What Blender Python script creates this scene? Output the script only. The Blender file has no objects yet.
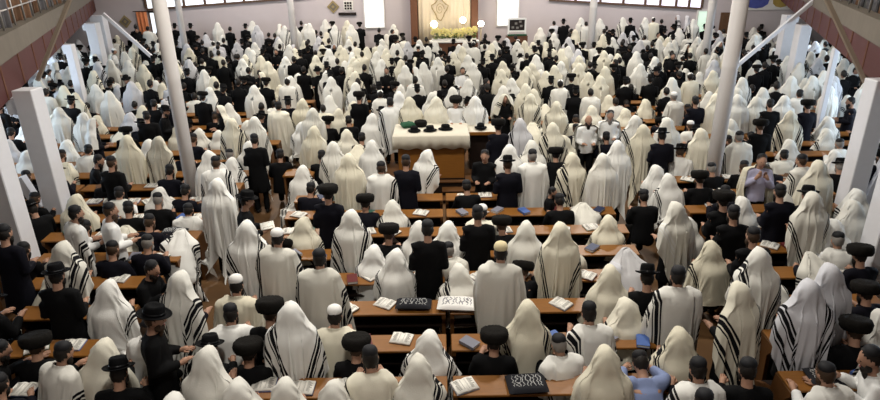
import bpy, bmesh, math, random
from mathutils import Vector, Matrix, noise

# ------------------------------------------------------------------ camera, light, exposure
SC = bpy.context.scene
COL = SC.collection
R = math.radians
SC.view_settings.view_transform = 'Standard'
SC.view_settings.look = 'None'
SC.view_settings.gamma = 1.0
SC.view_settings.use_curve_mapping = False
SC.view_settings.exposure = -0.12

cam_data = bpy.data.cameras.new('balcony_camera')
cam_data.sensor_width = 36.0
cam_data.lens = 600.0 / 880.0 * 36.0
cam_data.clip_end = 200
cam = bpy.data.objects.new('balcony_camera', cam_data)
COL.objects.link(cam)
cam.matrix_world = (Matrix.Translation((0, 0, 5.0)) @ Matrix.Rotation(R(90 - 21.8), 4, 'X') @ Matrix.Rotation(R(-0.85), 4, 'Z'))
SC.camera = cam

world = bpy.data.worlds.new('daylight')
SC.world = world
world.use_nodes = True
world.node_tree.nodes['Background'].inputs[0].default_value = (0.75, 0.85, 1.0, 1)
world.node_tree.nodes['Background'].inputs[1].default_value = 0.6


def area(name, loc, size, power, color, target=None, sy=None):
    d = bpy.data.lights.new(name, 'AREA')
    d.energy = power
    d.color = color
    d.shape = 'RECTANGLE'
    d.size = size
    d.size_y = sy or size
    o = bpy.data.objects.new(name, d)
    COL.objects.link(o)
    o.location = loc
    if target:
        o.rotation_euler = (Vector(target) - Vector(loc)).to_track_quat('-Z', 'Y').to_euler()
    return o


# ceiling lamps of the hall (warm), daylight from the side windows under the galleries (cool)
WARM = (1.0, 0.955, 0.88)
COOL = (0.66, 0.82, 1.0)
for lx, ly, lp in ((-0.6, 2.6, 250), (-2.2, 8.8, 340), (2.2, 8.8, 340), (-4.5, 15.5, 420), (4.5, 15.5, 420), (-5.5, 22.0, 520), (5.5, 22.0, 520)):
    area('ceiling_lamp', (lx, ly, 7.9), 0.7, lp, WARM)
for sx, tx in ((-1, -7), (1, 7)):
    area('side_window_light', (sx * 13.0, 12.5, 2.3), 8.0, 420, COOL, (tx, 14, 0.9), 1.0)
    area('side_window_light', (sx * 17.3, 22.0, 2.3), 8.0, 420, COOL, (tx * 1.4, 20, 0.9), 1.0)
area('ark_light', (0.1, 29.0, 6.5), 1.6, 160, (1.0, 0.84, 0.60), (0.2, 29.5, 1.0))
for lx in (-11, -5, 5, 11):
    area('wall_lamp', (lx, 28.0, 7.6), 1.2, 260, (1.0, 0.93, 0.88), (lx, 31.5, 2.0))  # unseen fill lights added to brighten the far wall


# ------------------------------------------------------------------ materials
def mat(name, col, rough=0.7, bump=0.0, bscale=30.0, var=0.0, metal=0.0, spec=0.3, stretch=(1, 1, 1), emit=None, estr=0.0):
    m = bpy.data.materials.new(name)
    m.use_nodes = True
    nt = m.node_tree
    b = nt.nodes['Principled BSDF']
    b.inputs['Base Color'].default_value = (*col, 1)
    b.inputs['Roughness'].default_value = rough
    b.inputs['Metallic'].default_value = metal
    b.inputs['Specular IOR Level'].default_value = spec
    if bump or var:
        tc = nt.nodes.new('ShaderNodeTexCoord')
        mp = nt.nodes.new('ShaderNodeMapping')
        mp.inputs['Scale'].default_value = stretch
        nt.links.new(tc.outputs['Object'], mp.inputs['Vector'])
        nz = nt.nodes.new('ShaderNodeTexNoise')
        nz.inputs['Scale'].default_value = bscale
        nz.inputs['Detail'].default_value = 5
        nt.links.new(mp.outputs['Vector'], nz.inputs['Vector'])
        if var:
            mx = nt.nodes.new('ShaderNodeMix')
            mx.data_type = 'RGBA'
            mx.inputs[6].default_value = tuple(c * (1 - var) for c in col) + (1,)
            mx.inputs[7].default_value = tuple(min(1, c * (1 + var)) for c in col) + (1,)
            nt.links.new(nz.outputs['Fac'], mx.inputs[0])
            nt.links.new(mx.outputs[2], b.inputs['Base Color'])
        if bump:
            bp = nt.nodes.new('ShaderNodeBump')
            bp.inputs['Strength'].default_value = bump
            bp.inputs['Distance'].default_value = 0.01
            nt.links.new(nz.outputs['Fac'], bp.inputs['Height'])
            nt.links.new(bp.outputs['Normal'], b.inputs['Normal'])
    if emit:
        b.inputs['Emission Color'].default_value = (*emit, 1)
        b.inputs['Emission Strength'].default_value = estr
    return m


def shawl_mat(name, col, stripe, dark):
    """woollen prayer shawl: woven tone that differs a little from shawl to shawl, with bars of stripes along the sides"""
    m = mat(name, col, 0.85, 0.25, 90, 0, spec=0.15)
    nt = m.node_tree
    b = nt.nodes['Principled BSDF']
    info = nt.nodes.new('ShaderNodeObjectInfo')
    tone = nt.nodes.new('ShaderNodeMix')
    tone.data_type = 'RGBA'
    tone.inputs[6].default_value = (*col, 1)
    tone.inputs[7].default_value = (col[0] * 0.86, col[1] * 0.84, col[2] * 0.78, 1)
    nt.links.new(info.outputs['Random'], tone.inputs[0])
    uv = nt.nodes.new('ShaderNodeUVMap')
    sep = nt.nodes.new('ShaderNodeSeparateXYZ')
    nt.links.new(uv.outputs['UV'], sep.inputs[0])
    ramp = nt.nodes.new('ShaderNodeValToRGB')
    ramp.color_ramp.interpolation = 'CONSTANT'
    els = ramp.color_ramp.elements
    bars = ((0.375, 0.41), (0.43, 0.50), (0.52, 0.545), (0.66, 0.72), (0.75, 0.78)) if stripe > 1 else ((0.52, 0.555), (0.58, 0.625), (0.645, 0.665))
    els[0].position = 0.0
    els[0].color = (0, 0, 0, 1)
    els[1].position = bars[0][0]
    els[1].color = (1, 1, 1, 1)
    for i, (a, z) in enumerate(bars):
        if i:
            e = els.new(a)
            e.color = (1, 1, 1, 1)
        e = els.new(z)
        e.color = (0, 0, 0, 1)
    nt.links.new(sep.outputs['X'], ramp.inputs['Fac'])
    mx = nt.nodes.new('ShaderNodeMix')
    mx.data_type = 'RGBA'
    nt.links.new(ramp.outputs['Color'], mx.inputs[0])
    nt.links.new(tone.outputs[2], mx.inputs[6])
    mx.inputs[7].default_value = (*dark, 1)
    nt.links.new(mx.outputs[2], b.inputs['Base Color'])
    return m


M = {}
BLACK = (0.006, 0.006, 0.008)
TONES = {'w': (0.80, 0.79, 0.75), 'c': (0.77, 0.73, 0.61), 'l': (0.62, 0.62, 0.66)}
for t, c in TONES.items():
    M['shawl_' + t + '2'] = shawl_mat('striped_wool_' + t, c, 2, BLACK)
    M['shawl_' + t + '1'] = shawl_mat('edged_wool_' + t, c, 1, BLACK)
    M['shawl_' + t + '0'] = shawl_mat('plain_wool_' + t, c, 1, tuple(x * 0.93 for x in c))
M['skin'] = mat('skin', (0.40, 0.225, 0.15), 0.55, 0.05, 40, 0.08)
M['eye'] = mat('eye', (0.02, 0.015, 0.012), 0.2)
M['lip'] = mat('lip', (0.36, 0.14, 0.12), 0.5)
M['hair'] = mat('dark_hair', (0.012, 0.009, 0.007), 0.6, 0.5, 80)
M['greyhair'] = mat('grey_hair', (0.22, 0.20, 0.18), 0.7, 0.5, 80)
M['brownhair'] = mat('brown_hair', (0.05, 0.028, 0.015), 0.6, 0.5, 80)
M['suit'] = mat('black_cloth', (0.0045, 0.0045, 0.005), 0.8, 0.15, 60, 0.2, spec=0.1)
M['robe'] = mat('dark_blue_cloth', (0.006, 0.006, 0.010), 0.8, 0.15, 60, 0.2, spec=0.1)
M['shirt'] = mat('white_shirt', (0.76, 0.76, 0.74), 0.8, 0.1, 60)
M['blue_shirt'] = mat('blue_shirt', (0.20, 0.25, 0.42), 0.8, 0.1, 60)
M['lilac_shirt'] = mat('lilac_shirt', (0.42, 0.41, 0.55), 0.8, 0.1, 60)
M['felt'] = mat('black_felt', (0.004, 0.004, 0.0045), 0.85, 0.2, 60, spec=0.1)
M['fur'] = mat('dark_fur', (0.006, 0.005, 0.004), 0.9, 0.8, 70, 0.4, spec=0.15)
M['band'] = mat('hat_band', (0.004, 0.004, 0.005), 0.35)
M['kippah_w'] = mat('white_cap', (0.82, 0.80, 0.76), 0.85, 0.2, 90)
M['kippah_c'] = mat('cream_cap', (0.66, 0.56, 0.34), 0.85, 0.2, 90)
M['kippah_k'] = mat('black_cap', (0.010, 0.010, 0.012), 0.7)
M['shoe'] = mat('black_leather', (0.008, 0.008, 0.008), 0.3)
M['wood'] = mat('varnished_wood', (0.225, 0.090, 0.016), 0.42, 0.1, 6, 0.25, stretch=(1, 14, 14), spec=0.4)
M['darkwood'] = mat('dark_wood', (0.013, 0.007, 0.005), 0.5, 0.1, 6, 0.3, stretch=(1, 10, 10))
M['endwood'] = mat('brown_wood', (0.12, 0.05, 0.015), 0.5, 0.1, 6, 0.25, stretch=(10, 10, 1))
M['floorwood'] = mat('worn_brown_floor', (0.11, 0.056, 0.022), 0.55, 0.1, 1.6, 0.45)
M['wall'] = mat('lilac_grey_plaster', (0.56, 0.50, 0.50), 0.9, 0.1, 3, 0.04)
M['wall_cool'] = mat('pale_plaster', (0.36, 0.37, 0.36), 0.9, 0.1, 3, 0.04)
M['ceil'] = mat('brown_ceiling', (0.20, 0.17, 0.14), 0.9)
M['column'] = mat('painted_steel', (0.68, 0.64, 0.61), 0.45, 0.03, 8, 0.04)
M['beam'] = mat('grey_painted_steel', (0.74, 0.73, 0.75), 0.5, 0.03, 8, 0.05)
M['tanbar'] = mat('tan_painted_steel', (0.36, 0.29, 0.22), 0.5)
M['maroon'] = mat('maroon_paint', (0.080, 0.019, 0.017), 0.6, 0.05, 4, 0.15)
M['beige'] = mat('beige_plaster', (0.17, 0.145, 0.115), 0.8, 0.1, 4, 0.15)
M['rail'] = mat('brushed_metal', (0.5, 0.48, 0.46), 0.35, metal=0.7)
M['curtain_grey'] = mat('grey_curtain', (0.16, 0.15, 0.155), 0.9, 0.3, 20)
M['curtain_brown'] = mat('brown_curtain', (0.22, 0.12, 0.07), 0.9, 0.3, 20)
M['frame'] = mat('brown_window_frame', (0.12, 0.07, 0.045), 0.6)
M['whitepaint'] = mat('white_paint', (0.78, 0.76, 0.72), 0.5)
M['daylight'] = mat('bright_window_glass', (0.9, 0.95, 1.0), 0.2, emit=(0.86, 0.94, 1.0), estr=1.15)
M['daywarm'] = mat('warm_window_glass', (0.9, 0.9, 1.0), 0.2, emit=(0.85, 0.80, 0.98), estr=0.95)
M['ark'] = mat('cream_ark_curtain', (0.66, 0.56, 0.42), 0.8, 0.4, 10, 0.08, stretch=(6, 6, 0.5))
M['arkside'] = mat('brown_ark_pillar', (0.15, 0.065, 0.035), 0.5, 0.1, 6, 0.2)
M['gold'] = mat('gold_thread', (0.34, 0.26, 0.12), 0.5, metal=0.3)
M['lamp'] = mat('lamp_glass', (1, 0.95, 0.85), 0.3, emit=(1.0, 0.90, 0.68), estr=14.0)
M['flower'] = mat('yellow_petals', (0.84, 0.72, 0.30), 0.7, 0.2, 40, 0.25)
M['leaf'] = mat('green_leaves', (0.10, 0.16, 0.04), 0.7, 0.2, 40, 0.3)
M['paper'] = mat('book_paper', (0.78, 0.75, 0.68), 0.8)
M['ink'] = mat('book_ink', (0.12, 0.11, 0.10), 0.8)
M['cloth'] = mat('ivory_tablecloth', (0.66, 0.61, 0.50), 0.85, 0.3, 25, 0.05)
M['green'] = mat('green_velvet', (0.015, 0.075, 0.035), 0.8, 0.3, 40)
M['purple'] = mat('purple_plastic', (0.26, 0.17, 0.52), 0.45, 0.5, 14, 0.2)
M['velvet'] = mat('black_velvet', (0.008, 0.008, 0.012), 0.8, 0.3, 60)
M['silver'] = mat('silver_thread', (0.45, 0.45, 0.44), 0.5)
M['orange'] = mat('orange_curtain', (0.62, 0.22, 0.09), 0.8, 0.3, 20)
M['door'] = mat('brown_door', (0.13, 0.065, 0.03), 0.5, 0.1, 6, 0.25)
M['pale_green'] = mat('pale_green_glass', (0.7, 0.85, 0.7), 0.2, emit=(0.62, 0.85, 0.66), estr=0.7)
M['mural_blue'] = mat('mural_blue', (0.08, 0.10, 0.35), 0.8, 0.1, 5, 0.3)
M['mural_yellow'] = mat('mural_ochre', (0.42, 0.30, 0.08), 0.8, 0.1, 5, 0.3)
M['mural_red'] = mat('mural_rose', (0.40, 0.16, 0.14), 0.8, 0.1, 5, 0.3)
for nm, c in dict(maroon=(0.12, 0.02, 0.02), blue=(0.06, 0.12, 0.34), grey=(0.20, 0.20, 0.24), brown=(0.12, 0.06, 0.03), navy=(0.02, 0.03, 0.08), green=(0.03, 0.10, 0.07)).items():
    M['cover_' + nm] = mat('book_cover_' + nm, c, 0.5, 0.1, 40)


# ------------------------------------------------------------------ mesh helpers
def mesh_from(name, verts, faces, mats, smooth=True, idx=None, uvs=None):
    me = bpy.data.meshes.new(name)
    me.from_pydata([tuple(v) for v in verts], [], faces)
    for m in mats:
        me.materials.append(m)
    if idx:
        me.polygons.foreach_set('material_index', idx)
    if uvs:
        l = me.uv_layers.new(name='UVMap')
        for lp in me.loops:
            l.data[lp.index].uv = uvs[lp.vertex_index]
    me.polygons.foreach_set('use_smooth', [smooth] * len(me.polygons))
    me.update()
    return me


def link(name, me, parent=None, loc=(0, 0, 0), rot=(0, 0, 0), scale=(1, 1, 1)):
    o = bpy.data.objects.new(name, me)
    COL.objects.link(o)
    if parent:
        o.parent = parent
    o.location = loc
    o.rotation_euler = rot
    o.scale = scale
    return o


def tag(o, label=None, cat=None, group=None, kind=None):
    for k, v in (('label', label), ('category', cat), ('group', group), ('kind', kind)):
        if v:
            o[k] = v
    return o


def empty(name, loc=(0, 0, 0), rz=0):
    o = bpy.data.objects.new(name, None)
    COL.objects.link(o)
    o.location = loc
    o.rotation_euler = (0, 0, rz)
    o.empty_display_size = 0.1
    return o


class MB:
    """collects shapes of ONE part"""
    def __init__(self):
        self.v, self.f = [], []

    def add(self, vs, fs):
        n = len(self.v)
        self.v += [Vector(v) for v in vs]
        self.f += [tuple(i + n for i in q) for q in fs]
        return self

    def hexa(self, p):
        return self.add(p, [(0, 3, 2, 1), (4, 5, 6, 7), (0, 1, 5, 4), (1, 2, 6, 5), (2, 3, 7, 6), (3, 0, 4, 7)])

    def box(self, x0, x1, y0, y1, z0, z1):
        return self.hexa([(x0, y0, z0), (x1, y0, z0), (x1, y1, z0), (x0, y1, z0), (x0, y0, z1), (x1, y0, z1), (x1, y1, z1), (x0, y1, z1)])

    def bar(self, a, b, w, h=None, n=4, spin=math.pi / 4):
        """prism of n sides between two points"""
        h = h or w
        a, b = Vector(a), Vector(b)
        d = (b - a).normalized()
        s = d.cross(Vector((0, 1, 0) if abs(d.y) < 0.9 else (1, 0, 0))).normalized()
        t = d.cross(s)
        k = math.sqrt(2) if n == 4 else 1
        ring = [(math.cos(spin + 2 * math.pi * i / n) * w / 2 * k, math.sin(spin + 2 * math.pi * i / n) * h / 2 * k) for i in range(n)]
        vs = [a + s * x + t * y for x, y in ring] + [b + s * x + t * y for x, y in ring]
        fs = [(i, (i + 1) % n, n + (i + 1) % n, n + i) for i in range(n)] + [tuple(range(n))[::-1], tuple(range(n, 2 * n))]
        return self.add(vs, fs)

    def tube(self, pts, rs, n=8):
        """tapering tube through points, closed at both ends"""
        pts = [Vector(p) for p in pts]
        vs, fs = [], []
        ref = Vector((0.13, 0.31, 0.94))
        for i, p in enumerate(pts):
            d = (pts[min(i + 1, len(pts) - 1)] - pts[max(i - 1, 0)]).normalized()
            r0 = ref if abs(d.dot(ref)) < 0.95 else Vector((1, 0, 0))
            s = d.cross(r0).normalized()
            t = d.cross(s)
            vs += [p + s * math.cos(2 * math.pi * j / n) * rs[i] + t * math.sin(2 * math.pi * j / n) * rs[i] for j in range(n)]
        for i in range(len(pts) - 1):
            fs += [(i * n + j, i * n + (j + 1) % n, (i + 1) * n + (j + 1) % n, (i + 1) * n + j) for j in range(n)]
        m = len(vs)
        d0, d1 = (pts[0] - pts[1]).normalized(), (pts[-1] - pts[-2]).normalized()
        vs += [pts[0] + d0 * rs[0] * 0.6, pts[-1] + d1 * rs[-1] * 0.6]
        fs += [(m, (j + 1) % n, j) for j in range(n)]
        e = (len(pts) - 1) * n
        fs += [(m + 1, e + j, e + (j + 1) % n) for j in range(n)]
        return self.add(vs, fs)

    def lathe(self, prof, n=24, sx=1, sy=1, c=(0, 0, 0)):
        vs, fs = [], []
        for r, z in prof:
            vs += [(c[0] + math.cos(2 * math.pi * j / n) * r * sx, c[1] + math.sin(2 * math.pi * j / n) * r * sy, c[2] + z) for j in range(n)]
        for i in range(len(prof) - 1):
            fs += [(i * n + j, i * n + (j + 1) % n, (i + 1) * n + (j + 1) % n, (i + 1) * n + j) for j in range(n)]
        fs += [tuple(range(n))[::-1], tuple(range((len(prof) - 1) * n, len(prof) * n))]
        return self.add(vs, fs)

    def ball(self, c, r, n=10, m=7):
        rx, ry, rz = r if isinstance(r, tuple) else (r, r, r)
        vs = [(c[0], c[1], c[2] - rz)]
        for i in range(1, m):
            a = -math.pi / 2 + math.pi * i / m
            vs += [(c[0] + rx * math.cos(a) * math.cos(2 * math.pi * j / n), c[1] + ry * math.cos(a) * math.sin(2 * math.pi * j / n), c[2] + rz * math.sin(a)) for j in range(n)]
        vs.append((c[0], c[1], c[2] + rz))
        fs = [(0, 1 + (j + 1) % n, 1 + j) for j in range(n)]
        for i in range(m - 2):
            fs += [(1 + i * n + j, 1 + i * n + (j + 1) % n, 1 + (i + 1) * n + (j + 1) % n, 1 + (i + 1) * n + j) for j in range(n)]
        e = 1 + (m - 2) * n
        fs += [(len(vs) - 1, e + j, e + (j + 1) % n) for j in range(n)]
        return self.add(vs, fs)

    def mesh(self, name, m, smooth=False, bevel=0.0):
        me = mesh_from(name, self.v, self.f, [m], smooth)
        if bevel:
            bm = bmesh.new()
            bm.from_mesh(me)
            bmesh.ops.bevel(bm, geom=bm.edges[:], offset=bevel, segments=1, affect='EDGES', clamp_overlap=True)
            bm.to_mesh(me)
            bm.free()
        return me

    def build(self, name, m, parent=None, smooth=False, bevel=0.0):
        return link(name, self.mesh(name, m, smooth, bevel), parent)


def evaluated(me, mods):
    """the mesh after a chain of modifiers"""
    o = bpy.data.objects.new('work', me)
    COL.objects.link(o)
    for kind, kw in mods:
        md = o.modifiers.new(kind, kind)
        for k, v in kw.items():
            setattr(md, k, v)
    bpy.context.view_layer.update()
    dg = bpy.context.evaluated_depsgraph_get()
    out = bpy.data.meshes.new_from_object(o.evaluated_get(dg))
    bpy.data.objects.remove(o)
    return out


def fuse(mb, name, m, voxel, faces, smooth=0.6, it=3):
    """melt overlapping shapes into one continuous skin of about so many faces"""
    me = mesh_from('work', mb.v, mb.f, [m])
    a = evaluated(me, [('REMESH', dict(mode='VOXEL', voxel_size=voxel)), ('SMOOTH', dict(factor=smooth, iterations=it))])
    k = len(a.polygons)
    out = evaluated(a, [('DECIMATE', dict(ratio=min(1.0, faces / (2.0 * k))))]) if k * 2 > faces else a
    out.name = name
    out.materials.clear()
    out.materials.append(m)
    out.polygons.foreach_set('use_smooth', [True] * len(out.polygons))
    return out


def joined(name, parts):
    """several (verts, faces, material, uv or None) into one mesh with material slots"""
    V, Fc, mats, idx, UV = [], [], [], [], []
    for vs, fs, m, uv in parts:
        if m not in mats:
            mats.append(m)
        n = len(V)
        V += list(vs)
        Fc += [tuple(i + n for i in q) for q in fs]
        idx += [mats.index(m)] * len(fs)
        UV += uv if uv else [(0, 0)] * len(vs)
    return mesh_from(name, V, Fc, mats, True, idx, UV)


def raw(me):
    return [v.co.copy() for v in me.vertices], [tuple(p.vertices) for p in me.polygons]


# ------------------------------------------------------------------ people: bodies, clothes, shawls
def lerp_stations(st, v):
    for i in range(len(st) - 1):
        a, b = st[i], st[i + 1]
        if v <= b[0] or i == len(st) - 2:
            t = max(0.0, min(1.0, (v - a[0]) / (b[0] - a[0])))
            p = st[max(i - 1, 0)]
            n = st[min(i + 2, len(st) - 1)]
            out = []
            for k in range(1, len(a)):
                m0 = (b[k] - p[k]) / max(1e-6, b[0] - p[0]) * (b[0] - a[0])
                m1 = (n[k] - a[k]) / max(1e-6, n[0] - a[0]) * (b[0] - a[0])
                t2, t3 = t * t, t * t * t
                out.append((2 * t3 - 3 * t2 + 1) * a[k] + (t3 - 2 * t2 + t) * m0 + (-2 * t3 + 3 * t2) * b[k] + (t3 - t2) * m1)
            return out


def drape(st, seed, nu=46, nv=30, amp=0.03, off=0.0, slant=0.0, closed=False, noise_amp=0.022, swing=0.0):
    """cloth hung over stations (v, cy, cz, tilt, ax, aback, afront, reach); u runs round the body from the back. Returns verts, faces, uvs"""
    rnd = random.Random(seed)
    waves = [(rnd.uniform(3, 5), rnd.uniform(0, 6.3), rnd.uniform(-3, 3), 0.55), (rnd.uniform(7, 10), rnd.uniform(0, 6.3), rnd.uniform(-3, 3), 0.62), (rnd.uniform(13, 18), rnd.uniform(0, 6.3), rnd.uniform(-3, 3), 0.42)]
    V, UV, Fc = [], [], []
    seedv = Vector((seed * 7.3, seed * 3.1, 0))
    for j in range(nv + 1):
        v = j / nv
        cy, cz, tl, ax, ab, af, reach = lerp_stations(st, v)
        g = max(0.0, min(1.0, (v - 0.08) / 0.5))
        g = g * g * (3 - 2 * g)
        for i in range(nu + (0 if closed else 1)):
            u = -1 + 2 * i / nu
            ph = u * (math.pi if closed else reach)
            s, c = math.sin(ph), math.cos(ph)
            dr = 0.0
            for n, p, k, w in waves:
                dr += w * (abs(math.sin(n * ph / 2 + p + k * v)) ** 0.8 - 0.74)
            dr *= amp * (0.22 + 0.78 * g)
            if closed:
                dr *= 0.4
            q = Vector((s * 1.3, c * 1.3, v * 2.6)) + seedv
            dr += noise_amp * (0.3 + g) * noise.noise(q * 1.7)
            x = s * (ax + dr * (0.4 + 0.6 * min(1, ax / 0.2)))
            w = c * ((ab if c > 0 else af) + dr)
            hem = -0.10 * (s ** 4) * max(0, v - 0.75) / 0.25 if not closed else 0
            hem += 0.05 * noise.noise(Vector((s * 1.1, c * 1.1, 9)) + seedv) * max(0, v - 0.7) / 0.3
            y = cy - w * math.cos(tl)
            z = cz + w * math.sin(tl) + hem
            V.append(Vector((x + swing * v * v, y, z)))
            UV.append((min(0.999, abs(ph + slant * (v - 0.4) + off) / 2.4), v))
    m = nu if closed else nu + 1
    for j in range(nv):
        for i in range(nu):
            a, b = j * m + i, j * m + (i + 1) % m
            Fc.append((a, a + m, b + m, b))
    return V, Fc, UV


# how each pose sits: joints in metres, the person looking along +Y, feet on z = 0
POSE = {
    'U': dict(head=(0, 0.045, 1.605), nod=0.22, neck=(0, 0.005, 1.47), base=(0, -0.005, 1.42), chest=(0, -0.01, 1.27), waist=(0, 0, 1.10), pelvis=(0, 0, 0.94),
              sh=(0.175, -0.005, 1.385), el=(0.215, -0.03, 1.11), wr=(0.125, 0.215, 1.10), ha=(0.10, 0.285, 1.12), hip=(0.09, 0, 0.90), kn=(0.10, 0.02, 0.50), an=(0.10, -0.02, 0.09), toe=(0.115, 0.13, 0.035)),
    'S': dict(head=(0, 0.125, 1.18), nod=0.38, neck=(0, 0.075, 1.05), base=(0, 0.05, 1.00), chest=(0, 0.02, 0.86), waist=(0, -0.01, 0.70), pelvis=(0, -0.03, 0.545),
              sh=(0.175, 0.035, 0.965), el=(0.220, 0.09, 0.75), wr=(0.14, 0.30, 0.865), ha=(0.11, 0.37, 0.885), hip=(0.09, 0.0, 0.53), kn=(0.11, 0.37, 0.52), an=(0.11, 0.31, 0.09), toe=(0.12, 0.42, 0.035)),
    'L': dict(head=(0, 0.37, 0.975), nod=0.95, neck=(0, 0.27, 0.90), base=(0, 0.22, 0.87), chest=(0, 0.13, 0.79), waist=(0, 0.03, 0.66), pelvis=(0, -0.03, 0.545),
              sh=(0.175, 0.19, 0.86), el=(0.235, 0.25, 0.865), wr=(0.15, 0.43, 0.865), ha=(0.10, 0.47, 0.875), hip=(0.09, 0.0, 0.53), kn=(0.11, 0.37, 0.52), an=(0.11, 0.31, 0.09), toe=(0.12, 0.42, 0.035)),
    'G': dict(head=(0, 0.045, 1.605), nod=0.05, neck=(0, 0.005, 1.47), base=(0, -0.005, 1.42), chest=(0, -0.01, 1.27), waist=(0, 0, 1.10), pelvis=(0, 0, 0.94),
              sh=(0.175, -0.005, 1.385), el=(0.245, 0.05, 1.13), wr=(0.10, 0.20, 1.32), ha=(0.055, 0.20, 1.395), hip=(0.09, 0, 0.90), kn=(0.10, 0.02, 0.50), an=(0.10, -0.02, 0.09), toe=(0.115, 0.13, 0.035)),
}


def side(p, s):
    return Vector((p[0] * s, p[1], p[2]))


def nodm(P):
    return Matrix.Translation(P['head']) @ Matrix.Rotation(-P['nod'], 4, 'X')


def head_shape(grow=1.0, n=22, m=15):
    """skull with brow, nose, cheeks and chin, face towards +Y"""
    V, Fc = [], []
    for i in range(m + 1):
        a = -math.pi / 2 + math.pi * i / m
        for j in range(n):
            b = 2 * math.pi * j / n
            d = Vector((math.cos(a) * math.sin(b), math.cos(a) * math.cos(b), math.sin(a)))
            r = Vector((0.076 * d.x, 0.096 * d.y, 0.118 * d.z))
            if d.z < 0:
                r.x *= 1 - 0.25 * d.z * d.z
                if d.y < 0:
                    r.y *= 1 + 0.55 * d.z * abs(d.y)
            f = max(0, d.y)
            r.y += 0.030 * f * math.exp(-((d.x / 0.17) ** 2 + ((d.z + 0.12) / 0.20) ** 2))
            r.y += 0.007 * f * math.exp(-((d.z - 0.20) / 0.12) ** 2)
            r.y += 0.012 * f * math.exp(-((d.x / 0.3) ** 2 + ((d.z + 0.75) / 0.16) ** 2))
            for s in (-1, 1):
                r.y -= 0.010 * f * math.exp(-(((d.x - s * 0.36) / 0.16) ** 2 + ((d.z - 0.03) / 0.11) ** 2))
            V.append(r * grow)
    for i in range(m):
        for j in range(n):
            Fc.append((i * n + j, (i + 1) * n + j, (i + 1) * n + (j + 1) % n, i * n + (j + 1) % n))
    return V, Fc


def limb(mb, pts, rs):
    mb.tube(pts, rs, 10)


def body_mesh(key):
    P = POSE[key]
    mb = MB()
    T = nodm(P)
    V, Fc = head_shape()
    mb.add([T @ v for v in V], Fc)
    for s in (-1, 1):
        ear = MB().ball((s * 0.078, -0.005, -0.005), (0.010, 0.020, 0.032), 8, 6)
        mb.add([T @ v for v in ear.v], ear.f)
    limb(mb, [P['base'], P['neck'], T @ Vector((0, -0.01, -0.06))], [0.062, 0.055, 0.055])
    t, f = [], []
    st = [(0, *P['base'][1:], 0, 0.09, 0.07, 0.06, 3), (0.25, P['chest'][1], P['chest'][2] + 0.06, 0, 0.155, 0.10, 0.10, 3), (0.5, P['chest'][1], P['chest'][2] - 0.05, 0, 0.15, 0.10, 0.11, 3),
          (0.75, *P['waist'][1:], 0, 0.135, 0.09, 0.11, 3), (1, *P['pelvis'][1:], 0, 0.155, 0.11, 0.11, 3)]
    v, fc, _ = drape(st, 1, 20, 12, 0, closed=True, noise_amp=0)
    mb.add(v + [v[0] * 0 + Vector((0, *P['base'][1:])), Vector((0, *P['pelvis'][1:]))], fc + [(len(v), (j + 1) % 20, j) for j in range(20)] + [(len(v) + 1, 240 + j, 240 + (j + 1) % 20) for j in range(20)])
    for s in (-1, 1):
        limb(mb, [P['chest'], side(P['sh'], s), side(P['el'], s), side(P['wr'], s)], [0.07, 0.058, 0.044, 0.028])
        w, h = side(P['wr'], s), side(P['ha'], s)
        limb(mb, [w, w.lerp(h, 0.5), h], [0.028, 0.036, 0.034])
        limb(mb, [P['pelvis'], side(P['hip'], s), side(P['kn'], s), side(P['an'], s)], [0.09, 0.085, 0.058, 0.040])
        limb(mb, [side(P['an'], s), side(P['toe'], s)], [0.045, 0.034])
    fused = fuse(mb, 'body', M['skin'], 0.012, 3000, 0.4, 2)
    parts = [(*raw(fused), M['skin'], None)]
    for s in (-1, 1):
        w, h = side(P['wr'], s), side(P['ha'], s)
        d = (h - w).normalized()
        lat = Vector((-s, 0, 0)) - d * d.dot(Vector((-s, 0, 0)))
        lat.normalize()
        dn = d.cross(lat)
        if dn.z > 0:
            dn = -dn
        for k, ln in enumerate((0.058, 0.074, 0.080, 0.072)):
            o = h + lat * ((k - 1.5) * -0.017)
            fg = MB().tube([o - d * 0.01, o + d * ln * 0.45 + dn * 0.004, o + d * ln * 0.8 + dn * 0.018, o + d * ln * 0.93 + dn * 0.036], [0.0095, 0.009, 0.008, 0.006], 6)
            parts.append((fg.v, fg.f, M['skin'], None))
        th = MB().tube([w.lerp(h, 0.35) + lat * 0.02, w.lerp(h, 0.8) + lat * 0.047 + dn * 0.005, h + d * 0.025 + lat * 0.046 + dn * 0.02], [0.013, 0.011, 0.007], 6)
        parts.append((th.v, th.f, M['skin'], None))
        ey = MB().ball((s * 0.031, 0.083, 0.006), (0.011, 0.007, 0.007), 8, 5)
        parts.append(([T @ v for v in ey.v], ey.f, M['eye'], None))
    lip = MB().ball((0, 0.097, -0.062), (0.022, 0.008, 0.007), 8, 5)
    parts.append(([T @ v for v in lip.v], lip.f, M['lip'], None))
    return joined('body', parts)


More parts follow.
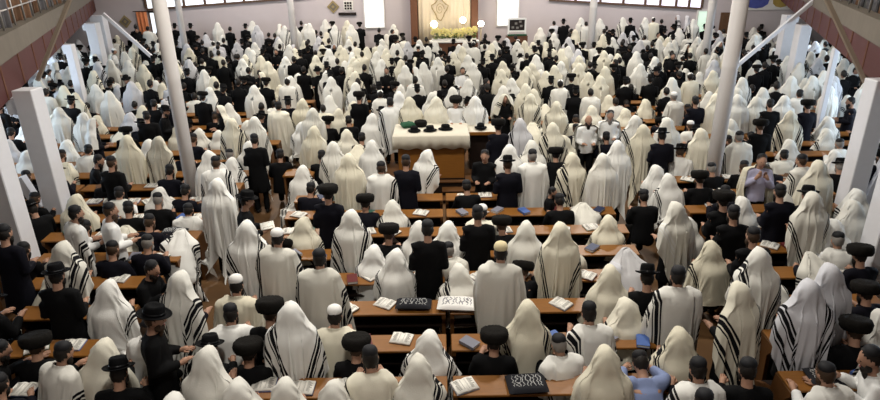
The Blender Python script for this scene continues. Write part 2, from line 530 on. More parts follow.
def jacket_mesh(key, hem, m, wide=1.0):
    """coat or shirt: torso and both sleeves in one piece"""
    P = POSE[key]
    mb = MB()
    b, c, w, p = P['base'], P['chest'], P['waist'], P['pelvis']
    lean = math.atan2(b[1] - w[1], b[2] - w[2])
    st = [(0, b[1], b[2] + 0.035, lean, 0.075, 0.07, 0.06, 3), (0.10, b[1], b[2] - 0.01, lean, 0.14, 0.10, 0.08, 3), (0.25, b[1] * 0.6 + c[1] * 0.4, b[2] - 0.08, lean, 0.20 * wide, 0.13, 0.12, 3),
          (0.45, c[1], c[2] - 0.02, lean, 0.195 * wide, 0.13, 0.13, 3), (0.65, w[1], w[2], lean * 0.6, 0.18 * wide, 0.125, 0.135, 3), (0.82, p[1], p[2] + 0.02, 0, 0.19 * wide, 0.14, 0.14, 3)]
    st.append((1, p[1] - 0.005, p[2] - hem, 0, (0.20 + hem * 0.08) * wide, 0.15 + hem * 0.06, 0.15, 3))
    n, nv = 22, 18
    v, fc, _ = drape(st, 3, n, nv, 0.02, closed=True, noise_amp=0.008)
    k = len(v)
    mb.add(v + [Vector((0, st[0][1], st[0][2])), Vector((0, st[-1][1], st[-1][2]))], fc + [(k, (j + 1) % n, j) for j in range(n)] + [(k + 1, nv * n + j, nv * n + (j + 1) % n) for j in range(n)])
    for s in (-1, 1):
        e, wr = side(P['el'], s), side(P['wr'], s)
        limb(mb, [side(P['sh'], s * 0.6), side(P['sh'], s), side(P['sh'], s).lerp(e, 0.5), e, e.lerp(wr, 0.5), wr.lerp(e, 0.06)], [0.085, 0.080, 0.074, 0.072, 0.062, 0.050])
    return fuse(mb, 'coat', m, 0.016, 1500, 0.5, 3)


def trousers_mesh(key):
    P = POSE[key]
    mb = MB()
    mb.ball((0, P['pelvis'][1], P['pelvis'][2] - 0.01), (0.165, 0.125, 0.12), 14, 9)
    for s in (-1, 1):
        an = side(P['an'], s)
        limb(mb, [side(P['hip'], s), side(P['hip'], s).lerp(side(P['kn'], s), 0.5), side(P['kn'], s), side(P['kn'], s).lerp(an, 0.5), an], [0.105, 0.092, 0.076, 0.066, 0.062])
    return fuse(mb, 'trousers', M['suit'], 0.018, 700, 0.5, 2)


def shoe_mesh(key):
    P = POSE[key]
    a, t = Vector(P['an']), Vector(P['toe'])
    mb = MB()
    mb.ball((a.x, a.y + 0.0, 0.05), (0.046, 0.06, 0.05), 10, 7)
    limb(mb, [(a.x, a.y, 0.045), (a.x, (a.y + t.y) / 2, 0.045), (t.x, t.y + 0.01, 0.036)], [0.045, 0.046, 0.036])
    return fuse(mb, 'shoe', M['shoe'], 0.010, 260, 0.5, 2)


def hair_mesh(m):
    V, Fc = head_shape(1.09)
    keep = [(v.z > -0.055 or (v.y < -0.03 and v.z > -0.10)) and (v.y < 0.045 + 0.35 * (v.z - 0.02) or v.z > 0.088) for v in V]
    me = mesh_from('hair', [v + Vector((0, -0.003, 0.004)) for v in V], [f for f in Fc if all(keep[i] for i in f)], [m])
    bm = bmesh.new()
    bm.from_mesh(me)
    bmesh.ops.delete(bm, geom=[v for v in bm.verts if not v.link_faces], context='VERTS')
    for v in bm.verts:
        v.co += v.co.normalized() * 0.006 * noise.noise(v.co * 45) + v.co.normalized() * 0.006 * noise.noise(v.co * 90)
    bm.to_mesh(me)
    bm.free()
    me.polygons.foreach_set('use_smooth', [True] * len(me.polygons))
    return me


def beard_mesh(m):
    mb = MB()
    mb.ball((0, 0.072, -0.100), (0.052, 0.034, 0.050), 12, 8)
    mb.ball((0, 0.070, -0.150), (0.040, 0.028, 0.062), 12, 8)
    for s in (-1, 1):
        mb.ball((s * 0.055, 0.035, -0.070), (0.022, 0.034, 0.050), 10, 7)
    me = fuse(mb, 'beard', m, 0.010, 320, 0.4, 2)
    for v in me.vertices:
        v.co += Vector((0, 0, 1)) * 0.012 * noise.noise(v.co * 60)
    return me


def cap_mesh(m):
    prof = [(0.083, -0.028), (0.087, -0.018), (0.084, 0.010), (0.070, 0.036), (0.045, 0.052), (0.015, 0.058)]
    me = MB().lathe(prof, 20).mesh('cap', m, True)
    return me


def hat_mesh():
    """felt hat with a dented crown and a wide curled brim"""
    mb = MB()
    n = 28
    prof = [(0.085, 0.0), (0.120, -0.004), (0.148, 0.002), (0.158, 0.012), (0.156, 0.017), (0.146, 0.009), (0.118, 0.004), (0.096, 0.008), (0.094, 0.050), (0.090, 0.095), (0.078, 0.112), (0.045, 0.104), (0.012, 0.096)]
    mb.lathe(prof, n, 0.93, 1.10)
    for v in mb.v:
        if v.z > 0.06 and v.y > 0.02:
            v.x *= 0.80
        if abs(v.z) < 0.03:
            v.z += 0.25 * v.x * v.x - 0.2 * max(0, v.y) ** 2
    return mb.mesh('hat', M['felt'], True)


def band_mesh():
    return MB().lathe([(0.0955, 0.008), (0.098, 0.010), (0.097, 0.034), (0.0945, 0.036)], 28, 0.935, 1.105).mesh('hat_band', M['band'], True)


def fur_mesh():
    """round fur hat"""
    prof = [(0.095, -0.040), (0.128, -0.034), (0.143, 0.0), (0.146, 0.045), (0.136, 0.082), (0.112, 0.094), (0.085, 0.088), (0.055, 0.098), (0.015, 0.102)]
    mb = MB().lathe(prof, 44, 1.0, 1.06)
    for v in mb.v:
        v += Vector((v.x, v.y, 0)).normalized() * 0.010 * noise.noise(v * 70) + Vector((0, 0, 0.006 * noise.noise(v * 50)))
    return mb.mesh('fur_hat', M['fur'], True)


BODY = {k: body_mesh(k) for k in 'USLG'}
TROUSERS = {k: trousers_mesh(k) for k in 'US'}
TROUSERS['L'], TROUSERS['G'] = TROUSERS['S'], TROUSERS['U']
COAT = {}
for k in 'USLG':
    COAT[k, 'suit'] = jacket_mesh(k, 0.14 if k in 'SL' else 0.42, M['suit'])
    COAT[k, 'shirt'] = jacket_mesh(k, 0.06 if k in 'SL' else 0.10, M['shirt'], 0.93)
    COAT[k, 'vest'] = COAT[k, 'suit']
def sim_shawl(pose, kind, seed, frames=46):
    """let a woollen sheet fall over a dressed body and keep the shape it settles in"""
    rr = random.Random(seed * 13 + ord(pose))
    P = POSE[pose]
    mb = MB()
    for me in (BODY[pose], COAT[pose, 'suit'], TROUSERS[pose]):
        v, f = raw(me)
        mb.add(v, f)
    # seat under the sitter so the hem lies on it
    if pose in 'SL':
        mb.box(-.8, .8, -.24, .11, .40, .45).box(-.8, .8, -.30, -.225, .10, .84)
    col_me = mesh_from('work', mb.v, mb.f, [M['suit']])
    col = link('work_body', col_me)
    cm = col.modifiers.new('c', 'COLLISION')
    col.collision.thickness_outer = 0.014
    col.collision.thickness_inner = 0.05
    col.collision.cloth_friction = 12
    col.collision.damping = 0.6
    T = nodm(P)
    wd, ln = rr.uniform(1.50, 1.75), {'U': 1.38, 'S': 1.02, 'L': 1.12}[pose] * rr.uniform(.95, 1.05)
    nx, ny = 66, 46
    sx = rr.uniform(-.13, .13)
    if kind == 'H':
        crown = max((T @ q for q in head_shape()[0]), key=lambda q: q.z)
        fr = Vector((0, crown.y + .10, 0))
        topz = crown.z + .018
    else:
        fr = Vector(P['neck']) + Vector((0, .02, .0))
        topz = P['base'][2] + .075
        ln *= .86
    V, Fc, UV = [], [], []
    rot = rr.uniform(-.20, .20)
    kf = {'U': .55, 'S': .36, 'L': .62}[pose]
    kx = .60
    for j in range(ny + 1):
        for i in range(nx + 1):
            u, w = i / nx - .5, j / ny
            x, y = u * wd + sx, -w * ln
            x, y = x * math.cos(rot) - y * math.sin(rot), x * math.sin(rot) + y * math.cos(rot)
            ax, ay = max(0, abs(x) - .15), max(0, -y - .16)
            z = topz + .030 * noise.noise(Vector((x * 5, y * 3, seed * 3))) - ax * (1 - kx * kx) ** .5 - ay * (1 - kf * kf) ** .5
            V.append((math.copysign(min(abs(x), .15) + ax * kx, x), fr.y + max(y, -.16) - ay * kf, z))
            UV.append((min(.999, abs(u) * 1.95), w))
    for j in range(ny):
        for i in range(nx):
            a = j * (nx + 1) + i
            Fc.append((a, a + nx + 1, a + nx + 2, a + 1))
    me = mesh_from('prayer_shawl', V, Fc, [M['shawl_w0']], True, None, UV)
    o = link('work_shawl', me)
    g = o.vertex_groups.new(name='pin')
    for k, v in enumerate(V):
        j, i = divmod(k, nx + 1)
        if kind == 'H':
            if abs(v[1] - crown.y) < .022 and abs(v[0]) < .045:
                g.add([k], 1.0, 'REPLACE')
        else:
            if j <= 1 and .09 < abs(v[0]) < .17:
                g.add([k], 1.0, 'REPLACE')
    md = o.modifiers.new('cloth', 'CLOTH')
    s = md.settings
    s.quality = 6
    s.mass = 0.35
    s.tension_stiffness = 14
    s.compression_stiffness = 8
    s.shear_stiffness = 3
    s.bending_stiffness = 0.06
    s.air_damping = 1.2
    s.vertex_group_mass = 'pin'
    s.pin_stiffness = 3
    md.collision_settings.collision_quality = 3
    md.collision_settings.distance_min = 0.010
    md.collision_settings.use_self_collision = False
    md.point_cache.frame_start = 1
    md.point_cache.frame_end = frames
    for f in range(1, frames + 1):
        SC.frame_set(f)
    dg = bpy.context.evaluated_depsgraph_get()
    out = bpy.data.meshes.new_from_object(o.evaluated_get(dg))
    out = evaluated(out, [('SMOOTH', dict(factor=.4, iterations=2))])
    bpy.data.objects.remove(o)
    bpy.data.objects.remove(col)
    SC.frame_set(1)
    if kind == 'H':
        # the hood is drawn in round the head and nape before it spreads over the shoulders
        hz, sz, hy = P['head'][2], P['sh'][2], P['head'][1]
        pts = [(-9, 9.0), (sz - .18, .60), (sz - .05, .30), (sz + .035, .245), (sz + .09, .17), (hz - .06, .128), (9, .122)]
        if pose != 'L':
            for v in out.vertices:
                z = v.co.z
                for (a, wa), (b, wb) in zip(pts, pts[1:]):
                    if a <= z < b:
                        lim = wa + (wb - wa) * (z - a) / (b - a)
                        if abs(v.co.x) > lim:
                            v.co.x = math.copysign(lim + .25 * (abs(v.co.x) - lim), v.co.x)
                        break
                d = math.exp(-((z - (hz - .13)) / .09) ** 2)
                if v.co.y < hy - .10:
                    v.co.y += .035 * d
        out.update()
        out = evaluated(out, [('SMOOTH', dict(factor=.4, iterations=2))])
    out.name = 'prayer_shawl'
    return out


SHAWLS = {}
COUNT = {('H', 'U'): 7, ('H', 'S'): 7, ('H', 'L'): 3, ('T', 'U'): 5, ('T', 'S'): 5, ('T', 'L'): 2}
for (kind, pose), cnt in COUNT.items():
    for s in range(cnt):
        SHAWLS[kind, pose, s] = sim_shawl(pose, kind, s)
        if pose == 'U':
            SHAWLS[kind, 'G', s] = SHAWLS[kind, 'U', s]
COUNT['H', 'G'], COUNT['T', 'G'] = COUNT['H', 'U'], COUNT['T', 'U']
SHOE = shoe_mesh('U')
HAIR = {c: hair_mesh(M[c]) for c in ('hair', 'greyhair', 'brownhair')}
BEARD = {c: beard_mesh(M[c]) for c in ('hair', 'greyhair', 'brownhair')}
CAPS = {c: cap_mesh(M['kippah_' + c]) for c in 'wck'}
HAT, BAND, FUR = hat_mesh(), band_mesh(), fur_mesh()


def put(name, me, parent, m=None, loc=(0, 0, 0), rot=(0, 0, 0), scale=(1, 1, 1)):
    o = link(name, me, parent, loc, rot, scale)
    if m:
        o.material_slots[0].link = 'OBJECT'
        o.material_slots[0].material = m
    return o


def person(x, y, yaw, sz, pose, wear, tone, stripe, seed, label, z=0.0):
    """wear: H hooded shawl, T shawl on the shoulders, B black coat, W shirt; second letter: k bare dark head with skullcap, w white cap, c cream cap, h brimmed hat, f fur hat, n bare"""
    rnd = random.Random(seed)
    o = link('person', BODY[pose], None, (x, y, z), (0, 0, R(yaw)), (1, 1, sz) if sz > 0.85 else (sz * 1.06, sz * 1.06, sz))
    tag(o, label, 'person', 'people at prayer')
    P = POSE[pose]
    k, top = wear[0], wear[1]
    hc = rnd.choice(('hair', 'hair', 'hair', 'hair', 'hair', 'brownhair', 'brownhair', 'greyhair'))
    cloth = {'H': 'suit', 'T': rnd.choice(('suit', 'shirt', 'shirt')), 'B': 'suit', 'W': 'shirt'}[k]
    cm = {'suit': rnd.choice((M['suit'], M['suit'], M['robe'])), 'shirt': M['shirt']}[cloth]
    if k == 'T' and abs(yaw) > 120:
        cloth, cm = 'shirt', M['shirt']
    if tone in ('blue', 'lilac'):
        cloth, cm = 'shirt', M[tone + '_shirt']
    put('shirt' if cloth == 'shirt' else 'coat', COAT[pose, cloth], o, cm, (0, 0.01, 0) if k in 'HT' else (0, 0, 0), (0, 0, 0), (0.93, 0.93, 1) if k in 'HT' else (1, 1, 1))
    put('trousers', TROUSERS[pose], o)
    if pose in 'UG':
        put('shoe', SHOE, o)
        put('shoe', SHOE, o, None, (0, 0, 0), (0, 0, 0), (-1, 1, 1))
    T = nodm(P)
    rot = (-P['nod'], 0, 0)
    if k in 'HT':
        st = str(stripe)
        tn = tone if tone in ('w', 'l') else 'c'
        n = COUNT[k, pose]
        sh = put('prayer_shawl', SHAWLS[k, pose, rnd.randrange(n)], o, M['shawl_' + tn + st], (0, 0, 0), (0, 0, 0), (rnd.choice((-1, 1)) * rnd.uniform(0.98, 1.06), rnd.uniform(1.0, 1.06), 1))
    if k == 'H':
        if pose in 'UG' and abs(yaw) > 60:
            put('beard', BEARD[hc], o, None, T @ Vector((0, 0, 0)), rot)
        return o
    if top != 'n':
        put('hair', HAIR[hc], o, None, T.translation, rot)
    if rnd.random() < 0.75 or top == 'n':
        put('beard', BEARD[hc], o, None, T.translation, rot)
    if top in 'wck':
        put('skullcap', CAPS[top], o, None, T @ Vector((0, -0.028, 0.083)), (-P['nod'] + 0.30, 0, 0), (1.0, 1.0, 1.0) if top != 'k' else (0.92, 0.92, 0.92))
    elif top == 'h':
        h = put('hat', HAT, o, None, T @ Vector((0, -0.006, 0.058)), rot)
        put('hat_band', BAND, h)
    elif top == 'f':
        put('fur_hat', FUR, o, None, T @ Vector((0, -0.02, 0.055)), (-P['nod'] * 0.6, 0, 0), (1.08, 1.08, 1.05))
    return o


# ------------------------------------------------------------------ the hall
def structure(name, mb, m, label=None, parent=None, **k):
    o = mb.build(name, m, parent, **k)
    if not parent:
        tag(o, label, None, None, 'structure')
    return o


def gallery_x(sx, y):
    """front edge of the gallery: the hall widens away from the viewer"""
    return -7.06 - 0.456 * (y - 9.55) if sx < 0 else 7.96 + 0.453 * (y - 11.07)


BACK = 31.5
structure('floor', MB().box(-24, 24, -3, BACK + 0.3, -0.2, 0), M['floorwood'])
structure('ceiling', MB().box(-24, 24, -3, BACK + 0.3, 8.3, 8.5), M['ceil'])
structure('wall_back', MB().box(-24, 24, BACK, BACK + 0.3, 0, 8.3), M['wall'])
structure('wall_front', MB().box(-24, 24, -3.3, -3, 0, 8.3), M['wall'])
for sx, nm in ((-1, 'left'), (1, 'right')):
    def outer(y):
        return gallery_x(sx, y) + sx * 5.2
    w = MB()
    y0, y1 = -3, BACK + 0.3
    w.hexa([(outer(y0), y0, 0), (outer(y0) + sx * .3, y0, 0), (outer(y1) + sx * .3, y1, 0), (outer(y1), y1, 0), (outer(y0), y0, 8.3), (outer(y0) + sx * .3, y0, 8.3), (outer(y1) + sx * .3, y1, 8.3), (outer(y1), y1, 8.3)])
    structure('wall_' + nm, w, M['wall_cool'])
    # gallery: floor slab, maroon fascia, plaster coping, railing, hangings behind it
    def strip(u0, u1, z0, z1, ya=3.0, yb=BACK):
        a0, a1, b0, b1 = gallery_x(sx, ya) + sx * u0, gallery_x(sx, ya) + sx * u1, gallery_x(sx, yb) + sx * u0, gallery_x(sx, yb) + sx * u1
        return [(a0, ya, z0), (a1, ya, z0), (b1, yb, z0), (b0, yb, z0), (a0, ya, z1), (a1, ya, z1), (b1, yb, z1), (b0, yb, z1)]
    g = structure('gallery_slab', MB().hexa(strip(0.12, 5.2, 2.95, 3.2)), M['wall_cool'], nm + ' gallery floor slab carried on white steel columns')
    structure('fascia_board', MB().hexa(strip(0, 0.12, 2.87, 3.47)), M['maroon'], parent=g)
    structure('coping_strip', MB().hexa(strip(-0.05, 0.25, 3.47, 3.88)), M['beige'], parent=g)
    seams = MB()
    y = 4.0
    while y < BACK - 1:
        x = gallery_x(sx, y)
        seams.box(x - 0.012, x + 0.012, y, y + 0.03, 2.875, 3.465)
        y += 1.55
    structure('joint_strip', seams, M['arkside'], parent=g)
    rl = empty('railing', (gallery_x(sx, 10), 10, 3.88))
    tag(rl, f'metal railing on top of the {nm} gallery parapet', 'railing')

    def rel(p):
        return Vector(p) - rl.location
    for zz in (4.22, 4.55):
        MB().bar(rel((gallery_x(sx, 3) + sx * .1, 3, zz)), rel((gallery_x(sx, BACK) + sx * .1, BACK, zz)), 0.035, n=8).build('rail', M['rail'], rl, True)
    y = 4.0
    while y < 22:
        x = gallery_x(sx, y) + sx * .1
        MB().bar(rel((x, y, 3.87)), rel((x, y, 4.57)), 0.04, n=8).build('railing_post', M['rail'], rl, True)
        y += 1.1
    rnd = random.Random(3 + sx)
    y = 7.4
    i = 0
    while y < 20:
        wd = rnd.uniform(0.30, 0.5)
        x = gallery_x(sx, y) + sx * rnd.uniform(0.42, 0.58)
        k = rnd.choice(('grey', 'grey', 'brown'))
        v, f = [], []
        n = 14
        d = Vector((sx * -0.456 if sx < 0 else 0.453, 1, 0)).normalized()
        for a in range(n + 1):
            p = Vector((x, y, 0)) + d * (wd * a / n) + Vector((sx * 0.035 * math.sin(a * 1.9), 0, 0))
            v += [(p.x, p.y, 3.22), (p.x, p.y, 5.2)]
        for a in range(n):
            f.append((2 * a, 2 * a + 2, 2 * a + 3, 2 * a + 1))
        o = link('curtain', evaluated(mesh_from('curtain', v, f, [M['curtain_' + k]]), [('SOLIDIFY', dict(thickness=0.015))]))
        tag(o, f'{k} curtain hanging behind the {nm} gallery railing', 'curtain', f'{k} curtains behind the {nm} railing')
        y += wd + rnd.uniform(0.10, 0.35)
    rod = MB().bar((gallery_x(sx, 7) + sx * .5, 7, 5.22), (gallery_x(sx, 21) + sx * .5, 21, 5.22), 0.03, n=8).build('curtain_rod', M['rail'], None, True)
    tag(rod, f'thin metal rod over the {nm} gallery curtains', 'curtain rod')
    # daylight windows in the side wall below the gallery
    for j, (wy, wl) in enumerate(((12.5, 7.5), (22.0, 7.0))):
        wo = None
        a, b = wy - wl / 2, wy + wl / 2
        q = sx * -0.02
        p = MB().hexa([(outer(a) + q * 2, a, 1.7), (outer(a) + q, a, 1.7), (outer(b) + q, b, 1.7), (outer(b) + q * 2, b, 1.7), (outer(a) + q * 2, a, 2.75), (outer(a) + q, a, 2.75), (outer(b) + q, b, 2.75), (outer(b) + q * 2, b, 2.75)])
        structure(f'window_{5 + j + (2 if sx > 0 else 0)}', p, M['daylight'])

# steel columns: square ones carry the galleries, round white ones stand free in the hall
for nm, x, y, w in (('near left', -6.52, 8.42, .32), ('second left', -7.16, 10.45, .34), ('middle left', -10.75, 18.0, .22), ('pale left', -13.7, 24.8, .40), ('last left', -15.4, 28.6, .44),
                    ('near right', 6.42, 7.88, .34), ('second right', 7.50, 10.17, .32), ('middle right', 9.75, 14.96, .13), ('pale right', 12.0, 20.3, .36), ('last right', 13.5, 23.9, .40)):
    c = structure('square_column', MB().box(x - w / 2, x + w / 2, y - w / 2, y + w / 2, 0.02, 3.02 if y < 12 else 2.87), M['beam'], f'{nm} square white steel column under the gallery', bevel=0.012)
    gx = gallery_x(-1 if x < 0 else 1, y)
    if abs(gx) > abs(x) + w / 2:
        structure('bracket_beam', MB().box(min(x, gx) - .02, max(x, gx) + .02, y - w / 2 + .02, y + w / 2 - .02, 2.60, 2.868), M['beam'], parent=c)
    structure('base_plate', MB().box(x - w / 2 - .06, x + w / 2 + .06, y - w / 2 - .06, y + w / 2 + .06, 0, 0.02), M['beam'], parent=c)
for nm, x, y, r in (('tall left', -4.86, 11.06, .125), ('thin far left', -11.45, 27.9, .13), ('far middle left', -6.51, 28.0, .14), ('far middle right', 6.6, 26.5, .15), ('far right', 10.52, 24.0, .15), ('tall right', 5.57, 11.54, .145)):
    c = structure('round_column', MB().lathe([(r, 0.03), (r, 3.0), (r * 1.02, 3.02), (r * 1.02, 3.06), (r, 3.08), (r, 8.3)], 24, c=(x, y, 0)), M['column'], f'{nm} round white column', smooth=True)
    structure('base_collar', MB().lathe([(r + .06, 0), (r + .06, .03)], 24, c=(x, y, 0)), M['column'], parent=c)
for nm, a, b, w in (('left gallery front', (-8.03, 12.1, 2.87), (-6.88, 12.1, 4.6), .065), ('right gallery front', (7.63, 10.7, 2.87), (6.4, 10.7, 4.6), .065), ('far left', (-13.3, 25, 3.2), (-10.5, 25.3, 0.02), .12), ('far right', (12.0, 20, 3.66), (8.4, 20.3, 0.02), .11)):
    structure('diagonal_beam', MB().bar(a, b, w), M['beam' if nm.startswith('far') else 'tanbar'], f'{nm} slanting steel brace')
for nm, a, b, w in (('second left column', (-7.72, 10.45, 1.40), (-7.25, 10.45, 0.01), .15), ('near left column', (-7.2, 8.42, 1.9), (-6.67, 8.42, 0.01), .15), ('second right column', (8.0, 10.17, 1.6), (7.58, 10.17, 0.01), .16)):
    structure('diagonal_beam', MB().bar(a, b, w), M['beam'], f'grey strut at the foot of the {nm}')

# ------------------------------------------------------------------ far wall: windows, ark, notices
W = BACK


def window(name, xs, z0s, z1, pane, label):
    """row of panes between brown mullions; z0s gives the sill height at each end"""
    fr = MB()
    xa, xb = xs[0], xs[-1]

    def zs(x):
        return z0s[0] + (z0s[1] - z0s[0]) * (x - xa) / (xb - xa)
    fr.hexa([(xa, W - .10, zs(xa) - .1), (xb, W - .10, zs(xb) - .1), (xb, W, zs(xb) - .1), (xa, W, zs(xa) - .1), (xa, W - .10, zs(xa)), (xb, W - .10, zs(xb)), (xb, W, zs(xb)), (xa, W, zs(xa))])
    for x in xs:
        fr.box(x - .06, x + .06, W - .10, W, zs(x), z1)
    fr.box(xa, xb, W - .10, W, z1, z1 + .1)
    o = structure(name, fr, M['frame'], label)
    for a, b in zip(xs, xs[1:]):
        structure('window_pane', MB().hexa([(a + .06, W - .05, zs(a)), (b - .06, W - .05, zs(b)), (b - .06, W - .02, zs(b)), (a + .06, W - .02, zs(a)), (a + .06, W - .05, z1), (b - .06, W - .05, z1), (b - .06, W - .02, z1), (a + .06, W - .02, z1)]), pane, parent=o)


window('window_1', [-14.5, -13.75, -12.6, -11.55, -10.55, -9.6, -8.3, -7.0, -5.8], (2.95, 3.46), 5.2, M['daylight'], 'long row of bright panes high on the far wall, left of the ark')
window('window_2', [5.6, 6.9, 8.15, 9.3, 10.4, 11.15, 11.95, 12.6, 13.25], (3.12, 2.6), 5.2, M['daywarm'], 'long row of pale panes high on the far wall, right of the ark')
for nm, x0, x1, l in (('window_3', -3.62, -2.70, 'left'), ('window_4', 3.04, 4.05, 'right')):
    f = MB()
    f.box(x0 - .06, x0, W - .08, W, 1.9, 4.5).box(x1, x1 + .06, W - .08, W, 1.9, 4.5).box(x0 - .06, x1 + .06, W - .08, W, 4.5, 4.56).box(x0 - .06, x1 + .06, W - .08, W, 1.84, 1.9)
    o = structure(nm, f, M['whitepaint'], f'tall glaring window {l} of the ark')
    structure('window_pane', MB().box(x0, x1, W - .05, W - .02, 1.9, 4.5), M['daylight'], parent=o)

ark = empty('ark', (0.35, BACK - .5, 0))
tag(ark, 'tall ark with cream embroidered curtain between brown pillars on the far wall', 'ark')


def wavy(x0, x1, y, z0, z1, amp, k, n=60):
    v, f = [], []
    for i in range(n + 1):
        x = x0 + (x1 - x0) * i / n
        yy = y + amp * math.sin(x * k) + amp * .5 * math.sin(x * k * 2.3 + 1)
        v += [(x, yy, z0), (x, yy, z1)]
    for i in range(n):
        f.append((2 * i, 2 * i + 2, 2 * i + 3, 2 * i + 1))
    return v, f


v, f = wavy(-1.3, 1.3, 0.05, 0.5, 4.6, 0.03, 14)
link('curtain', evaluated(mesh_from('curtain', v, f, [M['ark']]), [('SOLIDIFY', dict(thickness=0.02))]), ark)
for sx in (-1, 1):
    MB().box(sx * 1.5 - .17, sx * 1.5 + .17, -.1, .48, 0.4, 4.9).box(sx * 1.5 - .22, sx * 1.5 + .22, -.15, .48, 0.3, 0.45).build('pillar', M['arkside'], ark, bevel=0.02)
MB().box(-1.8, 1.8, -.15, .48, 4.6, 4.95).build('cornice', M['arkside'], ark, bevel=0.03)
em = MB()
for a in range(14):
    t0, t1 = a / 14 * 6.283, (a + 1.6) / 14 * 6.283
    em.tube([(-.22 + math.cos(t) * (.36 + .10 * math.sin(3 * t)), -.02, 2.75 + math.sin(t) * (.44 + .12 * math.cos(4 * t))) for t in (t0, (t0 + t1) / 2, t1)], [0.012, 0.03, 0.01], 6)
em.tube([(-.22 + .22 * math.cos(t * .5) * (1 - t / 26), -.02, 2.75 + .3 * math.sin(t * .5) * (1 - t / 26)) for t in range(0, 25)], [0.013] * 25, 6)
for k in (-1, 1):
    em.tube([(-.22 + k * .1, -.02, 3.25), (-.22 + k * .22, -.02, 3.4), (-.22 + k * .05, -.02, 3.5)], [.03, .04, .02], 6)
em.build('scroll_emblem', M['gold'], ark, True)

for nm, x0, x1 in (('left', -15.2, -3.25), ('right', 4.65, 12.9)):
    structure('raised_floor', MB().box(x0, x1, 29.2, BACK, 0.0, 0.52), M['darkwood'], f'raised wooden step along the far wall, {nm} of the ark')
pf = structure('ark_platform_floor', MB().box(-3.2, 4.6, 29.0, BACK, 0.0, 0.30), M['darkwood'])
tb = empty('ark_table', (0.8, 29.95, 0.30))
tag(tb, 'narrow white ledge table in front of the ark bearing the flowers', 'table')
MB().box(-1.2, 1.2, -.28, .28, 0.98, 1.06).build('table_top', M['whitepaint'], tb, bevel=0.008)
MB().box(-1.1, 1.1, -.22, .22, 0.0, 0.98).build('table_body', M['arkside'], tb, bevel=0.01)
fl = empty('flower_arrangement', (0.8, 29.95, 1.36))
tag(fl, 'long low arrangement of yellow flowers on the ledge before the ark', 'flowers')
MB().box(-1.08, 1.08, -.12, .12, 0.0, 0.10).build('trough', M['whitepaint'], fl)
rnd = random.Random(8)
lf = MB()
for i in range(90):
    x, y, z = rnd.uniform(-1.05, 1.05), rnd.uniform(-.18, .18), rnd.uniform(.08, .36)
    lf.ball((x, y, z), (.06, .05, .02), 6, 4)
    lf.bar((x, y * .4, .05), (x, y, z), .012)
lf.build('leaves', M['leaf'], fl, True)
bl = MB()
for i in range(150):
    a = rnd.uniform(-1.1, 1.1)
    x, y, z = a, rnd.uniform(-.22, .2), rnd.uniform(.16, .50) + .12 * abs(a)
    for k in range(5):
        t = k * 1.2566 + i
        bl.ball((x + .035 * math.cos(t), y - .01, z + .035 * math.sin(t)), (.028, .018, .028), 6, 4)
tag(bl.build('blossoms', M['flower'], fl, True), None, None, None, 'stuff')
for nm, x, z, hh in (('beside the left pillar', -0.17, 2.10, .17), ('amid the flowers', 1.24, 2.28, .15), ('beside the right pillar', 2.12, 2.10, .15)):
    lp = empty('globe_lamp', (x, 30.25, 0.30))
    tag(lp, f'glowing globe lamp on a stem {nm} before the ark', 'lamp')
    MB().lathe([(.11, 0), (.11, .02), (.02, .04), (.016, z - .30 - hh)], 14).build('stem', M['gold'], lp, True)
    MB().lathe([(.05, z - .32 - hh), (.06, z - .29 - hh)], 14).build('socket', M['gold'], lp, True)
    MB().ball((0, 0, z - .30), hh, 16, 10).build('globe', M['lamp'], lp, True)  # globe oversized, its shape takes in the bloom round the lamp
bd = empty('display_board', (3.79, 29.6, 0.30))
tag(bd, 'white framed picture board on a brown stand under bright window', 'picture board')
MB().box(-.5, .5, -.25, .25, 0, 1.30).build('stand', M['arkside'], bd, bevel=0.015)
f = MB()
f.box(-.44, -.36, -.05, .05, 1.45, 2.1).box(.36, .44, -.05, .05, 1.45, 2.1).box(-.36, .36, -.05, .05, 1.45, 1.53).box(-.36, .36, -.05, .05, 2.02, 2.1).box(-.44, -.38, -.08, .08, 1.30, 1.45).box(.38, .44, -.08, .08, 1.30, 1.45)
f.build('frame', M['whitepaint'], bd)
MB().box(-.36, .36, -.02, .03, 1.53, 2.02).build('picture', M['darkwood'], bd)
fig = MB()
for k, (x, z) in enumerate(((-.2, 1.62), (.02, 1.6), (.2, 1.68), (-.05, 1.8), (.15, 1.88))):
    fig.box(x - .06, x + .06, -.024, -.018, z, z + .1)
fig.build('pale_patch', M['greyhair'], bd)
MB().box(-.45, .45, -.27, -.02, 1.30, 1.36).build('green_runner', M['green'], bd)
for nm, x, z in (('left', -15.7, 2.34), ('centre', -5.2, 2.9)):
    d = empty('diamond_plaque', (x, W, z))
    tag(d, 'gold diamond plaque ' + ('near the orange curtain' if nm == 'left' else 'beside the gridded notice board') + ' on the far wall', 'plaque')
    MB().bar((0, -.05, 0), (0, 0, 0), .44, n=4, spin=0).build('board', M['gold'], d)
    MB().bar((0, -.065, 0), (0, -.05, 0), .28, n=4, spin=0).build('inset', M['beige'], d)
    MB().bar((0, -.08, 0), (0, -.065, 0), .12, n=4, spin=0).build('boss', M['gold'], d)
nb = empty('notice_board', (-4.45, W, 2.6))
tag(nb, 'dark gridded notice board above a plank on the far wall', 'notice board')
g = MB()
for i in range(3):
    for j in range(3):
        g.box(-.18 + i * .13, -.08 + i * .13, -.05, -.04, .16 + j * .13, .26 + j * .13)
MB().box(-.22, .26, -.04, 0, .12, .58).build('panel', M['paper'], nb)
g.build('grid', M['darkwood'], nb)
MB().box(-.5, .38, -.08, 0, -.12, .02).build('plank', M['darkwood'], nb)
